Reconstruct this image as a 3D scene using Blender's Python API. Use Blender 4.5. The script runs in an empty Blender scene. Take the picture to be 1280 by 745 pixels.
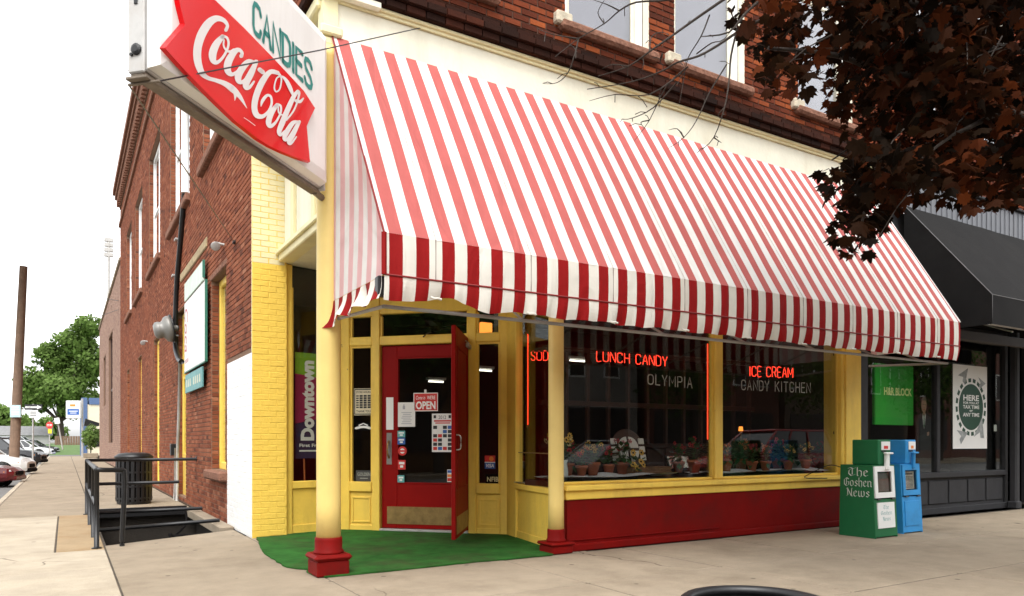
import bpy, math, random
import numpy as np
from mathutils import Matrix, Vector
random.seed(7); rng = np.random.default_rng(11)
S = bpy.context.scene
COL = S.collection
rad = math.radians
# ------------------------------------------------------------------ camera
FPX, HZ, EYE = 918.0, 552.0, 1.25          # focal length (photo pixels), horizon row, eye height
YAW = rad(31.3)
FX, FY = math.sin(YAW), math.cos(YAW)
RX, RY = math.cos(YAW), -math.sin(YAW)
cam = bpy.data.cameras.new('camera'); camo = bpy.data.objects.new('camera', cam); COL.objects.link(camo)
cam.sensor_width = 36; cam.lens = FPX/1280*36; cam.shift_y = (HZ-372.5)/1280
cam.clip_start = 0.05; cam.clip_end = 3000
camo.location = (0, 0, EYE); camo.rotation_euler = (rad(90), 0, -YAW)
S.camera = camo
# ------------------------------------------------------------------ sky, sun, exposure (bright overcast)
SUN_EL, SUN_AZ = 58, 212                   # azimuth of the sun, clockwise from +Y
w = bpy.data.worlds.new('World'); S.world = w; w.use_nodes = True
nt = w.node_tree; nt.nodes.clear()
sk = nt.nodes.new('ShaderNodeTexSky'); sk.sky_type = 'NISHITA'; sk.sun_disc = False
sk.sun_elevation = rad(SUN_EL); sk.sun_rotation = rad(SUN_AZ)
sk.air_density = 1.0; sk.dust_density = 2.0; sk.ozone_density = 1.0
hs = nt.nodes.new('ShaderNodeHueSaturation'); hs.inputs['Saturation'].default_value = 0.06
bg = nt.nodes.new('ShaderNodeBackground'); bg.inputs['Strength'].default_value = 0.15
wo = nt.nodes.new('ShaderNodeOutputWorld')
nt.links.new(sk.outputs[0], hs.inputs['Color']); nt.links.new(hs.outputs[0], bg.inputs['Color']); nt.links.new(bg.outputs[0], wo.inputs['Surface'])
sl = bpy.data.lights.new('sun', 'SUN'); sl.energy = 0.6; sl.angle = rad(30); sl.color = (1.0, 0.96, 0.9)
slo = bpy.data.objects.new('sun', sl); COL.objects.link(slo)
az, el = rad(SUN_AZ), rad(SUN_EL)
sdir = Vector((math.sin(az)*math.cos(el), math.cos(az)*math.cos(el), math.sin(el)))
slo.rotation_euler = sdir.to_track_quat('Z', 'Y').to_euler(); slo.location = sdir*40
S.view_settings.view_transform = 'Standard'; S.view_settings.look = 'None'
S.view_settings.gamma = 1.0; S.view_settings.exposure = 1.64; S.view_settings.use_curve_mapping = False
S.render.engine = 'CYCLES'
S.cycles.max_bounces = 10; S.cycles.transparent_max_bounces = 24; S.cycles.diffuse_bounces = 4; S.cycles.glossy_bounces = 4
S.cycles.use_denoising = True; S.cycles.sample_clamp_indirect = 8
# ------------------------------------------------------------------ pixel -> place on a known plane
def ray(px):
    u = (px-640)/FPX
    return FX+u*RX, FY+u*RY
def onplane(px, py, nx, ny, c):
    dx, dy = ray(px); t = c/(nx*dx+ny*dy)
    return Vector((dx*t, dy*t, EYE+(HZ-py)/FPX*t))
def front(px, py, Y=6.75): return onplane(px, py, 0, 1, Y)
def side(px, py, X=2.06): return onplane(px, py, 1, 0, X)
def depth(px, py, d):
    dx, dy = ray(px); return Vector((dx*d, dy*d, EYE+(HZ-py)/FPX*d))
def ground(px, py, z=0.0):
    return depth(px, py, FPX*(EYE-z)/(py-HZ))
def topix(v):
    d = FX*v[0]+FY*v[1]
    return 640+FPX*(RX*v[0]+RY*v[1])/d, HZ-FPX*(v[2]-EYE)/d, d
# ------------------------------------------------------------------ mesh builder
class MB:
    def __init__(s): s.v = []; s.f = []; s.m = []
    def quad(s, a, b, c, d, m=0):
        n = len(s.v); s.v += [tuple(a), tuple(b), tuple(c), tuple(d)]; s.f.append((n, n+1, n+2, n+3)); s.m.append(m); return s
    def poly(s, pts, m=0):
        n = len(s.v); s.v += [tuple(p) for p in pts]; s.f.append(tuple(range(n, n+len(pts)))); s.m.append(m); return s
    def box(s, x0, x1, y0, y1, z0, z1, M=None, m=0):
        P = [(x0,y0,z0),(x1,y0,z0),(x1,y1,z0),(x0,y1,z0),(x0,y0,z1),(x1,y0,z1),(x1,y1,z1),(x0,y1,z1)]
        if M is not None: P = [tuple(M @ Vector(p)) for p in P]
        n = len(s.v); s.v += P
        for f in ((0,3,2,1),(4,5,6,7),(0,1,5,4),(1,2,6,5),(2,3,7,6),(3,0,4,7)):
            s.f.append(tuple(n+i for i in f)); s.m.append(m)
        return s
    def bbox(s, x0, x1, y0, y1, z0, z1, b=0.01, M=None, m=0):
        """box with chamfered edges"""
        b = min(b, (x1-x0)*.45, (y1-y0)*.45, (z1-z0)*.45)
        ring = [(x0+b,y0),(x1-b,y0),(x1,y0+b),(x1,y1-b),(x1-b,y1),(x0+b,y1),(x0,y1-b),(x0,y0+b)]
        ring2 = [(x0+b,y0+b),(x1-b,y0+b),(x1-b,y0+b),(x1-b,y1-b),(x1-b,y1-b),(x0+b,y1-b),(x0+b,y1-b),(x0+b,y0+b)]
        L = [[(x,y,z0) for x,y in ring2],[(x,y,z0+b) for x,y in ring],[(x,y,z1-b) for x,y in ring],[(x,y,z1) for x,y in ring2]]
        n = len(s.v)
        for l in L:
            for p in l: s.v.append(tuple(M @ Vector(p)) if M is not None else p)
        for k in range(3):
            for i in range(8):
                j = (i+1) % 8
                s.f.append((n+k*8+i, n+k*8+j, n+(k+1)*8+j, n+(k+1)*8+i)); s.m.append(m)
        s.f.append(tuple(n+i for i in (7,5,3,1))); s.m.append(m)
        s.f.append(tuple(n+24+i for i in (0,2,4,6))); s.m.append(m)
        return s
    def prism(s, poly, h, M, m=0, cap2=True):
        """poly in local xy, extruded from z=0 to z=h by matrix M"""
        n = len(s.v); k = len(poly)
        s.v += [tuple(M @ Vector((x,y,0))) for x,y in poly] + [tuple(M @ Vector((x,y,h))) for x,y in poly]
        s.f.append(tuple(n+k+i for i in range(k))); s.m.append(m)
        if cap2: s.f.append(tuple(n+i for i in reversed(range(k)))); s.m.append(m)
        for i in range(k):
            j = (i+1) % k; s.f.append((n+i, n+j, n+k+j, n+k+i)); s.m.append(m)
        return s
    def tube(s, path, r, seg=8, m=0, cap=True):
        P = [Vector(p) for p in path]; n0 = len(s.v)
        R = r if isinstance(r, (list, tuple)) else [r]*len(P)
        ref = None
        for i, p in enumerate(P):
            t = (P[min(i+1, len(P)-1)]-P[max(i-1, 0)])
            if t.length < 1e-9: t = Vector((0,0,1))
            t.normalize()
            if ref is None:
                ref = Vector((0,0,1)) if abs(t.z) < .9 else Vector((1,0,0))
            a = t.cross(ref).normalized(); b = t.cross(a); ref = -b if False else ref
            for k in range(seg):
                q = 2*math.pi*k/seg
                s.v.append(tuple(p+(a*math.cos(q)+b*math.sin(q))*R[i]))
        for i in range(len(P)-1):
            for k in range(seg):
                l = (k+1) % seg
                s.f.append((n0+i*seg+k, n0+i*seg+l, n0+(i+1)*seg+l, n0+(i+1)*seg+k)); s.m.append(m)
        if cap:
            s.f.append(tuple(n0+k for k in range(seg))); s.m.append(m)
            s.f.append(tuple(n0+(len(P)-1)*seg+k for k in reversed(range(seg)))); s.m.append(m)
        return s
    def lathe(s, prof, seg=24, M=None, m=0, caps=True):
        n0 = len(s.v)
        for r, z in prof:
            for k in range(seg):
                q = 2*math.pi*k/seg; p = (r*math.cos(q), r*math.sin(q), z)
                s.v.append(tuple(M @ Vector(p)) if M is not None else p)
        for i in range(len(prof)-1):
            for k in range(seg):
                l = (k+1) % seg
                s.f.append((n0+i*seg+k, n0+i*seg+l, n0+(i+1)*seg+l, n0+(i+1)*seg+k)); s.m.append(m)
        if caps:
            s.f.append(tuple(n0+k for k in reversed(range(seg)))); s.m.append(m)
            s.f.append(tuple(n0+(len(prof)-1)*seg+k for k in range(seg))); s.m.append(m)
        return s
    def grid(s, fn, nu, nv, mfn=None):
        n0 = len(s.v)
        for j in range(nv+1):
            for i in range(nu+1): s.v.append(tuple(fn(i/nu, j/nv)))
        for j in range(nv):
            for i in range(nu):
                a = n0+j*(nu+1)+i
                s.f.append((a, a+1, a+nu+2, a+nu+1)); s.m.append(mfn(i, j) if mfn else 0)
        return s
    def mesh(s, name, mats, smooth=False):
        me = bpy.data.meshes.new(name); me.from_pydata(s.v, [], s.f)
        for mt in (mats if isinstance(mats, (list, tuple)) else [mats]): me.materials.append(mt)
        if any(s.m): me.polygons.foreach_set('material_index', s.m)
        if smooth: me.polygons.foreach_set('use_smooth', [True]*len(s.f))
        me.update(); return me
def put(o, parent):
    COL.objects.link(o)
    if parent is not None:
        o.parent = parent; o.matrix_parent_inverse = BASE[parent.name]
    return o
BASE = {}       # inverse of each parent's own world matrix (parts are modelled in world coordinates)
def obj(name, mb, mats, parent=None, smooth=False):
    o = bpy.data.objects.new(name, mb.mesh(name, mats, smooth)); put(o, parent); BASE[o.name] = Matrix.Identity(4)
    return o
def tag(o, label, cat=None, group=None, kind=None):
    if label: o['label'] = label
    if cat: o['category'] = cat
    if group: o['group'] = group
    if kind: o['kind'] = kind
    return o
def thing(name, label, cat, loc=(0,0,0), group=None):
    o = bpy.data.objects.new(name, None); COL.objects.link(o); o.location = loc; o.empty_display_size = .2
    BASE[o.name] = Matrix.Translation(-Vector(loc))
    return tag(o, label, cat, group)
def local(name, label, cat, M, group=None):
    """an Empty whose parts are modelled in its own local space"""
    o = bpy.data.objects.new(name, None); COL.objects.link(o); o.matrix_world = M; o.empty_display_size = .2
    BASE[o.name] = Matrix.Identity(4)
    return tag(o, label, cat, group)
def copy_tree(o, parent=None):
    c = o.copy(); COL.objects.link(c); c.parent = parent
    if parent is None: pass
    for ch in list(o.children): copy_tree(ch, c)
    return c
def frame(o, ux, uz=(0,0,1)):
    """matrix with local x = ux, local z = uz, local y = uz x ux"""
    ux = Vector(ux).normalized(); uz = Vector(uz).normalized(); uy = uz.cross(ux).normalized()
    return Matrix(((ux.x,uy.x,uz.x,o[0]),(ux.y,uy.y,uz.y,o[1]),(ux.z,uy.z,uz.z,o[2]),(0,0,0,1)))
def TR(x, y, z, rz=0, s=1): return Matrix.Translation((x,y,z)) @ Matrix.Rotation(rz, 4, 'Z') @ Matrix.Scale(s, 4)
# ------------------------------------------------------------------ materials
def new_mat(name):
    m = bpy.data.materials.new(name); m.use_nodes = True; t = m.node_tree; t.nodes.clear()
    out = t.nodes.new('ShaderNodeOutputMaterial'); b = t.nodes.new('ShaderNodeBsdfPrincipled')
    t.links.new(b.outputs[0], out.inputs['Surface']); return m, t, b, out
def lk(t, a, b): t.links.new(a, b)
def mat(name, col, rough=.6, var=.12, scale=6, bump=0, bscale=40, dirt=None, dirtamt=.3, dscale=1.3, metal=0, spec=.5, streak=False, chips=None, chipamt=.0):
    m, t, b, out = new_mat(name)
    tc = t.nodes.new('ShaderNodeTexCoord')
    no = t.nodes.new('ShaderNodeTexNoise'); no.inputs['Scale'].default_value = scale; no.inputs['Detail'].default_value = 6; no.inputs['Roughness'].default_value = .65
    lk(t, tc.outputs['Object'], no.inputs['Vector'])
    cr = t.nodes.new('ShaderNodeValToRGB'); cr.color_ramp.elements[0].position = .3; cr.color_ramp.elements[1].position = .7
    cr.color_ramp.elements[0].color = (*[c*(1-var) for c in col], 1); cr.color_ramp.elements[1].color = (*[min(1, c*(1+var)) for c in col], 1)
    lk(t, no.outputs['Fac'], cr.inputs['Fac']); c = cr.outputs['Color']
    def over(c, colr, lo, hi, amt, sc, stretch=None):
        n2 = t.nodes.new('ShaderNodeTexNoise'); n2.inputs['Scale'].default_value = sc; n2.inputs['Detail'].default_value = 8; n2.inputs['Roughness'].default_value = .7
        if stretch:
            mp = t.nodes.new('ShaderNodeMapping'); mp.inputs['Scale'].default_value = stretch; lk(t, tc.outputs['Object'], mp.inputs['Vector']); lk(t, mp.outputs[0], n2.inputs['Vector'])
        else: lk(t, tc.outputs['Object'], n2.inputs['Vector'])
        mr = t.nodes.new('ShaderNodeMapRange'); mr.inputs['From Min'].default_value = lo; mr.inputs['From Max'].default_value = hi; mr.inputs['To Max'].default_value = amt
        lk(t, n2.outputs['Fac'], mr.inputs['Value'])
        mx = t.nodes.new('ShaderNodeMix'); mx.data_type = 'RGBA'; lk(t, mr.outputs[0], mx.inputs['Factor']); lk(t, c, mx.inputs['A']); mx.inputs['B'].default_value = (*colr, 1)
        return mx.outputs['Result']
    if dirt: c = over(c, dirt, .48, .72, dirtamt, dscale, (1, 1, .18) if streak else None)
    if chips: c = over(c, chips, .66-.06*chipamt, .68-.06*chipamt, 1.0, 9)
    lk(t, c, b.inputs['Base Color'])
    b.inputs['Roughness'].default_value = rough; b.inputs['Metallic'].default_value = metal; b.inputs['Specular IOR Level'].default_value = spec
    if bump:
        n3 = t.nodes.new('ShaderNodeTexNoise'); n3.inputs['Scale'].default_value = bscale; n3.inputs['Detail'].default_value = 5
        lk(t, tc.outputs['Object'], n3.inputs['Vector'])
        bp = t.nodes.new('ShaderNodeBump'); bp.inputs['Strength'].default_value = bump; bp.inputs['Distance'].default_value = .02
        lk(t, n3.outputs['Fac'], bp.inputs['Height']); lk(t, bp.outputs[0], b.inputs['Normal'])
    return m
def brick_mat(name, stops, rough=.85, soot=None, sootamt=.0):
    """colour from the face attribute 'tone' (0..1), one value per brick"""
    m, t, b, out = new_mat(name)
    at = t.nodes.new('ShaderNodeAttribute'); at.attribute_name = 'tone'
    tc = t.nodes.new('ShaderNodeTexCoord')
    no = t.nodes.new('ShaderNodeTexNoise'); no.inputs['Scale'].default_value = 22; no.inputs['Detail'].default_value = 6
    lk(t, tc.outputs['Object'], no.inputs['Vector'])
    md = t.nodes.new('ShaderNodeMath'); md.operation = 'MULTIPLY_ADD'; md.inputs[1].default_value = .35; lk(t, no.outputs['Fac'], md.inputs[0])
    sb = t.nodes.new('ShaderNodeMath'); sb.operation = 'SUBTRACT'; sb.inputs[1].default_value = .175; lk(t, at.outputs['Fac'], sb.inputs[0]); lk(t, sb.outputs[0], md.inputs[2])
    cr = t.nodes.new('ShaderNodeValToRGB'); cr.color_ramp.elements[0].position = 0; cr.color_ramp.elements[0].color = (*stops[0], 1)
    cr.color_ramp.elements[1].position = 1; cr.color_ramp.elements[1].color = (*stops[-1], 1)
    for i in range(1, len(stops)-1):
        e = cr.color_ramp.elements.new(i/(len(stops)-1)); e.color = (*stops[i], 1)
    lk(t, md.outputs[0], cr.inputs['Fac']); c = cr.outputs['Color']
    if soot:
        n2 = t.nodes.new('ShaderNodeTexNoise'); n2.inputs['Scale'].default_value = .9; n2.inputs['Detail'].default_value = 6
        lk(t, tc.outputs['Object'], n2.inputs['Vector'])
        mr = t.nodes.new('ShaderNodeMapRange'); mr.inputs['From Min'].default_value = .45; mr.inputs['From Max'].default_value = .75; mr.inputs['To Max'].default_value = sootamt
        lk(t, n2.outputs['Fac'], mr.inputs['Value'])
        mx = t.nodes.new('ShaderNodeMix'); mx.data_type = 'RGBA'; lk(t, mr.outputs[0], mx.inputs['Factor']); lk(t, c, mx.inputs['A']); mx.inputs['B'].default_value = (*soot, 1); c = mx.outputs['Result']
    lk(t, c, b.inputs['Base Color']); b.inputs['Roughness'].default_value = rough; b.inputs['Specular IOR Level'].default_value = .08
    n3 = t.nodes.new('ShaderNodeTexNoise'); n3.inputs['Scale'].default_value = 70; n3.inputs['Detail'].default_value = 5; lk(t, tc.outputs['Object'], n3.inputs['Vector'])
    bp = t.nodes.new('ShaderNodeBump'); bp.inputs['Strength'].default_value = .5; bp.inputs['Distance'].default_value = .01
    lk(t, n3.outputs['Fac'], bp.inputs['Height']); lk(t, bp.outputs[0], b.inputs['Normal'])
    return m
def glass_mat(name, tint=(.9,.92,.9), boost=1.0, rough=0.0, wob=0.0):
    m, t, b, out = new_mat(name); t.nodes.remove(b)
    tr = t.nodes.new('ShaderNodeBsdfTransparent'); tr.inputs['Color'].default_value = (*tint, 1)
    gl = t.nodes.new('ShaderNodeBsdfGlossy'); gl.inputs['Roughness'].default_value = rough; gl.inputs['Color'].default_value = (1,1,1,1)
    lw = t.nodes.new('ShaderNodeLayerWeight'); lw.inputs['Blend'].default_value = .5
    pw = t.nodes.new('ShaderNodeMath'); pw.operation = 'POWER'; pw.inputs[1].default_value = 4.2; lk(t, lw.outputs['Facing'], pw.inputs[0])
    ma = t.nodes.new('ShaderNodeMath'); ma.operation = 'MULTIPLY_ADD'; ma.inputs[1].default_value = .9; ma.inputs[2].default_value = .042; lk(t, pw.outputs[0], ma.inputs[0])
    mu = t.nodes.new('ShaderNodeMath'); mu.operation = 'MULTIPLY'; mu.inputs[1].default_value = boost; mu.use_clamp = True
    lk(t, ma.outputs[0], mu.inputs[0])
    mx = t.nodes.new('ShaderNodeMixShader'); lk(t, mu.outputs[0], mx.inputs[0]); lk(t, tr.outputs[0], mx.inputs[1]); lk(t, gl.outputs[0], mx.inputs[2])
    if wob:
        tc = t.nodes.new('ShaderNodeTexCoord'); no = t.nodes.new('ShaderNodeTexNoise'); no.inputs['Scale'].default_value = 1.7; no.inputs['Detail'].default_value = 1
        lk(t, tc.outputs['Object'], no.inputs['Vector'])
        bp = t.nodes.new('ShaderNodeBump'); bp.inputs['Strength'].default_value = wob; bp.inputs['Distance'].default_value = .02
        lk(t, no.outputs['Fac'], bp.inputs['Height']); lk(t, bp.outputs[0], gl.inputs['Normal'])
    lk(t, mx.outputs[0], out.inputs['Surface']); return m
def glow_mat(name, col, strength):
    m, t, b, out = new_mat(name); t.nodes.remove(b)
    e = t.nodes.new('ShaderNodeEmission'); e.inputs['Color'].default_value = (*col, 1); e.inputs['Strength'].default_value = strength
    lk(t, e.outputs[0], out.inputs['Surface']); return m
def cloth_mat(name, col, rough=.75, trans=.25, var=.05, dirt=None, dirtamt=.15):
    """woven canvas that lets some light through"""
    m = mat(name, col, rough, var, 5, bump=.08, bscale=120, dirt=dirt, dirtamt=dirtamt, dscale=1.1, streak=True, spec=.2)
    t = m.node_tree; b = [n for n in t.nodes if n.type == 'BSDF_PRINCIPLED'][0]; out = [n for n in t.nodes if n.type == 'OUTPUT_MATERIAL'][0]
    bp0 = b.inputs['Normal'].links[0].from_node; tc = [n for n in t.nodes if n.type == 'TEX_COORD'][0]      # soft wrinkles in the canvas
    wn_ = t.nodes.new('ShaderNodeTexNoise'); wn_.inputs['Scale'].default_value = 3.2; wn_.inputs['Detail'].default_value = 2; wn_.inputs['Distortion'].default_value = 1.2
    wm = t.nodes.new('ShaderNodeMapping'); wm.inputs['Scale'].default_value = (1.6, .7, .5); lk(t, tc.outputs['Object'], wm.inputs['Vector']); lk(t, wm.outputs[0], wn_.inputs['Vector'])
    bp2 = t.nodes.new('ShaderNodeBump'); bp2.inputs['Strength'].default_value = .45; bp2.inputs['Distance'].default_value = .06
    lk(t, wn_.outputs['Fac'], bp2.inputs['Height']); lk(t, bp2.outputs[0], bp0.inputs['Normal'])
    tl = t.nodes.new('ShaderNodeBsdfTranslucent'); tl.inputs['Color'].default_value = (*col, 1)
    mx = t.nodes.new('ShaderNodeMixShader'); mx.inputs[0].default_value = trans
    lk(t, b.outputs[0], mx.inputs[1]); lk(t, tl.outputs[0], mx.inputs[2]); lk(t, mx.outputs[0], out.inputs['Surface']); return m
def leaf_mat(name, stops, trans=.3, rough=.5):
    m, t, b, out = new_mat(name)
    at = t.nodes.new('ShaderNodeAttribute'); at.attribute_name = 'tone'
    cr = t.nodes.new('ShaderNodeValToRGB'); cr.color_ramp.elements[0].color = (*stops[0], 1); cr.color_ramp.elements[1].color = (*stops[-1], 1)
    for i in range(1, len(stops)-1):
        e = cr.color_ramp.elements.new(i/(len(stops)-1)); e.color = (*stops[i], 1)
    lk(t, at.outputs['Fac'], cr.inputs['Fac']); lk(t, cr.outputs[0], b.inputs['Base Color']); b.inputs['Roughness'].default_value = rough
    b.inputs['Specular IOR Level'].default_value = .05
    tl = t.nodes.new('ShaderNodeBsdfTranslucent'); lk(t, cr.outputs[0], tl.inputs['Color'])
    mx = t.nodes.new('ShaderNodeMixShader'); mx.inputs[0].default_value = trans
    lk(t, b.outputs[0], mx.inputs[1]); lk(t, tl.outputs[0], mx.inputs[2]); lk(t, mx.outputs[0], out.inputs['Surface']); return m
M = {}
GR = (.10,.085,.065)
M['yellow'] = mat('yellow_paint', (.87,.60,.095), .5, .07, 3, bump=.25, bscale=24, dirt=(.42,.25,.06), dirtamt=.38, dscale=2.0, streak=True, chips=(.30,.17,.06), chipamt=-.35)
M['cream'] = mat('cream_paint', (.78,.74,.60), .6, .05, 3, bump=.15, bscale=25, dirt=(.45,.36,.2), dirtamt=.35, dscale=1.5, streak=True)
M['cream_yellow'] = mat('pale_yellow_paint', (.78,.70,.42), .6, .06, 3, bump=.15, bscale=25, dirt=(.45,.34,.15), dirtamt=.3, dscale=1.6, streak=True)
M['white_paint'] = mat('white_paint', (.82,.82,.80), .6, .04, 3, bump=.1, bscale=25, dirt=(.5,.47,.42), dirtamt=.2, dscale=1.4, streak=True)
M['red_paint'] = mat('red_paint', (.175,.003,.002), .6, .14, 3, bump=.08, bscale=20, dirt=(.06,.010,.008), dirtamt=.55, dscale=2.2, chips=(.16,.07,.05), chipamt=-.9, spec=.12)
M['red_door'] = mat('red_door_paint', (.25,.004,.003), .5, .08, 3, bump=.05, bscale=20, dirt=(.10,.008,.008), dirtamt=.3, spec=.12)
M['carpet'] = mat('green_carpet', (.030,.125,.024), .95, .35, 4, bump=.6, bscale=220, dirt=(.060,.062,.028), dirtamt=.95, dscale=.9, spec=.1)
def concrete_mat(name, col, dirt, dirtamt):
    m = mat(name, col, .92, .13, 2.4, bump=.25, bscale=90, dirt=dirt, dirtamt=dirtamt, dscale=1.1, spec=.15)
    t = m.node_tree; bs = [n for n in t.nodes if n.type == 'BSDF_PRINCIPLED'][0]; c = bs.inputs['Base Color'].links[0].from_socket
    tc = [n for n in t.nodes if n.type == 'TEX_COORD'][0].outputs['Object']
    def layer(c, fac, colr):
        mx = t.nodes.new('ShaderNodeMix'); mx.data_type = 'RGBA'; lk(t, fac, mx.inputs['Factor']); lk(t, c, mx.inputs['A']); mx.inputs['B'].default_value = (*colr, 1); return mx.outputs['Result']
    def rng_(sock, lo, hi, amt):
        r_ = t.nodes.new('ShaderNodeMapRange'); r_.inputs['From Min'].default_value = lo; r_.inputs['From Max'].default_value = hi; r_.inputs['To Max'].default_value = amt; lk(t, sock, r_.inputs['Value']); return r_.outputs[0]
    n = t.nodes.new('ShaderNodeTexNoise'); n.inputs['Scale'].default_value = 130; n.inputs['Detail'].default_value = 3; lk(t, tc, n.inputs['Vector'])
    c = layer(c, rng_(n.outputs['Fac'], .56, .72, .5), tuple(x*.55 for x in col)); c = layer(c, rng_(n.outputs['Fac'], .44, .28, .4), tuple(min(1, x*1.35) for x in col))
    v = t.nodes.new('ShaderNodeTexVoronoi'); v.inputs['Scale'].default_value = 2.6; lk(t, tc, v.inputs['Vector'])        # trodden gum
    c = layer(c, rng_(v.outputs['Distance'], .075, .055, .65), (.06,.05,.04))
    nw = t.nodes.new('ShaderNodeTexNoise'); nw.inputs['Scale'].default_value = 3; lk(t, tc, nw.inputs['Vector'])
    mxv = t.nodes.new('ShaderNodeMix'); mxv.data_type = 'VECTOR'; mxv.inputs['Factor'].default_value = .22; lk(t, tc, mxv.inputs['A']); lk(t, nw.outputs['Color'], mxv.inputs['B'])
    e = t.nodes.new('ShaderNodeTexVoronoi'); e.feature = 'DISTANCE_TO_EDGE'; e.inputs['Scale'].default_value = .42; lk(t, mxv.outputs['Result'], e.inputs['Vector'])
    gate = t.nodes.new('ShaderNodeTexNoise'); gate.inputs['Scale'].default_value = .7; lk(t, tc, gate.inputs['Vector'])
    mm = t.nodes.new('ShaderNodeMath'); mm.operation = 'MULTIPLY'; lk(t, rng_(e.outputs['Distance'], .0045, .0015, .8), mm.inputs[0]); lk(t, rng_(gate.outputs['Fac'], .57, .63, 1), mm.inputs[1])
    c = layer(c, mm.outputs[0], (.05,.04,.03))
    lk(t, c, bs.inputs['Base Color']); return m
M['concrete'] = concrete_mat('concrete', (.30,.245,.18), (.17,.132,.092), .6)
M['concrete2'] = concrete_mat('concrete_pale', (.43,.37,.285), (.26,.21,.15), .5)  # paler concrete for the kerb stones and left-hand slabs
M['concrete3'] = concrete_mat('concrete_stained', (.34,.25,.15), (.25,.14,.06), .7)
M['joint'] = mat('joint_dirt', (.09,.075,.06), 1, .3, 9, spec=.1)
M['asphalt'] = mat('asphalt', (.16,.155,.15), .95, .2, 20, bump=.3, bscale=150, dirt=(.22,.21,.2), dirtamt=.5, dscale=.4, spec=.2)
M['ground'] = mat('ground_soil', (.16,.15,.12), 1, .2, 2, spec=.1)
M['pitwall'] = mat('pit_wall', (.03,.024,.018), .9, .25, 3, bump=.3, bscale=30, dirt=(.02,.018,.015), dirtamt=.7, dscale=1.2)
M['black'] = mat('black_metal', (.007,.007,.008), .42, .2, 8, bump=.05, bscale=60)
M['black_matte'] = mat('black_matte', (.007,.006,.006), .9, .2, 8, spec=.1)
M['grey_metal'] = mat('grey_metal', (.42,.41,.39), .5, .1, 8, metal=.3, dirt=(.15,.12,.09), dirtamt=.5, dscale=5)
M['dark_grey'] = mat('dark_grey_paint', (.040,.040,.043), .65, .1, 5, bump=.06, bscale=30, dirt=(.025,.025,.025), dirtamt=.4, spec=.15)
M['mortar'] = mat('mortar', (.215,.135,.095), .95, .2, 30, bump=.3, bscale=120, spec=.1)
M['mortar_dark'] = mat('mortar_dark', (.085,.045,.032), .95, .2, 30, bump=.3, bscale=120, spec=.1)
M['brick'] = brick_mat('brick', [(.095,.034,.022),(.185,.057,.031),(.235,.076,.039),(.275,.096,.050),(.34,.150,.088)], soot=(.12,.046,.029), sootamt=.5)
M['brick_front'] = brick_mat('brick_front', [(.05,.015,.009),(.10,.024,.012),(.155,.036,.016),(.23,.055,.020),(.36,.09,.028)], soot=(.045,.018,.013), sootamt=.55)
M['brick_pale'] = brick_mat('brick_pale', [(.24,.15,.12),(.34,.22,.17),(.40,.27,.21)], soot=(.22,.15,.12), sootamt=.4)
M['stone_sill'] = mat('stone_sill', (.22,.11,.075), .95, .35, 14, bump=1.0, bscale=22, spec=.1)
M['dark_cornice'] = mat('dark_cornice', (.022,.009,.006), .95, .4, 7, bump=.6, bscale=30, dirt=(.085,.026,.012), dirtamt=.7, dscale=2.5, spec=.05)
M['spale'] = mat('sill_stone_pale', (.5,.44,.33), .9, .25, 9, bump=.5)
M['wood_dark'] = mat('dark_wood', (.045,.017,.010), .45, .3, 6, bump=.1, bscale=30)
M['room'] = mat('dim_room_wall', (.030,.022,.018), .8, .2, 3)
M['pole_wood'] = mat('pole_wood', (.16,.10,.065), .9, .25, 5, bump=.5, bscale=20, streak=True, dirt=(.07,.045,.03), dirtamt=.6, dscale=3)
M['glass'] = glass_mat('window_glass', boost=1.0, wob=.03)
M['glass_up'] = glass_mat('upper_window_glass', (.7,.7,.72), boost=3.0, wob=.05)
M['curtain'] = mat('sky_paled_blind', (.55,.55,.60), .8, .1, 2)  # blinds lightened: sky reflected in the upper panes is put into their colour
M['white'] = mat('white_print', (.80,.80,.78), .5, .02, 3)
M['paper'] = mat('paper', (.74,.74,.72), .7, .03, 5)
M['ink'] = mat('black_print', (.018,.018,.02), .6, .05, 5)
M['ink_red'] = mat('red_print', (.55,.02,.015), .5, .05, 5)
M['ink_blue'] = mat('blue_print', (.02,.10,.36), .5, .05, 5)
M['ink_orange'] = mat('orange_print', (.75,.22,.03), .5, .05, 5)
M['ink_teal'] = mat('teal_print', (.10,.35,.34), .5, .05, 5)
M['brass'] = mat('worn_brass', (.34,.22,.085), .42, .25, 9, bump=.1, bscale=30, metal=.6, dirt=(.14,.09,.04), dirtamt=.6, dscale=6)
M['steel'] = mat('steel', (.45,.44,.42), .3, .1, 8, metal=.9)
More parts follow.
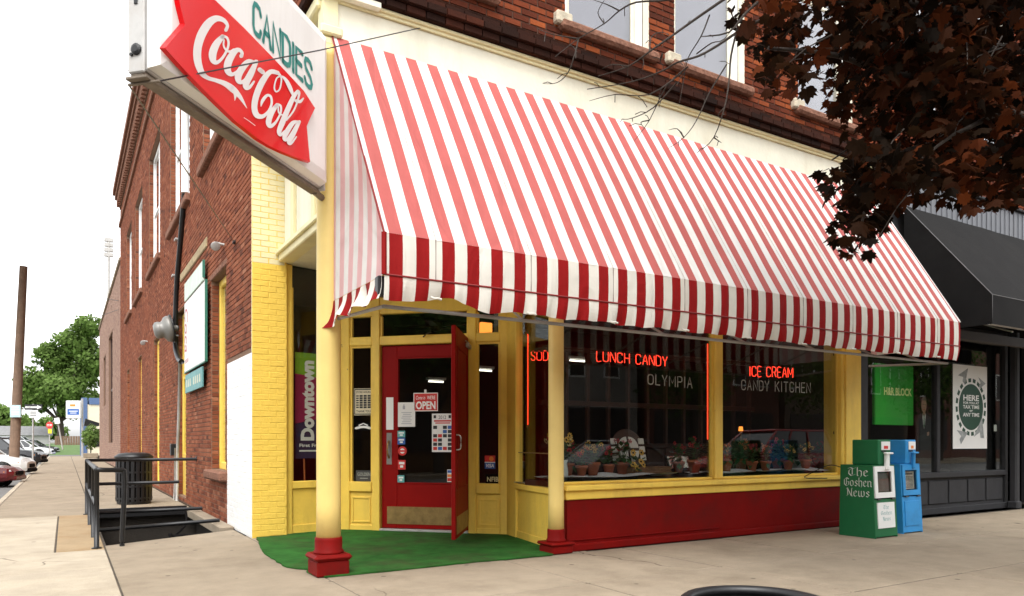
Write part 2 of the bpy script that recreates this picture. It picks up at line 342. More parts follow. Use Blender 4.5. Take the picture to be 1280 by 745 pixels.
# ------------------------------------------------------------------ lettering
STROKES = {
 'A': (.6, [[(0,0),(.3,1),(.6,0)],[(.11,.36),(.49,.36)]]),
 'C': (.6, [[(.6,.78),(.5,.97),(.3,1),(.1,.97),(0,.8),(0,.2),(.1,.03),(.3,0),(.5,.03),(.6,.22)]]),
 'D': (.6, [[(0,0),(0,1),(.35,1),(.55,.9),(.6,.75),(.6,.25),(.55,.1),(.35,0),(0,0)]]),
 'E': (.5, [[(.5,1),(0,1),(0,0),(.5,0)],[(0,.52),(.42,.52)]]),
 'H': (.6, [[(0,0),(0,1)],[(.6,0),(.6,1)],[(0,.52),(.6,.52)]]),
 'I': (.1, [[(.05,0),(.05,1)]]),
 'K': (.6, [[(0,0),(0,1)],[(.55,1),(0,.42)],[(.2,.6),(.6,0)]]),
 'L': (.5, [[(0,1),(0,0),(.5,0)]]),
 'M': (.75, [[(0,0),(0,1),(.375,.3),(.75,1),(.75,0)]]),
 'N': (.6, [[(0,0),(0,1),(.6,0),(.6,1)]]),
 'O': (.65, [[(.325,1),(.1,.95),(0,.78),(0,.22),(.1,.05),(.325,0),(.55,.05),(.65,.22),(.65,.78),(.55,.95),(.325,1)]]),
 'P': (.55, [[(0,0),(0,1),(.4,1),(.55,.88),(.55,.6),(.4,.48),(0,.48)]]),
 'R': (.58, [[(0,0),(0,1),(.4,1),(.55,.88),(.55,.62),(.4,.5),(0,.5)],[(.3,.5),(.58,0)]]),
 'S': (.58, [[(.56,.82),(.46,.97),(.28,1),(.08,.95),(.01,.78),(.1,.6),(.46,.42),(.58,.24),(.5,.06),(.3,0),(.1,.04),(0,.2)]]),
 'T': (.6, [[(0,1),(.6,1)],[(.3,1),(.3,0)]]),
 'U': (.6, [[(0,1),(0,.22),(.1,.04),(.3,0),(.5,.04),(.6,.22),(.6,1)]]),
 'Y': (.6, [[(0,1),(.3,.48),(.6,1)],[(.3,.48),(.3,0)]]),
 ' ': (.3, []),
}
def stroke_text(s, gap=.22):
    out = []; x = 0
    for ch in s:
        w_, st = STROKES[ch]
        for p in st: out.append([(x+a, b) for a, b in p])
        x += w_+gap
    return out, x-gap
BLACKLETTER = {
 'T': (.95, [[(0,1.25),(.3,1.45),(.6,1.25),(.92,1.42)],[(.5,1.35),(.15,.95),(.1,.4),(.4,0),(.88,.28)],[(.52,1.25),(.52,.25)]]),
 'G': (.95, [[(.82,1.2),(.5,1.45),(.1,1.1),(.1,.35),(.45,0),(.85,.25),(.85,.75),(.6,.7)],[(.45,1.35),(.45,.25)]]),
 'N': (.95, [[(0,1.25),(.2,1.45),(.25,.2),(.05,0)],[(.2,1.4),(.72,.1)],[(.85,1.45),(.78,1.2),(.78,.1),(.9,0)]]),
 'h': (.62, [[(.03,1.5),(.03,.12),(.14,0)],[(.05,.78),(.27,1),(.5,.82),(.5,.1),(.38,-.15)]]),
 'e': (.58, [[(.05,.82),(.05,.2),(.25,0),(.5,.2)],[(.05,.82),(.28,1),(.46,.78),(.1,.46)]]),
 'o': (.62, [[(.05,.82),(.05,.2),(.25,0),(.5,.2),(.5,.8),(.28,1),(.05,.82)]]),
 's': (.56, [[(.46,.82),(.28,1),(.06,.78),(.46,.3),(.26,0),(.03,.18)]]),
 'n': (.66, [[(.03,1),(.03,.12),(.14,0)],[(.05,.78),(.28,1),(.5,.82),(.5,.12),(.6,0)]]),
 'w': (.92, [[(.03,1),(.03,.2),(.2,0),(.4,.2)],[(.4,1),(.4,.2),(.6,0),(.8,.22),(.8,.8),(.7,1)]]),
}
def ribbon2(pts, width):
    """polyline of constant or per-point width -> outline quads (2D)"""
    P = [Vector((p[0], p[1])) for p in pts]; W = [p[2] if len(p) > 2 else width for p in pts]
    L, R_ = [], []
    for i, p in enumerate(P):
        t = P[min(i+1, len(P)-1)]-P[max(i-1, 0)]
        if t.length < 1e-9: t = Vector((1, 0))
        t.normalize(); n = Vector((-t.y, t.x))
        L.append(p+n*W[i]/2); R_.append(p-n*W[i]/2)
    return L, R_
def smooth_path(pts, k=5):
    """Catmull-Rom through points of any dimension"""
    out = []; n = len(pts)
    for i in range(n-1):
        p0, p1, p2, p3 = pts[max(i-1,0)], pts[i], pts[i+1], pts[min(i+2,n-1)]
        for j in range(k):
            t = j/k; out.append(tuple(.5*((2*b)+(-a+c)*t+(2*a-5*b+4*c-d)*t*t+(-a+3*b-3*c+d)*t**3) for a, b, c, d in zip(p0, p1, p2, p3)))
    out.append(tuple(pts[-1])); return out
def add_ribbon(mb, pts, fn, width=1, m=0):
    L, R_ = ribbon2(pts, width)
    for i in range(len(L)-1):
        mb.quad(fn(*R_[i]), fn(*R_[i+1]), fn(*L[i+1]), fn(*L[i]), m)
    for e, o in ((0, 1), (-1, -1)):           # round ends
        c = (L[e]+R_[e])/2; r = (L[e]-R_[e]).length/2
        if r > 1e-6: mb.poly([fn(c.x+r*math.cos(a*math.pi/5), c.y+r*math.sin(a*math.pi/5)) for a in range(10)], m)
def nib_text(mb, s, fn, gap=.12, nib=.135, m=0):
    x = 0; nx, ny = nib*.5*math.cos(rad(38)), nib*.5*math.sin(rad(38)); T = []
    for ch in s:
        if ch == ' ': x += .5; continue
        w_, st = BLACKLETTER[ch]
        for p in st: T.append([(x+a, b) for a, b in p])
        x += w_+gap
    for p in T:
        for (a, b), (c, d) in zip(p[:-1], p[1:]):
            mb.quad(fn(a-nx, b-ny, x), fn(a+nx, b+ny, x), fn(c+nx, d+ny, x), fn(c-nx, d-ny, x), m)
            mb.quad(fn(a-.03, b, x), fn(a, b-.03, x), fn(c+.03, d, x), fn(c, d+.03, x), m)
    return x
def text_geo(body, bold=0.0, shear=0.0):
    cu = bpy.data.curves.new('t', 'FONT'); cu.body = body; cu.offset = bold; cu.shear = shear; cu.resolution_u = 3; cu.fill_mode = 'FRONT'
    o = bpy.data.objects.new('t', cu); COL.objects.link(o)
    dg_ = bpy.context.evaluated_depsgraph_get(); me = bpy.data.meshes.new_from_object(o.evaluated_get(dg_))
    V = [(v.co.x, v.co.y) for v in me.vertices]; Fc = [tuple(p.vertices) for p in me.polygons]
    bpy.data.objects.remove(o); bpy.data.curves.remove(cu); bpy.data.meshes.remove(me)
    xs = [a for a, _ in V]; ys = [b for _, b in V]; x0, x1, y0, y1 = min(xs), max(xs), min(ys), max(ys)
    return [((a-x0)/(x1-x0), (b-y0)/(y1-y0)) for a, b in V], Fc
def add_text(mb, body, fn, bold=0.0, m=0, shear=0.0):
    """fn maps (u,v) in the unit square to 3D"""
    V, Fc = text_geo(body, bold, shear); n = len(mb.v)
    mb.v += [tuple(fn(a, b)) for a, b in V]
    for f in Fc: mb.f.append(tuple(n+i for i in f)); mb.m.append(m)
def rect_fn(o, ux, uz, x0, x1, z0, z1, off=Vector((0,0,0))):
    o = Vector(o); ux = Vector(ux); uz = Vector(uz)
    return lambda a, b: o+ux*(x0+(x1-x0)*a)+uz*(z0+(z1-z0)*b)+off
# ================================================================== ground, roads, pavement
XK = -1.1            # kerb of the side street
YK = 0.55            # kerb of the front street
XS = 2.06            # plane of the brick side wall
ZR = -0.16
g = obj('ground', MB().quad((-900,-900,-.26),(900,-900,-.26),(900,10.0,-.26),(-900,10.0,-.26)).quad((-900,14.5,-.26),(900,14.5,-.26),(900,1500,-.26),(-900,1500,-.26)).quad((-900,10.0,-.26),(.41,10.0,-.26),(.41,14.5,-.26),(-900,14.5,-.26)).quad((2.05,10.0,-.26),(900,10.0,-.26),(900,14.5,-.26),(2.05,14.5,-.26)), M['ground']); tag(g, 'bare ground spreading out to the horizon around the streets', None, kind='structure')
r = obj('side_street', MB().quad((-11.5,-60,ZR),(XK-.14,-60,ZR),(XK-.14,140,ZR),(-11.5,140,ZR)), M['asphalt']); tag(r, 'grey asphalt side street with cars parked along it', None, kind='structure')
r = obj('front_street', MB().quad((XK-.14,-12,ZR+.004),(70,-12,ZR+.004),(70,YK-.14,ZR+.004),(XK-.14,YK-.14,ZR+.004)), M['asphalt']); tag(r, 'grey asphalt street in front of the shops', None, kind='structure')
r = obj('cross_street', MB().quad((-80,76,ZR+.004),(80,76,ZR+.004),(80,90,ZR+.004),(-80,90,ZR+.004)), M['asphalt']); tag(r, 'pale cross street at the far end of the side street', None, kind='structure')
# kerbs: stones about 1.8 m long
kr = obj('kerb', MB().box(XK-.13,XK-.012,YK,75,-.24,-.03).box(XK-.13,60,YK-.13,YK-.012,-.24,-.03), M['joint']); tag(kr, 'concrete kerb edging the two streets', None, kind='structure')
def slab(parent, name, x0, x1, y0, y1, z0, z1, mt, gap=.010, b=.006):
    dz = random.uniform(-.003, .003)
    return obj(name, MB().bbox(x0+gap, x1-gap, y0+gap, y1-gap, z0, z1+dz, b), mt, parent)
for i in range(41): slab(kr, 'kerb_stone', XK-.14, XK, YK+i*1.8, YK+(i+1)*1.8, -.23, -.002, M['concrete2'], .004, .02)
for i in range(14): slab(kr, 'kerb_stone', XK+i*2.2, XK+(i+1)*2.2, YK-.14, YK, -.23, -.002, M['concrete2'], .004, .02)
PIT = [(.42,10.08),(2.04,10.95),(2.04,14.45),(.42,14.45)]     # stairwell beside the wall
base = MB()
for x0,x1,y0,y1 in ((XK,.42,YK,75),(.42,2.04,YK,10.0),(.42,2.04,14.5,75),(2.04,60,YK,6.80),(2.04,5.1,6.80,10.2)):
    base.quad((x0,y0,-.007),(x1,y0,-.007),(x1,y1,-.007),(x0,y1,-.007))
sw = obj('pavement', base, M['joint']); tag(sw, 'warm grey concrete pavement round the street corner', None, kind='structure')
cm = [M['concrete']]
xj = [2.04, 3.95, 5.6, 7.25, 8.9, 10.55, 12.2, 13.85, 15.5, 17.2, 19, 21, 23]
yj = [YK, 2.2, 3.75, 5.2, 6.72]
for i in range(len(xj)-1):
    for j in range(4): slab(sw, 'slab', xj[i], xj[i+1], yj[j], yj[j+1], -.12, 0, random.choice(cm))
slab(sw, 'slab', 2.04, 3.95, 6.72, 10.2, -.12, 0, M['concrete']); slab(sw, 'slab', 3.95, 5.1, 6.72, 10.2, -.12, 0, M['concrete'])
ys = [YK, 2.2, 3.75, 5.2, 6.72, 8.35, 9.75]
for j in range(6):
    slab(sw, 'slab', XK, .40, ys[j], ys[j+1], -.12, 0, M['concrete2'])
for j in range(3): slab(sw, 'slab', .40, 2.04, ys[j], ys[j+1], -.12, 0, M['concrete'])
# big corner slab with a slanted far edge in front of the stairwell
pts = [(.407,5.207),(2.033,5.207),(2.033,10.93),(.407,10.06)]
sb = MB(); sb.prism(pts, .12, Matrix.Translation((0,0,-.12))); obj('slab', sb, M['concrete'], sw)
slab(sw, 'slab', XK, -.10, 9.75, 14.5, -.12, 0, M['concrete2'])
slab(sw, 'slab', -.10, .40, 9.75, 14.5, -.12, 0, M['concrete3'])
y = 14.5
while y < 73:
    slab(sw, 'slab', XK, .40, y, y+1.55, -.12, 0, random.choice(cm)); slab(sw, 'slab', .40, 2.04, y, y+1.55, -.12, 0, random.choice(cm)); y += 1.55
# stairwell
pw = MB(); zb = -2.1
for i in range(4):
    a, b_ = PIT[i], PIT[(i+1) % 4]; pw.quad((*a,zb),(*b_,zb),(*b_,-.004),(*a,-.004))
pw.poly([(*p, zb) for p in PIT])
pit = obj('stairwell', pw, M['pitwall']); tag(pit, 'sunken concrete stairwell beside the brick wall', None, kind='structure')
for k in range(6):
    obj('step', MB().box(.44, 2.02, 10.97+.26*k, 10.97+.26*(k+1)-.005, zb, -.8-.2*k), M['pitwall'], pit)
obj('drain_pipe', MB().tube([(2.0,13.2,-.35),(1.5,13.2,-.35)], .07, 12).lathe([(.08,0),(.1,.02),(.1,.05),(.06,.05)], 14, TR(1.5,13.2,-.35)@Matrix.Rotation(rad(-90),4,'Y')), M['black_matte'], pit)
obj('hose', MB().tube(smooth_path([(1.75,13.6,.1),(1.72,13.4,-.15),(1.4,13.2,-.38),(.9,13.0,-.5),(.6,12.9,-.5)]), .018, 6), M['black_matte'], pit)
obj('wall_kerb', MB().bbox(1.86,2.05,10.98,14.4,-.1,.045,.015), M['concrete'], pit)
obj('edge_angle', MB().box(.40,1.86,14.30,14.40,-.05,.10), M['black'], pit)
# ------------------------------------------------------------------ green carpet in the entrance
cp = [(2.10,9.80),(1.88,8.4),(1.86,7.35),(2.02,7.12),(1.95,6.98),(2.02,6.62),(2.6,6.62),(3.5,6.66),(4.55,6.64),(4.66,6.72),(4.84,6.95),(5.04,8.38),(3.33,10.07),(2.52,9.96),(2.5,9.83)]
cb = MB()
cpts = []
for i in range(len(cp)):
    a, b_ = Vector(cp[i]), Vector(cp[(i+1) % len(cp)]); n = max(1, int((b_-a).length/.12))
    for k in range(n):
        q = a.lerp(b_, k/n); e = random.uniform(-.012, .012); cpts.append((q.x+e, q.y+e))
cb.prism(cpts, .014, Matrix.Translation((0,0,.005)))
o = obj('entrance_carpet', cb, M['carpet']); tag(o, 'worn green outdoor carpet on the floor of the corner entrance', 'carpet')
# ------------------------------------------------------------------ handrail round the stairwell
hr = thing('pipe_railing', 'black pipe railing around the sunken stairwell by the brick wall', 'railing', (.31,9.82,0))
def pipe(name, path, r=.029, p=hr): return obj(name, MB().tube(path, r, 10), M['black'], p, True)
xr = .31
pipe('top_rail', [(xr,14.5,.93),(xr,9.95,.93)])
pipe('top_rail', [(xr,14.5,.93),(XS-.01,14.5,.93)])
pipe('middle_rail', [(xr,14.5,.52),(xr,9.82,.52)])
pipe('middle_rail', [(xr,14.5,.52),(XS-.3,14.5,.52)])
pipe('end_loop', smooth_path([(xr,10.1,.93),(xr,9.86,.925),(xr+.04,9.82,.92),(xr+.16,9.86,.915),(xr+.26,9.90,.91),(xr+.29,9.91,.87),(xr+.29,9.92,.6),(xr+.27,9.93,.1),(xr+.27,9.93,.0)]), .029)
for yy in (9.84, 11.0, 12.7, 14.5): pipe('post', [(xr,yy,0),(xr,yy,.93)])
pipe('lower_bar', [(xr,13.6,.10),(XS-.05,13.6,.10)], .03); pipe('lower_bar', [(xr,11.4,.05),(XS-.12,11.5,.09)], .028)
for yy in (9.84, 14.5): obj('floor_flange', MB().lathe([(.055,0),(.055,.012),(.03,.02)], 14, TR(xr,yy,.002)), M['black'], hr)
obj('wall_flange', MB().lathe([(.05,0),(.05,.012),(.03,.02)], 14, TR(XS-.008,14.5,.93)@Matrix.Rotation(rad(-90),4,'Y')), M['black'], hr)
# ------------------------------------------------------------------ litter bin by the wall
tb = thing('litter_bin', 'black slatted steel litter bin standing by the brick wall behind the railing', 'litter bin', (1.18,16.6,0))
nb, rb, hb = 22, .33, .92
for k in range(nb):
    q = 2*math.pi*k/nb
    Mx = TR(1.18,16.6,0) @ Matrix.Rotation(q,4,'Z')
    obj('slat', MB().bbox(rb-.012,rb,-.031,.031,.06,hb,.004,Mx), M['black'], tb)
obj('bin_liner', MB().lathe([(rb-.03,.05),(rb-.03,hb-.05)], 22, TR(1.18,16.6,0)), M['black_matte'], tb)
for z in (.10,.34,.62,.86): obj('hoop', MB().lathe([(rb-.014,z),(rb+.008,z),(rb+.008,z+.035),(rb-.014,z+.035)], 26, TR(1.18,16.6,0), caps=False), M['black'], tb)
obj('lid', MB().lathe([(rb+.02,hb),(rb+.03,hb+.03),(rb-.05,hb+.09),(.15,hb+.11),(.14,hb+.02)], 26, TR(1.18,16.6,0)), M['black'], tb, True)
obj('base', MB().lathe([(rb-.05,0),(rb-.02,.02),(rb-.02,.06)], 26, TR(1.18,16.6,0)), M['black'], tb)
# ------------------------------------------------------------------ round black bin close to the camera
fb = thing('waste_bin', 'round black street bin with a rolled rim, in front of everything else', 'litter bin', (2.18,1.85,0))
B = TR(2.18,1.85,0)
obj('body', MB().lathe([(.20,0),(.215,.02),(.245,.55),(.255,.64),(.245,.64),(.235,.55),(.20,.05),(0.001,.05)], 40, B, caps=False), M['black'], fb, True)
rim = [(.255+.022*math.cos(a*math.pi/5), .648+.022*math.sin(a*math.pi/5)) for a in range(11)]
obj('rim', MB().lathe(rim, 48, B, caps=False), M['black'], fb, True)
obj('liner', MB().lathe([(.234,.60),(.22,.45),(.19,.22),(.001,.20)], 40, B, caps=False), M['black_matte'], fb, True)
# ================================================================== the corner shop building
SH = thing('corner_shop_building', 'two-storey red brick corner building with a yellow and cream candy shop front', 'building', (XS,6.8,0))
def brick_list(u0, u1, z0, z1, holes=(), bw=.205, bh=.063, gap=.011, keep=None):
    """running-bond bricks in (u,z), clipped against rectangular holes (u0,u1,z0,z1)"""
    out = []; c = 0; z = z0
    while z+bh <= z1+1e-6:
        iv = [(u0, u1)]
        for a0, a1, b0, b1 in holes:
            if z+bh > b0+1e-4 and z < b1-1e-4:
                nv = []
                for s0, s1 in iv:
                    if a1 <= s0 or a0 >= s1: nv.append((s0, s1)); continue
                    if a0 > s0: nv.append((s0, a0))
                    if a1 < s1: nv.append((a1, s1))
                iv = nv
        off = 0 if c % 2 == 0 else -(bw+gap)/2
        for s0, s1 in iv:
            k = math.floor((s0-u0-off)/(bw+gap)); u = u0+off+k*(bw+gap)
            while u < s1:
                a, b_ = max(u, s0), min(u+bw, s1)
                if b_-a > .03: out.append((a, b_, z, z+bh))
                u += bw+gap
        z += bh+gap; c += 1
    return out
def brick_mass(name, bl, toworld, proud, material, parent, tones=None):
    """bl -> one mesh; toworld(u, n, z) with n the outward distance"""
    n = len(bl); V = np.zeros((n, 8, 3)); 
    for i, (a, b_, z0, z1) in enumerate(bl):
        p = proud+random.uniform(-.003, .003); e = .004
        for k, (u, q, z) in enumerate(((a,0,z0),(b_,0,z0),(b_,0,z1),(a,0,z1),(a+e,p,z0+e),(b_-e,p,z0+e),(b_-e,p,z1-e),(a+e,p,z1-e))):
            V[i, k] = toworld(u, q, z)
    fi = np.array([(4,5,6,7),(0,1,5,4),(1,2,6,5),(2,3,7,6),(3,0,4,7)])
    Fc = (fi[None]+np.arange(n)[:,None,None]*8).reshape(-1, 4)
    me = bpy.data.meshes.new(name); me.from_pydata(V.reshape(-1,3), [], Fc.tolist())
    at = me.attributes.new('tone', 'FLOAT', 'FACE')
    tn = np.clip(rng.normal(.48, .2, n), 0, 1) if tones is None else tones
    at.data.foreach_set('value', np.repeat(tn, 5).astype(np.float32))
    me.materials.append(material); me.update()
    o = bpy.data.objects.new(name, me); put(o, parent); BASE[o.name] = Matrix.Identity(4); return o
def split_bricks(bl, toworld, nmax=300):
    """the bricks that show largest become objects of their own"""
    sc = []
    for b_ in bl:
        c = toworld((b_[0]+b_[1])/2, 0, (b_[2]+b_[3])/2); x, y_, d = topix(c)
        ok = d > 0 and -5 < x < 1285 and -5 < y_ < 750
        p1 = topix(toworld(b_[0],0,b_[2])); p2 = topix(toworld(b_[1],0,b_[3]))
        sc.append(abs(p1[0]-p2[0])*abs(p1[1]-p2[1]) if ok else -1)
    idx = sorted(range(len(bl)), key=lambda i: -sc[i]); top = set(i for i in idx[:nmax] if sc[i] > 0)
    return [bl[i] for i in range(len(bl)) if i in top], [bl[i] for i in range(len(bl)) if i not in top]
_bm = {}
def brick_objects(bl, toworld, proud, material, parent, name='brick'):
    """each brick an object; alike bricks share mesh data"""
    for a, b_, z0, z1 in bl:
        w_, tone = round((b_-a)*50)/50, random.choice((.12,.25,.36,.44,.5,.56,.64,.75,.9))
        o0 = Vector(toworld(0,0,0)); ux = Vector(toworld(1,0,0))-o0; un = Vector(toworld(0,1,0))-o0
        key = (material.name, w_, tone, tuple(round(c,3) for c in ux), proud, round(z1-z0,3))
        if key not in _bm:
            h = z1-z0; e = .004; w2 = w_/2; L = []
            for u, q, z in ((-w2,0,-h/2),(w2,0,-h/2),(w2,0,h/2),(-w2,0,h/2),(-w2+e,proud,-h/2+e),(w2-e,proud,-h/2+e),(w2-e,proud,h/2-e),(-w2+e,proud,h/2-e)):
                L.append(tuple(ux*u+un*q+Vector((0,0,z))))
            me = bpy.data.meshes.new(name); me.from_pydata(L, [], [(4,5,6,7),(0,1,5,4),(1,2,6,5),(2,3,7,6),(3,0,4,7)])
            at = me.attributes.new('tone', 'FLOAT', 'FACE'); at.data.foreach_set('value', [tone]*5)
            me.materials.append(material); me.update(); _bm[key] = me
        o = bpy.data.objects.new(name, _bm[key]); o.location = Vector(toworld((a+b_)/2, random.uniform(-.002,.002), (z0+z1)/2))
        put(o, parent)
def wall_with_holes(u0, u1, z0, z1, holes, toworld, depth_, mb):
    """backing sheet with openings and their reveals; mortar plane"""
    us = sorted({u0, u1, *[h[0] for h in holes], *[h[1] for h in holes]}); zs = sorted({z0, z1, *[h[2] for h in holes], *[h[3] for h in holes]})
    us = [u for u in us if u0 <= u <= u1]; zs = [z for z in zs if z0 <= z <= z1]
    for i in range(len(us)-1):
        for j in range(len(zs)-1):
            cu, cz = (us[i]+us[i+1])/2, (zs[j]+zs[j+1])/2
            if any(h[0] < cu < h[1] and h[2] < cz < h[3] for h in holes): continue
            mb.quad(toworld(us[i],0,zs[j]), toworld(us[i+1],0,zs[j]), toworld(us[i+1],0,zs[j+1]), toworld(us[i],0,zs[j+1]))
    for a0, a1, b0, b1 in holes:
        for p, q in (((a0,b0),(a0,b1)),((a0,b1),(a1,b1)),((a1,b1),(a1,b0)),((a1,b0),(a0,b0))):
            mb.quad(toworld(p[0],0,p[1]), toworld(q[0],0,q[1]), toworld(q[0],-depth_,q[1]), toworld(p[0],-depth_,p[1]))
# ------------------------------------------------------------------ side wall
def sideW(u, n, z): return (XS-n, u, z)
UPW = [(10.9,13.8),(15.4,18.5),(20.6,23.5),(25.6,28.4),(30.0,32.6)]        # upper windows (pairs)
LOW = [(15.9,17.2),(20.8,22.2),(25.9,27.3),(31.0,32.4)]                    # ground floor openings
WIN1 = (11.62,12.95,.80,3.90)
holes = [(a,b_,6.05,9.35) for a, b_ in UPW]+[(a,b_,.12,4.0) for a, b_ in LOW]+[WIN1]
YE = 36.4
wb = MB(); wall_with_holes(9.86, YE, 0, 11.4, holes, sideW, .25, wb)
wall_with_holes(6.75, 9.86, 5.72, 11.4, [], sideW, .25, wb)
wb.quad((XS,YE,0),(9,YE,0),(9,YE,11.4),(XS,YE,11.4))
sidew = obj('side_wall', wb, M['mortar'], SH)
red = brick_list(9.87, YE, .03, 11.35, holes+[(9.8,11.55,-.1,2.40)])+brick_list(6.76, 9.87, 5.74, 11.35)
big, rest = split_bricks(red, sideW, 300)
brick_objects(big, sideW, .009, M['brick'], sidew)
o = brick_mass('brick_courses', rest, sideW, .009, M['brick'], sidew); o['kind'] = 'stuff'
M['brick_white'] = M['white_paint']
wz = brick_list(9.87, 11.55, .02, 2.40, gap=.006, bh=.068)
pw_ = MB(); pw_.quad(sideW(9.85,.0015,0), sideW(11.55,.0015,0), sideW(11.55,.0015,2.405), sideW(9.85,.0015,2.405))
pwall = obj('white_painted_wall', pw_, M['white_paint'], SH)
brick_objects(wz, sideW, .0035, M['white_paint'], pwall)
# reveals of brick for the ground-floor window (far jamb faces the viewer)
def jamb(y_, z0, z1, parent, nmat=M['brick']):
    bl = brick_list(.012, .245, z0+.01, z1)
    def jw(u, n, z): return (XS+u, y_-n, z)
    o = brick_mass('jamb_bricks', bl, jw, .008, nmat, parent); o['kind'] = 'stuff'
for a, b_ in UPW: jamb(b_, 6.05, 9.3, sidew)
for a, b_ in LOW: jamb(b_, .12, 3.95, sidew)
jamb(WIN1[1], .80, 3.85, sidew)
def side_window(y0, y1, z0, z1, dx, fmat, bars_u, bars_z, fw=.07, name='window', pane=M['glass_up'], back=M['curtain'], sill=True, arch=False):
    x = XS+dx; f = MB()
    f.bbox(x-.03,x+.05,y0,y0+fw,z0,z1).bbox(x-.03,x+.05,y1-fw,y1,z0,z1).bbox(x-.03,x+.05,y0+fw,y1-fw,z1-fw,z1).bbox(x-.03,x+.05,y0+fw,y1-fw,z0,z0+fw)
    wn = obj(name, f, fmat, SH)
    for u in bars_u: obj('mullion', MB().bbox(x-.028,x+.045,u-.05,u+.05,z0+fw,z1-fw), fmat, wn)
    for zz in bars_z: obj('meeting_rail', MB().bbox(x-.02,x+.04,y0+fw,y1-fw,zz-.03,zz+.03), fmat, wn)
    us = [y0+fw]+list(bars_u)+[y1-fw]
    for a, b_ in zip(us[:-1], us[1:]): obj('pane', MB().box(x+.006,x+.012,a+.04,b_-.04,z0+fw,z1-fw), pane, wn)
    if back: obj('blind', MB().quad((x+.12,y0,z0),(x+.12,y1,z0),(x+.12,y1,z1),(x+.12,y0,z1)), back, wn)
    if sill: obj('sill', MB().bbox(XS-.10,XS+.2,y0-.1,y1+.1,z0-.16,z0-.005,.02), M['stone_sill'], wn)
    return wn
for a, b_ in UPW:
    mid = (a+b_)/2
    side_window(a+.005, b_-.005, 6.05, 9.35, .14, M['white_paint'], [mid], [7.7], fw=.11)
for i, (a, b_) in enumerate(LOW):
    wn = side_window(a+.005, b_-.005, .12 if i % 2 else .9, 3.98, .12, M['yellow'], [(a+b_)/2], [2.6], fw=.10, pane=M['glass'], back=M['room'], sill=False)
    if not i % 2: obj('lower_panel', MB().box(XS+.1,XS+.16,a,b_,.12,.9), M['yellow'], wn)
# nearest ground-floor window: yellow frame, glass blocks
y0,y1,z0,z1 = WIN1; x = XS+.16
wn = side_window(y0+.005, y1-.005, z0, z1, .15, M['yellow'], [], [], fw=.12, sill=False, back=None, pane=M['glass'])
M['glass_block'] = mat('glass_block', (.36,.35,.31), .25, .25, 7, bump=.4, bscale=12, dirt=(.2,.17,.12), dirtamt=.5)
nr = 14
for r_ in range(nr):
    for c_ in range(5):
        yy = y0+.125+c_*(y1-y0-.25)/5; zz = z0+.125+r_*(z1-z0-.25)/nr
        obj('glass_block', MB().bbox(x+.02,x+.08,yy+.008,yy+(y1-y0-.25)/5-.008,zz+.008,zz+(z1-z0-.25)/nr-.008,.015), M['glass_block'], wn)
obj('sill', MB().bbox(XS-.12,XS+.18,y0-.08,y1+.06,z0-.15,z0-.004,.025), M['stone_sill'], wn)
obj('lintel', MB().bbox(XS-.012,XS+.1,y0-.1,y1+.1,z1+.002,z1+.1,.01), M['brick_pale'] if False else M['stone_sill'], wn)
# belt of pale stone over the lower windows
obj('stone_band', MB().bbox(XS-.03,XS+.05,13.3,16.6,4.55,4.72,.015), mat('weathered_stone', (.36,.27,.15), .9, .3, 6, bump=.4), SH)
# roof cornice of corbelled brick on the side
co = MB().box(XS-.30,XS+.3,6.5,YE+.1,12.0,12.22).box(XS-.22,XS+.3,6.6,YE+.05,11.8,12.0)
cor = obj('cornice', co, M['stone_sill'], SH)
obj('frieze_backing', MB().box(XS-.04,XS+.3,6.72,YE,11.4,11.8), M['mortar'], SH)
for k in range(100):
    yy = 6.8+k*.295
    obj('corbel', MB().box(XS-.17,XS-.04,yy,yy+.14,11.42,11.795), M['stone_sill'], cor)
obj('string_course', MB().bbox(XS-.08,XS+.02,6.72,YE,10.6,10.75,.02), M['stone_sill'], SH)
# ------------------------------------------------------------------ painted brick pier at the end of the side wall
YP = 9.85
def pierW(u, n, z): return (u, YP-n, z)
pm = MB().quad((XS,YP,0),(2.5,YP,0),(2.5,YP,5.42),(XS,YP,5.42)).quad((2.5,YP,0),(2.5,10.1,0),(2.5,10.1,5.42),(2.5,YP,5.42))
pm.quad((XS,YP,2.4),(XS,9.87,2.4),(XS,9.87,5.42),(XS,YP,5.42))
pier = obj('brick_pier', pm, M['yellow'], SH)
pl = brick_list(XS+.002, 2.498, .02, 5.38, gap=.006, bh=.068)
brick_objects([b_ for b_ in pl if b_[3] < 3.62], pierW, .0035, M['yellow'], pier)
brick_objects([b_ for b_ in pl if b_[3] >= 3.62], pierW, .0035, M['cream_yellow'], pier)
obj('painted_edge', MB().box(XS-.004,XS+.10,YP+.004,YP+.02,2.41,5.42), M['cream_yellow'], pier)
# ------------------------------------------------------------------ side beam and panels above the open side of the entrance
XB = 2.42
bm_ = MB().bbox(XB-.03,XB+.16,6.9,YP-.012,3.61,3.73,.012).bbox(XB-.07,XB-.032,6.9,YP-.012,3.70,3.76,.008)
obj('entrance_beam', bm_, M['cream_yellow'], SH)
sp = obj('side_fascia', MB().box(XB+.06,XB+.12,6.86,YP-.012,3.732,5.42), M['cream'], SH)
for a, b_ in ((9.25,9.36),(8.35,8.46),(7.4,7.5)): obj('fascia_post', MB().bbox(XB,XB+.058,a,b_,3.735,5.41,.01), M['cream_yellow'], sp)
for a, b_ in ((9.36,9.83),(8.46,9.25),(7.5,8.35)): obj('fascia_panel', MB().bbox(XB+.035,XB+.058,a+.05,b_-.05,3.85,5.3,.01), M['cream'], sp)
obj('soffit', MB().box(XS-.02,2.6,6.7,YP+.0,5.425,5.5), M['cream'], SH)
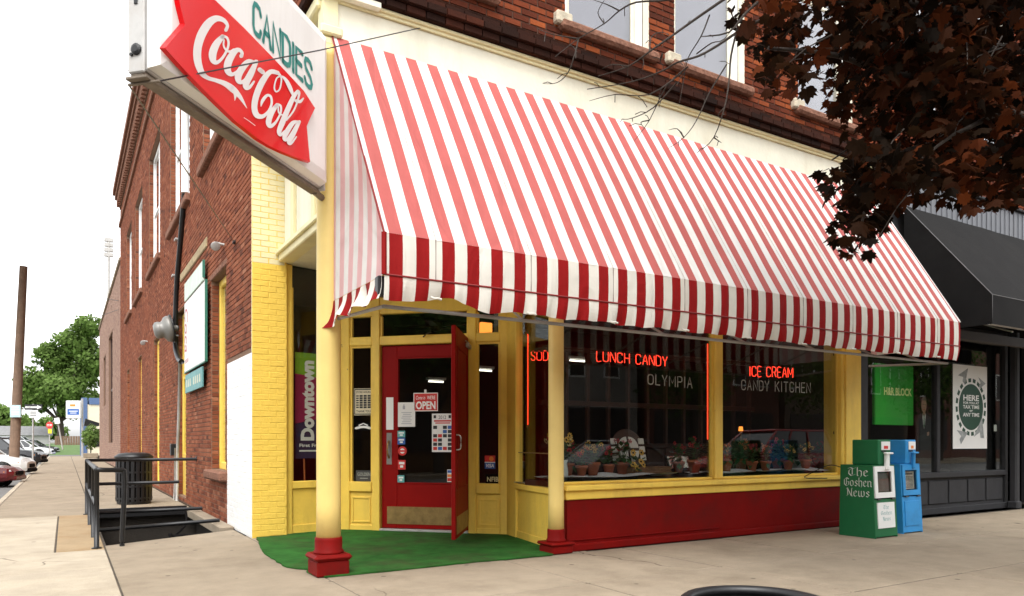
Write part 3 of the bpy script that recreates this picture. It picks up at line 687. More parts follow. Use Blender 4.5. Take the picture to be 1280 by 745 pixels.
# ------------------------------------------------------------------ front: cream fascia, cornice, upper wall
YF = 6.75
XE = 10.62
fs = obj('front_fascia', MB().box(XS+.02,XE,YF+.06,YF+.16,3.30,5.40), M['cream'], SH)
obj('fascia_trim', MB().bbox(XS-.03,XE,YF+.0,YF+.1,5.435,5.468,.008).box(XS-.0,XE,YF+.03,YF+.1,5.405,5.434), M['cream_yellow'], SH)
obj('fascia_trim', MB().bbox(XS-.04,XS+.05,YF+.105,YP-.01,5.35,5.47,.015), M['cream_yellow'], SH)
M['brick_dark'] = brick_mat('brick_dark', [(.012,.006,.005),(.022,.009,.006),(.04,.013,.008),(.075,.02,.01)], soot=(.014,.008,.006), sootamt=.6)
dm_ = obj('dark_moulding', MB().box(XS-.03,XE,YF-.035,YF+.1,5.472,5.545).box(XS-.06,XE,YF-.075,YF+.1,5.547,5.62).box(XS-.03,XE,YF-.04,YF+.1,5.622,5.68).box(XS-.01,XE,YF-.015,YF+.1,5.682,5.72), M['dark_cornice'], SH)
for z0_, z1_, pr in ((5.474,5.543,.052),(5.549,5.618,.094),(5.624,5.678,.056)):
    bl = []; u = XS-.05
    while u < XE-.12: bl.append((u, u+.205, z0_, z1_)); u += .213
    o = brick_mass('moulding_bricks', bl, (lambda uu, n, z, pr=pr: (uu, YF-pr+.016-n, z)), .02, M['brick_dark'], dm_); o['kind'] = 'stuff'
obj('dark_moulding', MB().bbox(XS-.09,XS+.02,YF+.105,YP,5.472,5.56,.02).bbox(XS-.05,XS+.02,YF+.105,YP,5.562,5.66,.02), M['dark_cornice'], SH)
# capital block above the corner column
cb_ = MB().bbox(XS-.05,XS+.16,YF-.06,YF+.2,5.03,5.12,.015).bbox(XS-.03,XS+.13,YF-.03,YF+.17,4.94,5.028,.02).box(XS+.0,XS+.14,YF+.03,YF+.2,5.122,5.404)
obj('corner_capital', cb_, M['cream_yellow'], SH)
def frontW(u, n, z): return (u, YF-n, z)
FWIN = [(4.80,6.04),(6.46,7.72),(8.82,10.06),(2.55,3.8)]
fh = [(a, b_, 5.97, 9.35) for a, b_ in FWIN]
wb = MB(); wall_with_holes(XS, XE, 5.722, 11.4, fh, frontW, .25, wb)
fw_ = obj('front_wall', wb, M['mortar_dark'], SH)
fb_ = brick_list(XS+.004, XE, 5.735, 11.35, fh)
big, rest = split_bricks(fb_, frontW, 300)
brick_objects(big, frontW, .009, M['brick_front'], fw_)
o = brick_mass('brick_courses', rest, frontW, .009, M['brick_front'], fw_); o['kind'] = 'stuff'
for a, b_ in FWIN:
    f = MB(); z0, z1 = 5.97, 9.35; yy = YF+.14; q = .10
    f.bbox(a+.003,a+q,yy-.04,yy+.06,z0,z1).bbox(b_-q,b_-.003,yy-.04,yy+.06,z0,z1).bbox(a+q,b_-q,yy-.04,yy+.06,z1-q,z1).bbox(a+q,b_-q,yy-.04,yy+.06,z0,z0+.07)
    wn = obj('upper_window', f, M['white_paint'], SH)
    obj('sash', MB().bbox(a+q+.002,a+q+.055,yy-.01,yy+.04,z0+.072,z1-q).bbox(b_-q-.055,b_-q-.002,yy-.01,yy+.04,z0+.072,z1-q).bbox(a+q+.056,b_-q-.056,yy-.01,yy+.04,7.62,7.68), M['cream'], wn)
    obj('pane', MB().box(a+q+.05,b_-q-.05,yy+.012,yy+.018,z0+.07,z1-q), M['glass_up'], wn)
    obj('blind', MB().quad((a,yy+.10,z0),(b_,yy+.10,z0),(b_,yy+.10,z1),(a,yy+.10,z1)), M['curtain'], wn)
    obj('reveal_lining', MB().box(b_-.002,b_+.004,YF-.004,YF+.10,z0,z1), M['cream'], wn)
    s_ = obj('sill', MB().bbox(a-.10,b_+.12,YF-.10,YF+.12,5.85,5.965,.03), M['stone_sill'], wn)
    obj('sill_block', MB().bbox(a-.16,a+.06,YF-.085,YF+.1,5.90,6.04,.02), mat('sill_stone_pale', (.5,.44,.33), .9, .25, 9, bump=.5) if 'spale' not in M else M['spale'], wn)
# roof so that light does not fall into the building
obj('roof', MB().box(XS+.05,XE,YF+.2,YE-.05,11.41,11.5), M['black_matte'], SH)
# ------------------------------------------------------------------ columns
def column(cx, cy, r, ztop, pw2, ph, dh, dr, nm):
    c = obj('column', MB().lathe([(r*1.02,dh),(r*1.0,dh+.3),(r*.985,ztop*.6),(r*.95,ztop-.12),(r*1.05,ztop-.1),(r*1.05,ztop)], 28, TR(cx,cy,0)), [nm], SH, True)
    obj('drum', MB().lathe([(dr*1.12,ph),(dr*1.1,ph+.02),(dr,ph+.035),(dr,dh-.02),(dr*.97,dh)], 28, TR(cx,cy,0)), M['red_paint'], c, True)
    obj('plinth', MB().bbox(cx-pw2*.93,cx+pw2*.93,cy-pw2*.93,cy+pw2*.93,.004,ph*.72,.012).bbox(cx-pw2*1.08,cx+pw2*1.08,cy-pw2*1.08,cy+pw2*1.08,ph*.722,ph,.025), M['red_paint'], c)
    return c
colm = mat('column_sunlit_yellow', (.80,.60,.20), .45, .06, 2, bump=.06, bscale=20, dirt=(.5,.36,.12), dirtamt=.25, dscale=1.5, streak=True)  # lighter than the other yellow: sunlight on the column put into its colour
c1 = column(2.115, 6.80, .112, 4.935, .165, .205, .355, .127, colm); c1['label'] = 'thick yellow column with a red base at the street corner'
c2 = column(4.715, 6.80, .088, 3.75, .15, .13, .27, .10, colm); c2['label'] = 'slimmer yellow column with a red base beside the door'
# ------------------------------------------------------------------ show windows on the front
YG = 6.92; XW0, XW1 = 4.82, 9.935
bh_ = MB().box(4.86,XW1,YF+.04,YF+.14,.0,.585); obj('bulkhead', bh_, M['red_paint'], SH)
obj('bulkhead_skirting', MB().bbox(4.86,XW1+.48,YF-.01,YF+.038,.0,.085,.012), M['red_paint'], SH)
obj('bulkhead_rail', MB().bbox(4.86,7.28,YF+.02,YF+.038,.12,.135,.004), M['red_paint'], SH)
obj('window_sill', MB().bbox(4.80,XW1,YF-.045,YG+.06,.69,.755,.012).bbox(4.83,XW1,YF+.01,YG+.05,.588,.689,.008), M['yellow'], SH)
def show_window(x0, x1, nm):
    fr = MB().bbox(x0,x0+.014,YG-.03,YG+.03,.756,3.2,.004).bbox(x1-.014,x1,YG-.03,YG+.03,.756,3.2,.004).bbox(x0+.014,x1-.014,YG-.03,YG+.03,3.15,3.2,.006).bbox(x0+.014,x1-.014,YG-.035,YG+.045,.756,.785,.006)
    wn = obj('show_window', fr, M['yellow'], SH); wn['label'] = nm
    obj('pane', MB().box(x0+.01,x1-.01,YG,YG+.008,.78,3.16), M['glass'], wn); return wn
W1 = show_window(4.80, 7.282, 'large shop window nearest the door, lettered OLYMPIA'); W2 = show_window(7.43, 9.93, 'shop window lettered CANDY KITCHEN')
obj('window_post', MB().bbox(7.284,7.428,YG-.08,YG+.05,.757,3.2,.012), M['yellow'], SH)
obj('window_header', MB().box(4.80,XW1,YF+.165,YG+.06,3.201,3.32), M['yellow'], SH)
obj('end_pilaster', MB().bbox(9.937,10.42,YF+.08,YF+.40,.0,3.29,.015).bbox(10.0,10.35,YF+.055,YF+.079,.75,3.2,.01), M['yellow'], SH)
obj('pilaster_foot', MB().bbox(9.937,10.43,YF+.03,YF+.078,.086,.58,.01), M['red_paint'], SH)
M['letter'] = mat('silver_letter', (.42,.44,.40), .35, .25, 8, metal=.2)
def painted(parent, text, plane, p0, p1, q0, q1, wpx=1.6, gap=.32, mt=None):
    """stroke lettering between pixel corners: left-bottom p0, left-top p1, right-bottom q0, right-top q1"""
    st, L = stroke_text(text, gap); mb = MB()
    a, b_, c, d = plane(*p0), plane(*p1), plane(*q0), plane(*q1)
    def fn(u, v):
        u = u/L; return a.lerp(c, u).lerp(b_.lerp(d, u), v)
    for s_ in st: add_ribbon(mb, s_, fn, .11)
    return obj('lettering', mb, mt or M['letter'], parent)
gp = lambda x, y: front(x, y, YG-.004)
painted(W1, 'OLYMPIA', gp, (810,480), (810,468), (865,485), (865,472))
painted(W2, 'CANDY', gp, (927,487), (927,475), (961,488.6), (961,476.6)); painted(W2, 'KITCHEN', gp, (969,489), (969,477), (1013,491), (1013,479))
# ------------------------------------------------------------------ return walls and diagonal door front
DC = 13.44
def diag(px, py): return onplane(px, py, 1, 1, DC)
A = diag(427, 600); A = Vector((A.x, A.y, 0)); Bp = diag(637, 600); Bp = Vector((Bp.x, Bp.y, 0))
DU = (Bp-A).normalized(); DM = frame(A, DU)            # local x along the door front, local y points inwards
DL = (Bp-A).length
def ds(px, py=600):
    v = diag(px, py)-A; return v.x*DU.x+v.y*DU.y
def dz(py, px=530): return diag(px, py).z
def dbox(x0, x1, z0, z1, y0=-.05, y1=.06, b=.008): return MB().bbox(x0, x1, y0, y1, z0, z1, b, DM)
ZT = 3.62
P0,P1,P2,P3 = (ds(427),ds(438.5)), (ds(466.6),ds(476)), (ds(586.5),ds(596)), (ds(626),ds(637)+.02)
zt1, zt0 = dz(393.5), dz(419); zd = dz(430); zsl = dz(603); zsl2 = dz(613)
ef = obj('entrance_frame', dbox(P0[0]-.03,P0[1],0,ZT), M['yellow'], SH)
for p in (P1,P2,P3): obj('frame_post', dbox(p[0],p[1],0,ZT), M['yellow'], ef)
obj('head_rail', dbox(P0[1],P1[0],zt1,ZT,-.04), M['yellow'], ef); obj('head_rail', dbox(P1[1],P2[0],zt1+.03,ZT,-.04), M['yellow'], ef); obj('head_rail', dbox(P2[1],P3[0],zt1+.03,ZT,-.04), M['yellow'], ef)
for a, b_ in ((P0[1],P1[0]),(P1[1],P2[0]),(P2[1],P3[0])):
    obj('transom_rail', dbox(a,b_,zd,zt0,-.045), M['yellow'], ef)
    tw = obj('transom_window', dbox(a,a+.03,zt0,zt1,-.02,.03,.004).bbox(b_-.03,b_,-.02,.03,zt0,zt1+.03,.004,DM), M['yellow'], SH)
    obj('pane', MB().box(a+.02,b_-.02,.005,.011,zt0,zt1+.03,DM), M['glass'], tw)
for a, b_ in ((P0[1],P1[0]),(P2[1],P3[0])):
    sl_ = obj('side_light', dbox(a,a+.03,zsl,zd,-.02,.03,.004).bbox(b_-.03,b_,-.02,.03,zsl,zd,.004,DM).bbox(a+.03,b_-.03,-.02,.03,zd-.03,zd,.004,DM), M['yellow'], SH)
    obj('pane', MB().box(a+.02,b_-.02,.005,.011,zsl,zd-.02,DM), M['glass'], sl_)
    obj('rail', dbox(a,b_,zsl2-.03,zsl,-.065,.05,.012), M['yellow'], sl_)
    pn = obj('lower_panel', dbox(a,b_,0,zsl2-.032,-.02,.05), M['yellow'], sl_)
    obj('panel_moulding', dbox(a+.03,a+.055,.12,zsl2-.1,-.035,-.018,.004).bbox(b_-.055,b_-.03,-.035,-.018,.12,zsl2-.1,.004,DM).bbox(a+.055,b_-.055,-.035,-.018,zsl2-.125,zsl2-.1,.004,DM).bbox(a+.055,b_-.055,-.035,-.018,.12,.145,.004,DM), M['yellow'], sl_)
    obj('foot_board', dbox(a,b_,0,.09,-.04,-.021), M['yellow'], sl_)
# closed door
d0, d1 = P1[1]+.012, P2[0]-.012
def door_leaf(parent, W, z0, z1, Mx, th, mt, kick=True, glass_z=(.0,.0), st=.16):
    gz0, gz1 = glass_z
    lf = obj('door', MB().bbox(0,st,-th,0,z0,z1,.006,Mx).bbox(W-st,W,-th,0,z0,z1,.006,Mx).bbox(st,W-st,-th,0,gz1,z1,.006,Mx).bbox(st,W-st,-th,0,z0,gz0,.006,Mx), mt, parent)
    obj('glazing_bead', MB().box(st,st+.018,-th-.006,.006,gz0,gz1,Mx).box(W-st-.018,W-st,-th-.006,.006,gz0,gz1,Mx).box(st+.018,W-st-.018,-th-.006,.006,gz1-.018,gz1,Mx).box(st+.018,W-st-.018,-th-.006,.006,gz0,gz0+.018,Mx), mt, lf)
    obj('pane', MB().box(st+.004,W-st-.004,-th/2-.003,-th/2+.003,gz0+.004,gz1-.004,Mx), M['glass'], lf)
    return lf
zg0, zg1 = dz(605), dz(446)
DD = DM @ Matrix.Translation((d0, .06, 0))
door = door_leaf(SH, d1-d0, .05, zd-.012, DD, .05, M['red_door'], True, (zg0, zg1), ds(496)-d0); door['label'] = 'closed red glazed door with a brass kick plate'
obj('kick_plate', MB().bbox(.08,d1-d0-.08,-.058,-.051,dz(656),dz(634),.002,DD), M['brass'], door)
obj('push_plate', MB().bbox(ds(483)-d0,ds(489.5)-d0,-.056,-.051,dz(581),dz(541),.002,DD), M['steel'], door)
hx = ds(486)-d0
obj('handle', MB().tube(smooth_path([tuple(DD @ Vector((hx,-.05,dz(573)))),tuple(DD @ Vector((hx,-.10,dz(568)))),tuple(DD @ Vector((hx,-.10,dz(556)))),tuple(DD @ Vector((hx,-.05,dz(551))))]), .012, 8), M['brass'], door, True)
obj('plastic_plate', MB().bbox(ds(482.5)-d0,ds(491.5)-d0,-.054,-.051,dz(537),dz(496),.001,DD), M['white'], door)
obj('threshold', dbox(P1[1],P2[0],.0,.045,-.06,.12), M['grey_metal'], ef)
# open outer door, hinged on the right post and swung out towards the street
hinge = diag(585.5, 600); free = depth(569.5, 600, 8.80)
LU = Vector((free.x-hinge.x, free.y-hinge.y, 0)); LW = LU.length
LMx = frame((hinge.x, hinge.y, 0), LU)
leaf = door_leaf(SH, LW, .07, zd+.06, LMx, .052, M['red_door'], False, (zg0, zg1), .13)
obj('inner_panel', MB().bbox(.12,LW-.12,-.046,-.004,.3,zd-.02,.004,LMx), M['red_door'], leaf); leaf['label'] = 'open red outer door swung out towards the street, seen edge on'
obj('kick_plate', MB().bbox(.08,LW-.08,.001,.006,.12,.34,.002,LMx), M['brass'], leaf)
obj('handle', MB().tube(smooth_path([tuple(LMx @ Vector(p)) for p in ((LW-.07,.0,1.33),(LW-.07,.05,1.31),(LW-.07,.05,1.17),(LW-.07,.0,1.15))]), .01, 8), M['steel'], leaf, True)
obj('door_closer', MB().bbox(.05,.30,.004,.05,zd-.10,zd-.04,.008,LMx).tube([tuple(LMx @ Vector((.2,.03,zd-.03))),tuple(LMx @ Vector((.42,-.05,zd+.01)))], .008, 6), M['grey_metal'], leaf)
obj('stay_arm', MB().tube([tuple(DM @ Vector((ds(531),-.06,dz(422)))), tuple(DM @ Vector((ds(536),-.10,dz(419)))), tuple(DM @ Vector((ds(543),-.12,dz(417))))], .009, 6), M['black'], ef)
# left return: narrow tall window
L0 = Vector((2.505, 9.98, 0)); LA = Vector((A.x-.03, A.y, 0)); LUv = (LA-L0).normalized(); LM = frame(L0, LUv); LL = (LA-L0).length
def lplane(px, py):
    n = Vector((-LUv.y, LUv.x)); return onplane(px, py, n.x, n.y, n.x*L0.x+n.y*L0.y)
lz = lplane(380, 601).z
rt = obj('return_window', MB().bbox(0,.085,-.06,.05,0,ZT,.008,LM).bbox(LL-.06,LL,-.05,.05,0,ZT,.008,LM).bbox(.085,LL-.06,-.05,.05,lz-.10,lz,.008,LM).bbox(.085,LL-.06,-.05,.05,lplane(380,331).z,lplane(380,323).z,.008,LM).bbox(.085,LL-.06,-.02,.05,0,lz-.102,.006,LM).bbox(.085,LL-.06,-.035,-.022,0,.13,.006,LM), M['yellow'], SH)
obj('pane', MB().box(.08,LL-.05,.005,.011,lz-.01,ZT-.02,LM), M['glass'], rt)
obj('glazing_bead', MB().box(.086,.11,-.03,.02,lz,ZT-.3,LM), M['yellow'], rt)
# right return: SODA window
K = Vector((4.80, 6.95, 0)); RU = (K-Vector((Bp.x,Bp.y,0))).normalized(); RM = frame((Bp.x,Bp.y,0), RU); RL = (K-Vector((Bp.x,Bp.y,0))).length
def rplane(px, py):
    n = Vector((-RU.y, RU.x)); return onplane(px, py, n.x, n.y, n.x*K.x+n.y*K.y)
def rs(px): v = rplane(px,600)-Bp; return v.x*RU.x+v.y*RU.y
rz = rplane(660, 606).z
rt2 = obj('return_window', MB().bbox(.02,rs(649),-.05,.05,0,ZT,.008,RM).bbox(rs(649),RL,-.06,.05,rz-.07,rz,.01,RM).bbox(rs(649),RL-.02,-.02,.05,0,rz-.072,.006,RM).bbox(rs(649),RL-.02,-.035,-.022,0,.11,.006,RM).bbox(RL-.025,RL,-.03,.03,rz,3.2,.006,RM).bbox(rs(649),RL,-.05,.05,3.2,ZT,.006,RM), M['yellow'], SH)
obj('pane', MB().box(rs(649)-.01,RL-.02,.0,.007,rz-.01,3.21,RM), M['glass'], rt2)
obj('chrome_strip', MB().box(rs(649),RL-.03,-.012,-.002,rplane(660,566).z-.006,rplane(660,566).z+.006,RM), M['brass'], rt2)
# ceiling of the entrance recess
obj('recess_ceiling', MB().poly([(XB,6.9,ZT+.01),(4.85,6.9,ZT+.01),(Bp.x+.1,Bp.y,ZT+.01),(A.x,A.y+.1,ZT+.01),(2.5,10.0,ZT+.01),(XB,9.9,ZT+.01)]), M['cream'], SH)
obj('entrance_lintel', MB().box(XB+.2,4.82,YF+.161,YF+.25,3.30,3.64), M['cream'], SH)
# ================================================================== striped awning
AW = thing('striped_awning', 'big red and white striped canvas awning over the candy shop front', 'awning', (2.13,5.43,2.4))
AX0, AX1, AYF, AYB, ZTOP, ZV, ZS, ZB = 2.13, 10.51, 5.43, 6.735, 5.04, 2.89, 2.56, 2.375
DT = (.36,.32,.26)
M['aw_white'] = cloth_mat('awning_white', (.80,.79,.76), dirt=DT, dirtamt=.28)
M['aw_faded'] = cloth_mat('awning_faded_red', (.50,.125,.115), var=.07, dirt=(.34,.10,.085), dirtamt=.35)
M['aw_red'] = cloth_mat('awning_red', (.27,.005,.005), trans=.12, var=.06, dirt=(.2,.01,.01), dirtamt=.2)
M['aw_valwhite'] = cloth_mat('awning_valance_white', (.74,.71,.64), trans=.15, dirt=(.42,.36,.27), dirtamt=.3)
M['aw_sidered'] = cloth_mat('awning_side_faded_lit', (.80,.50,.51), trans=.35, var=.04)  # side stripes paled by fading and by daylight through canvas, put into the colour
M['aw_seam'] = mat('awning_seam', (.22,.16,.14), .9, .1)
M['aw_piping'] = mat('awning_piping', (.20,.012,.012), .7, .1)
PER, R0 = .2305, 2.171
def stripe_edges(a, b_):
    e = {a, b_}
    k = int((a-R0)/PER)-1
    while R0+k*PER < b_:
        for q in (R0+k*PER, R0+k*PER+PER/2):
            if a+.004 < q < b_-.004: e.add(q)
        k += 1
    return sorted(e)
def is_red(x): return ((x-R0) % PER) < PER/2
seams = [AX0]+[2.574+.922*k for k in range(9)]
seams = [s_ for s_ in seams if s_ < AX1-.1]+[AX1]
def sag(u, v):                 # v along the slope, u across one cloth width
    return .02*math.sin(math.pi*v)+.014*math.sin(math.pi*u)*math.sin(math.pi*min(1, v*1.2))+.004*math.sin(u*9+v*14)*v
def strips(fn, a, b_, nv, m_red, m_white, sub=1):
    """columns of faces, one material per stripe; fn(x, v)"""
    mb = MB(); E = stripe_edges(a, b_)
    for e0, e1 in zip(E[:-1], E[1:]):
        m = m_red if is_red((e0+e1)/2) else m_white
        for s_ in range(sub):
            x0, x1 = e0+(e1-e0)*s_/sub, e0+(e1-e0)*(s_+1)/sub
            for j in range(nv):
                mb.quad(fn(x0, j/nv), fn(x1, j/nv), fn(x1, (j+1)/nv), fn(x0, (j+1)/nv), m)
    return mb
mats = [M['aw_faded'], M['aw_white'], M['aw_red'], M['aw_valwhite'], M['aw_seam']]
def flap_y(x):                 # gentle waves along the loose bottom flap
    return .010*math.sin(x*9.3)+.008*math.sin(x*23+1)+.005*math.sin(x*41+2)
def flap_b(x):
    lift = .055*math.exp(-((x-2.70)/.22)**2)-.03*math.exp(-((x-3.05)/.1)**2)
    return ZB+lift+.006*math.sin(x*7.7)+.005*math.sin(x*19+.7)
for i in range(len(seams)-1):
    a, b_ = seams[i], seams[i+1]
    def slope(x, v):
        u = (x-a)/(b_-a); n = -sag(u, v)
        return (x, AYB+(AYF-AYB)*v+n*.85, ZTOP+(ZV-ZTOP)*v+n*.5)
    p = obj('slope_panel', strips(slope, a, b_, 16, 0, 1, 2), mats, AW, True)
    def val(x, v): return (x, AYF-.006*math.sin(math.pi*v), ZV+(ZS-ZV)*v)
    q = obj('valance_panel', strips(val, a, b_, 3, 2, 3, 2), mats, AW, True)
    def flap(x, v): return (x, AYF-.004-flap_y(x)*v*1.2+.03*v*v, ZS-.006+(flap_b(x)-ZS)*v)
    f = obj('flap_panel', strips(flap, a, b_, 5, 2, 3, 5), mats, AW, True)
    if i:
        obj('seam', MB().box(a-.003,a+.003,AYF-.006,AYF-.002,ZS+.005,ZV), M['aw_seam'], q)
        obj('seam', MB().tube([tuple(Vector(slope(a, v_/6))+Vector((0,-.003,.002))) for v_ in range(7)], .0012, 4), M['aw_seam'], p)
        obj('curled_hem', MB().tube(smooth_path([(a-.05,AYF-.01,flap_b(a)+.004),(a-.02,AYF-.02,flap_b(a)-.008),(a+.01,AYF-.02,flap_b(a)-.004),(a+.045,AYF-.012,flap_b(a)-.008)]), .010, 6), M['aw_valwhite'], f, True)
obj('bottom_piping', MB().tube([(AX0,AYF-.006,ZS),(AX1,AYF-.006,ZS)], .008, 6), M['aw_piping'], AW)
obj('corner_piping', MB().tube([(AX0,AYF,ZS),(AX0,AYF,ZV)], .022, 8), M['aw_red'], AW)
obj('edge_piping', MB().tube([(AX0,AYF,ZV),(AX0,AYB,ZTOP)], .010, 6), M['aw_piping'], AW)
obj('edge_piping', MB().tube([(AX1,AYF,ZV),(AX1,AYB,ZTOP)], .014, 6), M['aw_white'], AW)
# side panels
for xs, nm in ((AX0, 'side_panel'), (AX1, 'side_panel')):
    mb = MB(); e = [AYF]; yy = AYF+.06; red_ = False; cols = []
    while yy < AYB: cols.append(yy); yy += PER/2
    ed = [AYF]+cols+[AYB]
    for i in range(len(ed)-1):
        zt = lambda y_: ZV+(ZTOP-ZV)*(y_-AYF)/(AYB-AYF)
        for j in range(4):
            v0, v1 = j/4, (j+1)/4
            pt = lambda y_, v: (xs+.02*math.sin(math.pi*(y_-AYF)/(AYB-AYF))*math.sin(math.pi*v)*(1 if xs == AX0 else -1), y_, ZS+(zt(y_)-ZS)*v)
            mb.quad(pt(ed[i],v0), pt(ed[i+1],v0), pt(ed[i+1],v1), pt(ed[i],v1), i % 2)
    obj(nm, mb, [M['aw_white'], M['aw_sidered']], AW, True)
    mb = MB()
    for i in range(len(ed)-1):
        for s_ in range(4):
            y0, y1 = ed[i]+(ed[i+1]-ed[i])*s_/4, ed[i]+(ed[i+1]-ed[i])*(s_+1)/4
            if xs == AX0 and y1 < AYF+.05: continue
            wv = lambda y_, v: (xs-.004-(.03*math.sin(y_*17)+.02*math.sin(y_*31))*v-.05*v*v, y_, ZS-.006+(ZB-.01+.02*math.sin(y_*13)-.05*max(0,(y_-AYB+.3)/.3)-ZS)*v)
            for j in range(4): mb.quad(wv(y0,j/4), wv(y1,j/4), wv(y1,(j+1)/4), wv(y0,(j+1)/4), i % 2)
    if xs == AX0: obj('side_flap', mb, [M['aw_valwhite'], M['aw_red']], AW, True)
# frame under the canvas
fp = M['grey_metal']
obj('front_bar', MB().tube([(AX0+.05,AYF+.14,2.335),(AX1-.05,AYF+.14,2.335)], .016, 8), fp, AW, True)
obj('side_bar', MB().tube([(AX0+.05,AYF+.14,2.335),(AX0+.05,AYB,2.40)], .016, 8), fp, AW, True)
obj('side_bar', MB().tube([(AX1-.05,AYF+.14,2.335),(AX1-.05,AYB,2.40)], .016, 8), fp, AW, True)
for x in (3.5,5.2,6.4,7.6,8.8,9.8):
    obj('arm', MB().tube([(x,AYF+.14,2.335),(x+.35,AYB+.02,2.85)], .012, 6), fp, AW, True)
obj('bracket', MB().bbox(AX0-.03,AX0+.07,AYF+.05,AYF+.13,2.40,2.56,.01), M['black'], AW)
# ================================================================== projecting sign
SD = Vector((-1,-1,0)).normalized()                    # direction the sign points, away from the corner
SN = Vector((1,-1,0)).normalized()                     # normal of the face that is seen
SO = Vector((2.02,6.72,0))
SG = thing('projecting_sign', 'drink advertising sign with a red fishtail panel and CANDIES in green, hung off the corner', 'sign', (2.02,6.72,3.5))
TH = .15                                               # half thickness
def splane(px, py, off): c = SO+SN*off; return onplane(px, py, SN.x, SN.y, SN.x*c.x+SN.y*c.y)
def sc(v): return (Vector((v.x,v.y,0))-SO).dot(SD)
SM = frame(SO, SD)                                     # local x outwards, local y = z x SD = (1,-1)/sqrt2 : towards the viewer's side
s0, s1 = .10, 2.30
zb0, zt0_ = 3.53, 4.93
M['sign_metal'] = mat('sign_metal', (.50,.49,.47), .5, .1, 8, metal=.2, dirt=(.25,.2,.15), dirtamt=.5, dscale=4)
M['sign_brown'] = mat('sign_brown_steel', (.19,.15,.11), .6, .2, 8, dirt=(.09,.06,.04), dirtamt=.6, dscale=5)
M['sign_white'] = mat('sign_white_plastic', (.86,.84,.81), .25, .03, 2, dirt=(.5,.44,.36), dirtamt=.22, dscale=2.5, streak=True)
M['sign_red'] = mat('sign_red_plastic', (.74,.006,.010), .16, .04, 2, bump=.02, bscale=3)
M['sign_green'] = mat('sign_green_letter', (.008,.22,.19), .35, .08, 6)
M['sign_letter'] = mat('sign_letter_white', (.80,.74,.72), .3, .04, 6)
cab = obj('cabinet', MB().bbox(s0,s1,-.065,.05,zb0+.02,zt0_,.01,SM), M['sign_metal'], SG)
obj('bottom_rail', MB().bbox(s0-.02,s1+.012,-.06,.035,zb0-.02,zb0+.018,.008,SM), M['sign_brown'], SG)
obj('end_cap', MB().bbox(s1+.002,s1+.025,-.065,.05,zb0+.0,zt0_+.01,.008,SM), M['sign_metal'], SG)
obj('end_bolt', MB().lathe([(.035,0),(.035,.012),(.02,.018)],14,SM@Matrix.Translation((s1+.025,.0,zb0+.14))@Matrix.Rotation(rad(90),4,'Y')).lathe([(.010,0),(.010,.012)],10,SM@Matrix.Translation((s1+.025,-.035,zb0+.11))@Matrix.Rotation(rad(90),4,'Y')), M['black'], SG)
obj('end_slot', MB().bbox(s1+.025,s1+.032,-.018,.008,zb0+.42,zb0+.60,.003,SM), M['black'], SG)
def pan(sgn, nm):              # vacuum-formed face: sloped flanks and a flat panel
    mb = MB(); a, b_, c, d = s0+.01, s1-.005, zb0+.035, zt0_-.01; e = .10; y0, y1 = (.051 if sgn > 0 else -.066), sgn*TH
    o = [(a,y0,c),(b_,y0,c),(b_,y0,d),(a,y0,d)]; n = [(a+e,y1,c+e),(b_-e,y1,c+e),(b_-e,y1,d-e),(a+e,y1,d-e)]
    m1 = [(a+e*.25,y0+(y1-y0)*.75,c+e*.25),(b_-e*.25,y0+(y1-y0)*.75,c+e*.25),(b_-e*.25,y0+(y1-y0)*.75,d-e*.25),(a+e*.25,y0+(y1-y0)*.75,d-e*.25)]
    for p, q in ((o,m1),(m1,n)):
        for i in range(4): j = (i+1) % 4; mb.quad(SM@Vector(p[i]), SM@Vector(p[j]), SM@Vector(q[j]), SM@Vector(q[i]))
    mb.poly([SM@Vector(p) for p in n]); return obj(nm, mb, M['sign_white'], SG)
face = pan(1, 'sign_face'); pan(-1, 'sign_face')
def sp_(px, py, off): return splane(px, py, off)
RED = [(199,60),(211,46),(224.5,30),(219,8),(211,-36),(238,-18),(265,0.5),(300,34),(340,75),(376.6,114),(391,136),(386,146),(380.4,158.8),(382.5,182),(384.6,204),(368,199),(350,192),(333,184),(317.5,174.5),(290,153),(265,129),(240,104),(218,81)]
rb_ = MB()
base_p = [sp_(x, y, TH+.001) for x, y in RED]; cen = sum((p for p in base_p), Vector())/len(base_p)
top_p = [cen+(p-cen)*.985+SN*.03 for p in base_p]
for i in range(len(RED)): j = (i+1) % len(RED); rb_.quad(base_p[i], base_p[j], top_p[j], top_p[i])
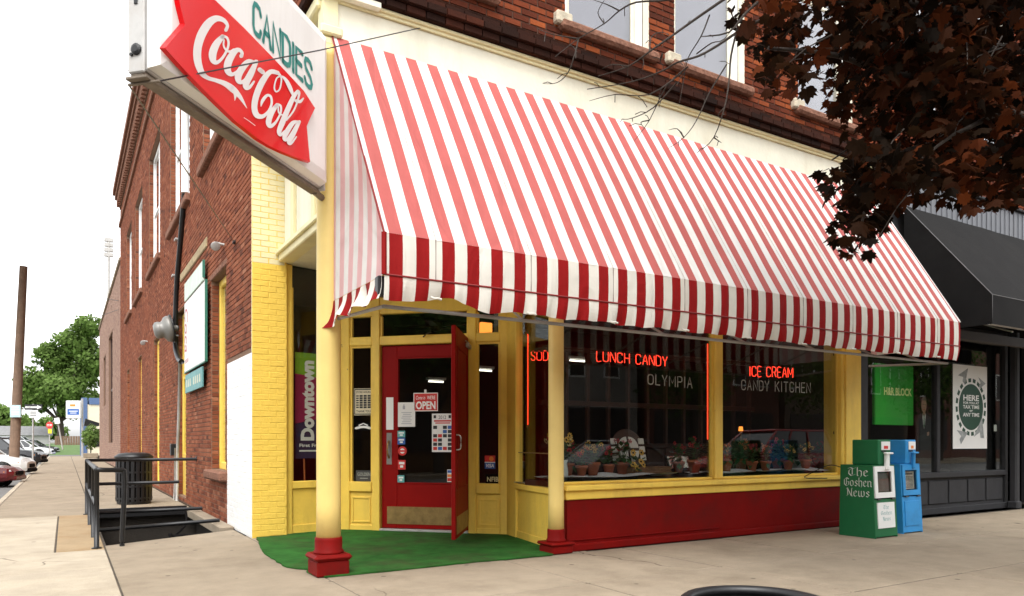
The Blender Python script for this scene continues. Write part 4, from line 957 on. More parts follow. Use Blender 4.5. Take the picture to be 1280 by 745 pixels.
# raised centre ridge as in a moulded fishtail, built as a triangulated fan strip
rb_.poly(top_p)
red_panel = obj('red_panel', rb_, M['sign_red'], SG)
SCRIPT = [
 [(282.5,37.5,4.5),(284.3,32,4),(281,26.5,5),(275,23.4,6.5),(268,23.8,8.5),(260,30,10.5),(252,43,11),(247.5,57,10.5),(246.5,70,10),(248.5,82,9),(253,92,7),(260,97.5,5),(270,100.5,5),(281,104.5,6.5),(291,111.5,8),(300,121,5),(308.5,135,.8)],
 [(289,109,6),(294,116,5),(293.5,125.5,.8)],
 [(278,46,6),(270.5,55,9),(266,66,10),(266.5,75,8),(271,78,5),(277.5,73,3.5),(283.5,63,3),(285.7,54,3),(283.5,47,3),(278,45.5,4)],
 [(280,50,2),(279.5,57,2.2),(283,63,2.5),(288,64.5,3),(292,62,3)],
 [(301.5,70,5),(302.5,66,4),(299,62.5,5),(294,64,7),(288,72,9),(284.5,81,9.5),(285,89,8),(290,93,5),(297,89,3.5),(303,82,3)],
 [(316,77,4),(310,77.5,7),(303,85,8.5),(298,94,9),(298.5,101,7),(303,102.5,4.5),(309,96,3.5),(317,83,3.5),(319.5,76.5,4)],
 [(320.5,77,5),(314,91,8),(308,103,8.5),(308,109,7),(312,109,4),(317.5,102,2.5)],
 [(324.5,87,5.5),(328.5,90.2,5.5)],
 [(347,91,5),(337.6,90,6),(328.2,101.4,8),(320.7,118.3,8),(317.9,133.3,7.5),(320.7,143.6,7),(328.2,145.5,5),(335.7,139,3.5),(339.5,129.5,3),(338.5,121,3),(333.8,119.2,3.5),(328.2,125.8,4),(326.3,132.4,1.5)],
 [(347,91,4),(351.7,97.6,2.2),(349.8,110.8,2),(345.1,114.5,2),(342.9,108.9,2),(346,97.6,1.8),(352.6,95.7,2.4),(358.3,101.4,4.5),(363,110.8,5),(366,118.3,3)],
 [(345.1,132.4,5),(338.5,142.7,7),(335.7,153,7),(338.5,157.7,5),(345.1,152.1,3),(350.8,140.8,2.6),(350.8,132.4,2.6),(346,130.5,3.5)],
 [(347.9,133.3,1.8),(348.5,140.8,2),(353.6,143.6,2),(358.3,139,2.2)],
 [(372,114,4),(367,121,5.5),(360,136,6.5),(353,153,7),(349,164,6),(351,168.5,4),(356.4,163.4,2.5)],
 [(372,114,4),(374,117,3),(371,129,2.2),(366,140,2.2),(358,150,2.2)],
 [(379,123,2),(375,127,3.8),(370,126,4)],
 [(372.4,152.1,3),(365.8,154,5.5),(358.3,165.3,6.5),(355.5,172.8,5),(358.3,174.7,3.5),(363.9,167.2,2.5),(370.5,155.9,2.5)],
 [(374.2,152.1,4),(365.8,169,6),(361.1,177.5,5),(363.9,179.4,3),(370.5,171,1.8)],
]
lt = MB()
for i, s_ in enumerate(SCRIPT): add_ribbon(lt, smooth_path(s_, 5), lambda x, y, k=i: sp_(x, y, TH+.0335+.0004*k))
obj('script_lettering', lt, M['sign_letter'], red_panel)
sm_ = MB(); add_ribbon(sm_, [(305,147),(311,151),(319,157)], lambda x, y: sp_(x, y, TH+.034), .7); obj('small_print', sm_, M['sign_letter'], red_panel)
cd = MB(); st, L = stroke_text('CANDIES', .20)
def cf(u, v):
    u = u/L; x = 317+73*u; yb = 39+73.5*u; yt = 2+78*u; return sp_(x, yb+(yt-yb)*v, TH+.004)
for s_ in st: add_ribbon(cd, s_, cf, .19)
obj('block_lettering', cd, M['sign_green'], face)
obj('face_edge_strip', MB().bbox(s0-.015,s0+.008,-TH*.6,TH*.6,zb0,zt0_,.006,SM), M['sign_metal'], SG)
# hangers and guy wires
jx = SM@Vector((s0,0,zb0)); 
obj('hanger', MB().tube([SM@Vector((s0+.02,0,zb0-.01)), SM@Vector((-.12,0,zb0-.03))], .03, 8), M['sign_brown'], SG)
obj('hanger', MB().tube([SM@Vector((s0+.02,0,zt0_-.05)), SM@Vector((-.10,0,zt0_+.0))], .025, 8), M['sign_brown'], SG)
obj('tip_bracket', MB().bbox(s1-.05,s1+.03,-.08,.07,zb0-.04,zb0-.022,.004,SM).bbox(s1-.03,s1-.01,-.10,.13,zb0-.055,zb0-.041,.003,SM), M['sign_brown'], SG)
w0 = SM@Vector((s1-.02,-.095,zb0-.048)); w1 = side(293,303,XS-.02)
obj('guy_wire', MB().tube([w0, w1], .006, 5), M['sign_brown'], SG)
obj('wall_anchor', MB().lathe([(.03,0),(.03,.02),(.012,.05)], 10, frame(w1,(0,1,0))@Matrix.Rotation(rad(-90),4,'Y')), M['black'], SG)
w2 = SM@Vector((s1-.02,.125,zb0-.048)); w3 = front(525,35,YF-.005)
obj('guy_wire', MB().tube([w2, (w2+w3)/2+Vector((0,0,-.015)), w3], .005, 5), M['black'], SG)
# ================================================================== neon in the windows
M['neon_bar'] = glow_mat('neon_red_bar', (1.0,.04,.015), 1.1)
M['neon'] = glow_mat('neon_red', (1.0,.04,.018), 1.25)
def neon(name, text, plane, p0, p1, q0, q1, label, tail=()):
    st, L = stroke_text(text, .26); a, b_, c, d = plane(*p0), plane(*p1), plane(*q0), plane(*q1)
    t = thing(name, label, 'neon sign', tuple(a))
    mb = MB()
    for s_ in st:
        mb.tube([tuple(a.lerp(c, u/L).lerp(b_.lerp(d, u/L), v)) for u, v in smooth_path(s_, 3) if True], .0045, 6)
    obj('tube_letters', mb, M['neon'], t)
    e0, e1 = a.lerp(b_, 1.0), c.lerp(d, 1.0); bk = Vector((0,.03,0))
    obj('support_rail', MB().tube([e0+bk, e1+bk], .006, 6), M['black'], t)
    for e in (e0, e1): obj('hanging_chain', MB().tube([e+bk, e+bk+Vector((0,0,.35))], .003, 4), M['black'], t)
    return t
np_ = lambda x, y: front(x, y, YG+.07)
neon('neon_sign', 'LUNCH CANDY', np_, (746,451), (746,439), (834,458), (834,446), 'red neon sign reading LUNCH CANDY in the window nearest the door')
neon('neon_sign', 'ICE CREAM', np_, (937,470), (937,458), (991,472), (991,460), 'red neon sign reading ICE CREAM')
def rpl(px, py):
    v = rplane(px, py); return v+Vector((.07,0,0))
neon('neon_sign', 'SODA', rpl, (658,450), (658,438.5), (687,450), (687,439), 'red neon sign reading SODA behind the slim yellow column')
def neon_bar(plane, px, y0, y1, label):
    a, b_ = plane(px, y1), plane(px, y0); t = thing('neon_tube', label, 'neon tube', tuple(a), 'upright neon tubes in the shop windows')
    obj('tube', MB().tube([a, b_], .0065, 8), M['neon_bar'], t)
    for e in (a, b_): obj('end_cap', MB().tube([e-Vector((0,0,.02)), e+Vector((0,0,.02))], .013, 8), M['black'], t)
neon_bar(rpl, 654, 415, 533, 'upright red neon tube left of the SODA sign')
neon_bar(np_, 884.5, 428, 551, 'upright red neon tube by the post between the two shop windows')
neon_bar(lambda x, y: front(x, y, YG+.05), 1042.5, 443, 541, 'upright red neon tube beside the yellow end pilaster')
# ================================================================== inside the shop
XI0, XI1 = 2.3, 10.55
rm = MB(); YBk = 13.2
rm.quad((XI0,YBk,0),(XI1,YBk,0),(XI1,YBk,3.7),(XI0,YBk,3.7)).quad((XI1,6.95,0),(XI1,YBk,0),(XI1,YBk,3.7),(XI1,6.95,3.7)).quad((XI0,10.2,0),(XI0,YBk,0),(XI0,YBk,3.7),(XI0,10.2,3.7))
rm.poly([(4.8,6.98,3.68),(XI1,6.98,3.68),(XI1,YBk,3.68),(XI0,YBk,3.68),(XI0,10.2,3.68),(A.x,A.y+.1,3.68),(Bp.x+.1,Bp.y,3.68)])
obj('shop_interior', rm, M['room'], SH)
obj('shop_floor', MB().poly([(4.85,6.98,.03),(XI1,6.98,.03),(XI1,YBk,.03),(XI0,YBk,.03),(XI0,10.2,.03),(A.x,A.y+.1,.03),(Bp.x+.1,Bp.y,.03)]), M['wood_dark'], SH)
obj('display_shelf', MB().box(4.90,9.90,YG+.06,7.75,.70,.78), M['wood_dark'], SH)
# dark wooden partition behind the display
pt_ = thing('wooden_partition', 'dark wooden booth partition with posts and rails behind the window display', 'partition', (7.2,8.35,0))
for k in range(12):
    x = 5.55+k*.37; obj('post', MB().bbox(x,x+.05,8.3,8.36,.03,2.55,.005), M['wood_dark'], pt_)
for z in (1.15,1.75,2.5): obj('rail', MB().bbox(5.5,9.75,8.295,8.365,z,z+.07,.005), M['wood_dark'], pt_)
obj('panel', MB().box(5.5,9.75,8.32,8.34,.03,1.15), M['wood_dark'], pt_)
M['tube_light'] = glow_mat('fluorescent', (1.0,.93,.78), 1.2); M['amber'] = glow_mat('amber_lamp', (1.0,.27,.04), .7)
for i, (x, y_, z, L_, lb) in enumerate(((*depth(605,463,12.6),.30,'short fluorescent tube glowing deep inside, seen through the right side light'),(*depth(545,477,12.8),.28,'short fluorescent tube glowing inside above the OPEN notice'),(*depth(722,451,12.4),.32,'fluorescent tube glowing inside behind the slim column'))):
    t = thing('ceiling_lamp', lb, 'lamp', (x,y_,z))
    obj('lamp_body', MB().box(x-L_/2-.03,x+L_/2+.03,y_-.05,y_+.05,z+.03,z+.07), M['white'], t); obj('tube', MB().tube([(x-L_/2,y_,z),(x+L_/2,y_,z)], .014, 8), M['tube_light'], t)
t = thing('wall_lantern', 'amber lantern glowing behind the small right transom pane', 'lamp', (5.25,9.2,2.9))
lp = diag(606, 407)*1.0; ld = Vector((lp.x,lp.y,0)).normalized(); c = lp+ld*.35
obj('shade', MB().bbox(c.x-.09,c.x+.09,c.y-.06,c.y+.06,c.z-.10,c.z+.09,.01), M['amber'], t)
obj('lamp_frame', MB().box(c.x-.10,c.x+.10,c.y-.07,c.y+.07,c.z+.091,c.z+.12).box(c.x-.10,c.x+.10,c.y-.07,c.y+.07,c.z-.125,c.z-.101), M['black'], t)
t = thing('table_lamp', 'small amber lamp glowing behind the CANDY KITCHEN window', 'lamp', (8.4,8.0,1.2)); lp = front(926,536,7.9)
obj('shade', MB().lathe([(.035,-.035),(.028,.035)], 14, TR(*lp)), M['amber'], t); obj('stem', MB().tube([lp-Vector((0,0,.3)), lp-Vector((0,0,.05))], .01, 6), M['brass'], t)
# ceiling fan behind the door transom
fc = diag(545,404); fd = Vector((fc.x,fc.y,0)).normalized(); fc = fc+fd*1.1+Vector((0,0,.12))
t = thing('ceiling_fan', 'dark ceiling fan seen through the transom over the red door', 'fan', tuple(fc))
obj('motor', MB().lathe([(.05,.10),(.10,.07),(.11,0),(.07,-.05),(.03,-.07)], 18, TR(*fc)).tube([fc+Vector((0,0,.1)), fc+Vector((0,0,.35))], .015, 8), M['wood_dark'], t, True)
for k in range(5):
    obj('blade', MB().bbox(.12,.62,-.06,.06,-.006,.006,.005,TR(*fc,rz=k*2*math.pi/5+.3)), M['wood_dark'], t)
# window display: cloth, pots, vase, basket, woven plate
M['cloth'] = mat('white_cloth', (.72,.74,.80), .85, .05, 3, bump=.3, bscale=9)
M['terracotta'] = mat('terracotta', (.36,.10,.045), .85, .12, 8, bump=.1)
M['soil'] = mat('potting_soil', (.02,.014,.01), 1)
M['petal_y'] = mat('yellow_petals', (.62,.36,.06), .6, .15, 8); M['petal_r'] = mat('red_petals', (.42,.015,.03), .6, .15, 8); M['petal_c'] = mat('cream_petals', (.62,.56,.30), .6, .1, 8); M['petal_o'] = mat('orange_petals', (.55,.16,.04), .6, .15, 8)
M['plant_leaf'] = mat('plant_leaf', (.035,.085,.022), .5, .3, 12)
M['wicker'] = mat('wicker', (.24,.12,.06), .7, .3, 30, bump=.6, bscale=60)
M['china'] = mat('white_china', (.62,.66,.66), .25, .05, 3)
def cloth(x0, x1, label):
    mb = MB()
    def fn(u, v):
        x = x0+(x1-x0)*u; y_ = YG+.055+.62*v
        z = .815+.035*(.5+.5*math.sin(x*5+v*7))*(.3+.7*math.sin(math.pi*v)**2)+.018*math.sin(x*13+v*3)*math.sin(math.pi*v)+.03*math.exp(-v*8)*(.5+.5*math.sin(x*3.1))
        return (x, y_, z)
    mb.grid(fn, 40, 12); return tag(obj('display_cloth', mb, M['cloth'], None, True), label, 'cloth')
cloth(4.93, 6.75, 'rumpled white cloth under the display nearest the door'); cloth(7.45, 9.85, 'white cloth under the flower pots in the CANDY KITCHEN window')
def flower(mb_s, mb_f, mb_l, base_, tip, r_, petal=8):
    mb_s.tube([base_, (base_+tip)/2+Vector((random.uniform(-.02,.02),0,0)), tip], .004, 4)
    n = Vector((random.uniform(-.3,.3),-1,random.uniform(0,.6))).normalized(); Mx = Matrix.Translation(tip) @ n.to_track_quat('Z','Y').to_matrix().to_4x4()
    for k in range(petal):
        q = 2*math.pi*k/petal; a = Vector((math.cos(q),math.sin(q),0)); b_ = Vector((-math.sin(q),math.cos(q),0))
        mb_f.quad(Mx@(a*r_*.2), Mx@(a*r_*.65+b_*r_*.3), Mx@(a*r_+Vector((0,0,.2*r_))), Mx@(a*r_*.65-b_*r_*.3))
    mb_f.lathe([(r_*.28,0),(r_*.2,r_*.15)], 8, Mx, 1)
def leaves(mb, c, n, R_, size):
    for _ in range(n):
        d = Vector((random.gauss(0,1),random.gauss(0,1),random.gauss(.4,.7))).normalized(); p = c+d*R_*random.uniform(.3,1)
        a = d.cross(Vector((0,0,1))).normalized()*size*.35; e = d*size+Vector((0,0,-size*.3))
        mb.quad(p, p+e*.5+a, p+e, p+e*.5-a)
def flower_pot(x, y_, z, s_, petal, label, nfl=4, h=.22, group='potted flowers in the shop windows'):
    t = thing('flower_pot', label, 'flower pot', (x,y_,z), group); Mx = TR(x,y_,z,0,s_)
    obj('pot', MB().lathe([(.045,0),(.066,.10),(.075,.10),(.077,.13),(.068,.13),(.062,.115)], 20, Mx), M['terracotta'], t, True)
    obj('soil', MB().lathe([(.064,.112),(.001,.118)], 16, Mx), M['soil'], t)
    ms, mf, ml = MB(), MB(), MB(); c = Vector((x,y_,z+.13*s_))
    leaves(ml, c+Vector((0,0,.07*s_)), 46, .12*s_, .085*s_)
    for k in range(nfl+3): flower(ms, mf, ml, c, c+Vector((random.uniform(-.09,.09)*s_, random.uniform(-.05,.05)*s_, random.uniform(.5,1)*h*s_)), .028*s_, 6)
    obj('stems', ms, M['plant_leaf'], t); obj('leaves', ml, M['plant_leaf'], t); obj('blossoms', mf, [M[petal], M['soil']], t)
potrow = [ # px, py of the pot's foot, depth y, size, flowers, label
 (727,588,7.25,1.0,'petal_o','terracotta pot with orange flowers next to the slim column'),
 (741,587,7.32,1.25,'petal_y','larger terracotta pot of yellow flowers, second from the slim column'),
 (761,588,7.30,1.05,'petal_r','terracotta pot with red flowers, third from the slim column'),
 (868,590,7.20,1.35,'petal_r','terracotta pot of red flowers against the post between the windows'),
 (908,590,7.15,1.1,'petal_o','terracotta pot just right of the post between the windows'),
 (926,583,7.40,1.3,'petal_o','larger terracotta pot set behind, second in the CANDY KITCHEN window'),
 (940,588,7.18,1.1,'petal_r','terracotta pot with red flowers, third in the CANDY KITCHEN window'),
 (957,588,7.15,1.1,'petal_o','terracotta pot with orange flowers, fourth in the CANDY KITCHEN window'),
 (985,585,7.22,1.1,'petal_y','terracotta pot with tall yellow flowers, second from the end pilaster'),
 (1007,584,7.24,1.15,'petal_y','terracotta pot with yellow flowers nearest the end pilaster'),
 (709,588,7.38,1.2,'petal_r','terracotta pot of red flowers half hidden by the slim column'),
 (778,586,7.40,1.25,'petal_r','terracotta pot of red flowers just left of the woven plate'),
 (848,588,7.34,1.15,'petal_r','terracotta pot of red flowers between the mirror and the window post'),
 (972,584,7.42,1.3,'petal_r','terracotta pot of red flowers set back in the middle of the CANDY KITCHEN window'),
 (1024,584,7.45,1.2,'petal_r','terracotta pot of red flowers set back beside the end pilaster')]
for px, py, yy, s_, pc, lb in potrow:
    v = front(px, py, yy); flower_pot(v.x, yy, .83, s_*1.0, pc, lb, 6)
v = front(998,560,7.5)
t = thing('hanging_plant', 'white pot of trailing leaves behind the last two flower pots', 'plant', (v.x,7.5,.75)); Mx = TR(v.x,7.5,.76,0,1.6)
obj('pot', MB().lathe([(.05,0),(.075,.12),(.08,.13),(.07,.12)], 18, Mx), M['china'], t, True); ml = MB(); leaves(ml, Vector((v.x,7.5,1.02)), 70, .22, .12); obj('leaves', ml, M['plant_leaf'], t)
# vase of flowers in the SODA window
v = rplane(680,590); vx, vy = v.x+.28, v.y+.05
t = thing('flower_vase', 'white vase of red and cream flowers in the SODA window', 'vase', (vx,vy,.66))
obj('vase', MB().lathe([(.05,.0),(.08,.05),(.09,.16),(.075,.27),(.09,.31),(.075,.30)], 22, TR(vx,vy,.72)), M['china'], t, True)
ms, mr_, mc, my, ml = MB(), MB(), MB(), MB(), MB(); b0 = Vector((vx,vy,1.02)); leaves(ml, b0+Vector((0,0,.12)), 60, .18, .10)
for k in range(18): flower(ms, (mr_, mc, my)[k % 3], ml, b0, b0+Vector((random.uniform(-.22,.22),random.uniform(-.2,.12),random.uniform(.02,.33))), .042, 7)
obj('stems', ms, M['plant_leaf'], t); obj('leaves', ml, M['plant_leaf'], t); obj('red_blossoms', mr_, [M['petal_r'],M['soil']], t); obj('cream_blossoms', mc, [M['petal_c'],M['soil']], t); obj('yellow_blossoms', my, [M['petal_y'],M['soil']], t)
obj('display_shelf', MB().prism([(4.86,7.0),(5.6,7.0),(5.6,8.2),(5.1,8.2)], .06, Matrix.Translation((0,0,.60))), M['wood_dark'], SH)
mb = MB(); mb.grid(lambda u, vv: (4.9+.18*vv*0+.03*vv+.55*u, 7.02+1.05*vv, .672+.05*(1-u)**3+.02*math.sin(vv*9+u*4)), 10, 24)
tag(obj('display_cloth', mb, M['cloth'], None, True), 'white cloth spread on the shelf of the SODA window', 'cloth')
# basket and woven plate
v = front(807,590,7.35); t = thing('wicker_basket', 'long brown wicker basket with flowers on the window shelf', 'basket', (v.x,7.35,.75))
mb = MB()
for k in range(9):
    z = .75+k*.019; e = .008*(k % 2); mb.bbox(v.x-.33-e,v.x+.33+e,7.22-e,7.48+e,z,z+.017,.006)
obj('basket_body', mb, M['wicker'], t); ms, mf, ml = MB(), MB(), MB(); c = Vector((v.x-.2,7.3,.9)); leaves(ml, c, 40, .16, .09)
for k in range(7): flower(ms, mf, ml, c, c+Vector((random.uniform(-.25,.1),random.uniform(-.12,0),random.uniform(.0,.22))), .05)
obj('leaves', ml, M['plant_leaf'], t); obj('stems', ms, M['plant_leaf'], t); obj('blossoms', mf, [M['petal_y'], M['soil']], t)
v = front(790,562,7.42); t = thing('woven_plate', 'white woven plate with dark crossing bands leaning behind the basket', 'plate', (v.x,7.42,.9))
Mx = Matrix.Translation((v.x,7.5,v.z)) @ Matrix.Rotation(rad(78),4,'X')
mb = MB()
for qx in (-1,1):
    for qy in (-1,1):
        mb.prism([(qx*.02,qy*.02)]+[(qx*(.02+.15*math.cos(a_*math.pi/12)), qy*(.02+.15*math.sin(a_*math.pi/12))) for a_ in range(7)], .02, Mx)
    for k in range(3): mb.bbox(qx*.235-.05,qx*.235+.05,-.15+k*.11,-.15+k*.11+.08,0,.018,.008,Mx)
obj('woven_strips', mb, M['paper'], t); obj('plate_back', MB().lathe([(.27,-.01),(.28,0),(.27,.008)], 28, Mx), M['wood_dark'], t)
v = front(853,578,7.55); t = thing('framed_mirror', 'small mirror reflecting daylight behind the basket', 'mirror', (v.x,7.55,.75))
Mx = Matrix.Translation((v.x,7.62,v.z)) @ Matrix.Rotation(rad(-24),4,'X')
obj('mirror_glass', MB().box(-.20,.20,-.012,0,-.09,.09,Mx), mat('mirror_glass', (.75,.8,.78), .05, .02, metal=1.0), t); obj('mirror_frame', MB().box(-.22,.22,.001,.015,-.11,.11,Mx), M['black'], t)
# ================================================================== notices on the door front
def notice(name, label, cat, px0, px1, py0, py1, base_mat, plane=None, th=.003, off=.012, group=None, M_=None, ds_=None, dzf=None):
    """flat card on the outside of the door glass; returns (object, map) with map(u,v,layer)"""
    x0, x1 = ds(px0), ds(px1); z1, z0 = dz(py0, (px0+px1)/2), dz(py1, (px0+px1)/2); y_ = .012-off
    o = obj(name, MB().box(x0,x1,y_-th,y_,z0,z1,DM), base_mat); tag(o, label, cat, group)
    return o, (lambda u, v, k=1: DM @ Vector((x0+(x1-x0)*u, y_-th-.0006*k, z0+(z1-z0)*v)))
def rect(mb, f, a, b_, c, d, m=0, k=1): mb.quad(f(a,c,k), f(b_,c,k), f(b_,d,k), f(a,d,k), m)
def part_of(o, name, mb, mats): return obj(name, mb, mats, o)
o, f = notice('open_notice', 'red notice reading OPEN hanging inside the red door', 'notice', 517,547.5,491,514, M['ink_red'])
mb = MB(); add_text(mb, 'OPEN', lambda u,v: f(.1+.8*u,.10+.44*v), .03); part_of(o, 'lettering', mb, M['white'])
mb = MB(); add_text(mb, 'Come in', lambda u,v: f(.1+.38*u,.64+.2*v), .0, shear=.3); add_text(mb, "WE'RE", lambda u,v: f(.56+.33*u,.64+.2*v), .01); part_of(o, 'small_lettering', mb, M['white'])
mb = MB(); 
for a in ((0,1,0,.04),(0,1,.96,1),(0,.03,.04,.96),(.97,1,.04,.96)): rect(mb, f, *a)
part_of(o, 'border', mb, M['white']); part_of(o, 'hook', MB().box(ds(532)-.015,ds(532)+.015,-.012,.0,dz(491),dz(487),DM), M['paper'])
o, f = notice('paper_notice', 'white sheet of paper taped below left of the OPEN notice', 'notice', 497.5,519,503,533.5, M['paper'])
mb = MB()
for k in range(7): rect(mb, f, .2+.05*(k%3), .8-.06*(k%2), .12+.075*k, .145+.075*k)
rect(mb, f, .28,.42,.72,.86); rect(mb, f, .32,.38,.86,.92); part_of(o, 'print', mb, mat('grey_print', (.35,.36,.4), .6))
o, f = notice('event_poster', 'white event poster covered in small photographs on the door glass', 'poster', 540,566,517,565, M['paper'])
mbs = [MB(), MB(), MB(), MB()]
rect(mbs[3], f, .08,.2,.88,.96); rect(mbs[3], f, .8,.92,.88,.96); add_text(mbs[3], '2012', lambda u,v: f(.32+.36*u,.86+.09*v))
rect(mbs[1], f, .1,.92,.79,.83); rect(mbs[1], f, .16,.88,.74,.77)
random.seed(5)
for r_ in range(6):
    for c_ in range(4):
        k = random.choice((0,0,2,0,1)); 
        if random.random() < .8: rect(mbs[k], f, .06+c_*.235, .06+c_*.235+.19, .05+r_*.11, .05+r_*.11+.085)
part_of(o, 'dark_print', mbs[0], M['ink']); part_of(o, 'red_print', mbs[1], M['ink_red']); part_of(o, 'blue_print', mbs[2], M['ink_blue']); part_of(o, 'heading', mbs[3], M['ink'])
o, f = notice('hours_notice', 'black and cream STORE HOURS notice in the left side light', 'notice', 442.5,466.2,485.5,519, mat('cream_card', (.62,.55,.38), .6))
mb = MB()
for a in ((.02,.98,.02,.06),(.02,.98,.94,.98),(.02,.07,.06,.94),(.93,.98,.06,.94)): rect(mb, f, *a)
for k in range(6):
    rect(mb, f, .12,.26,.27+.085*k,.32+.085*k)
    for c_ in range(3): rect(mb, f, .30+c_*.21,.30+c_*.21+.17,.26+.085*k,.33+.085*k)
add_text(mb, 'STORE HOURS', lambda u,v: f(.12+.76*u,.82+.08*v), .02); add_text(mb, 'THANK YOU', lambda u,v: f(.12+.76*u,.10+.09*v), .02); part_of(o, 'print', mb, M['ink'])
o, f = notice('glass_decal', 'white curved decal low in the left side light', 'sticker', 446,462.5,528.5,538, M['black_matte'])
mb = MB(); add_ribbon(mb, [(.0,.3),(.25,.42),(.5,.46),(.75,.42),(1,.3)], lambda a,b_: f(a,b_), .3); add_ribbon(mb, [(.2,.68),(.5,.92),(.8,.68)], lambda a,b_: f(a,b_), .14); part_of(o, 'print', mb, M['white'])
o, f = notice('rating_card', 'dark card with pale letters at the foot of the left side light', 'card', 445,465,588,601.5, mat('dark_card', (.05,.05,.05), .5))
mb = MB(); add_text(mb, 'GOLDEN', lambda u,v: f(.1+.8*u,.5+.3*v)); rect(mb, f, .25,.75,.25,.3); part_of(o, 'lettering', mb, M['letter'])
for (a,b_,c,d,mt,lb) in ((497,506.5,538.5,546.5,'ink_teal','teal sticker on the door, topmost of the column of stickers'),(497,506.5,547,555.5,'ink_blue','blue sticker on the door, under the teal one'),(497.5,508.5,558,569.5,'ink_red','round red sticker on the door glass'),(497.5,507,575,587,'ink_red','square red sticker on the door glass, lower of the two red ones'),(497,505.5,594,603,'ink_teal','teal and white sticker lowest on the door glass')):
    if 'round' in lb:
        x0, z0 = ds((a+b_)/2), dz((c+d)/2,503); R_ = (ds(b_)-ds(a))/2
        o = obj('sticker', MB().lathe([(R_,0),(R_,.002)], 24, DM@Matrix.Translation((x0,0,z0))@Matrix.Rotation(rad(90),4,'X')), M[mt]); tag(o, lb, 'sticker', 'stickers on the door glass')
        obj('mark', MB().lathe([(R_*.55,.0026),(R_*.55,.003)], 18, DM@Matrix.Translation((x0,0,z0))@Matrix.Rotation(rad(90),4,'X')), M['paper'], o); obj('bar', MB().box(x0-R_*.8,x0+R_*.8,-.006,-.0032,z0-R_*.2,z0+R_*.2,DM), M['ink_red'], o)
    else:
        o, f = notice('sticker', lb, 'sticker', a,b_,c,d, M[mt], group='stickers on the door glass'); mb = MB(); rect(mb, f, .15,.85,.55,.8); rect(mb, f, .3,.7,.2,.45); part_of(o, 'print', mb, M['paper'])
o, f = notice('card_logo_sticker', 'sticker of payment card logos low on the door glass', 'sticker', 559,567,587,602.5, M['paper'], group='payment card stickers')
mb = MB(); rect(mb, f, .05,.95,.74,.95); part_of(o, 'blue_band', mb, M['ink_blue']); mb = MB(); rect(mb, f, .05,.95,.06,.32); part_of(o, 'red_band', mb, M['ink_red']); mb = MB(); rect(mb, f, .05,.95,.4,.62); part_of(o, 'orange_band', mb, M['ink_orange'])
o, f = notice('card_logo_sticker', 'MasterCard and VISA sticker low in the right side light'.replace('MasterCard and VISA','two-part payment card'), 'sticker', 606,619,569.5,586, M['ink_red'], group='payment card stickers')
mb = MB(); rect(mb, f, .0,1,.0,.5); part_of(o, 'blue_field', mb, M['ink_blue'])
mb = MB(); add_text(mb, 'VISA', lambda u,v: f(.12+.76*u,.1+.28*v,2), .02, shear=.2); rect(mb, f, .0,1,.46,.52,0,3); part_of(o, 'lettering', mb, M['white'])
mb = MB()
for q in range(2): mb.poly([f(.36+.28*q+.22*math.cos(a*math.pi/8),.76+.18*math.sin(a*math.pi/8),2+q) for a in range(16)], q)
part_of(o, 'rings', mb, [mat('ring_red',(.6,.03,.02)), M['ink_orange']])
o, f = notice('door_card', 'black card lettered NFIB under the payment card sticker in the right side light', 'card', 607,626,593,605, M['black_matte'])
mb = MB(); add_text(mb, 'NFIB', lambda u,v: f(.1+.75*u,.25+.5*v), .02); part_of(o, 'lettering', mb, M['petal_c'])
# Downtown banner behind the left return window
bn = [lplane(369.5,439)+Vector((.02,.10,0)), lplane(369.5,573.5)+Vector((.02,.10,0))]
bw_ = .50; ub = LUv; bo = Vector((bn[1].x, bn[1].y, 0)); zb_, zt_ = bn[1].z, bn[0].z
def bf(u, v, k=0): return bo+ub*(bw_*u)+Vector((0,0,zb_+(zt_-zb_)*v))+Vector((ub.y,-ub.x,0))*(.0008*k)
t = thing('downtown_banner', 'green, magenta and navy banner reading Downtown behind the corner column', 'banner', tuple(bf(0,0)))
nb_ = mat('banner_navy',(.012,.016,.06),.6); mgt = mat('banner_magenta',(.30,.012,.07),.6); grn = mat('banner_green',(.20,.42,.02),.6)
mb = MB(); mb.quad(bf(0,0),bf(1,0),bf(1,.40),bf(0,.33)); obj('navy_field', mb, nb_, t)
mb = MB(); mb.poly([bf(0,.33),bf(1,.40),bf(1,.72),bf(.55,.78),bf(0,.80)]); obj('magenta_field', mb, mgt, t)
mb = MB(); mb.poly([bf(0,.80),bf(.55,.78),bf(1,.72),bf(1,1),bf(0,1)]); obj('green_field', mb, grn, t)
mb = MB(); add_text(mb, 'Downtown', lambda u,v: bf(.56-.40*v,.17+.76*u,3), .05); obj('lettering', mb, M['white'], t); mb = MB(); add_text(mb, 'First Fridays', lambda u,v: bf(.12+.85*u,.10+.04*v,3), .03); rect(mb, lambda a,b_,k=3: bf(a,b_,k), .12,.9,.065,.08, 0, 3); obj('small_print', mb, M['white'], t)
obj('banner_pole', MB().tube([bf(.3,-.30,-20), bf(.18,.9,-20)], .012, 8), mat('orange_rod',(.45,.12,.03)), t)
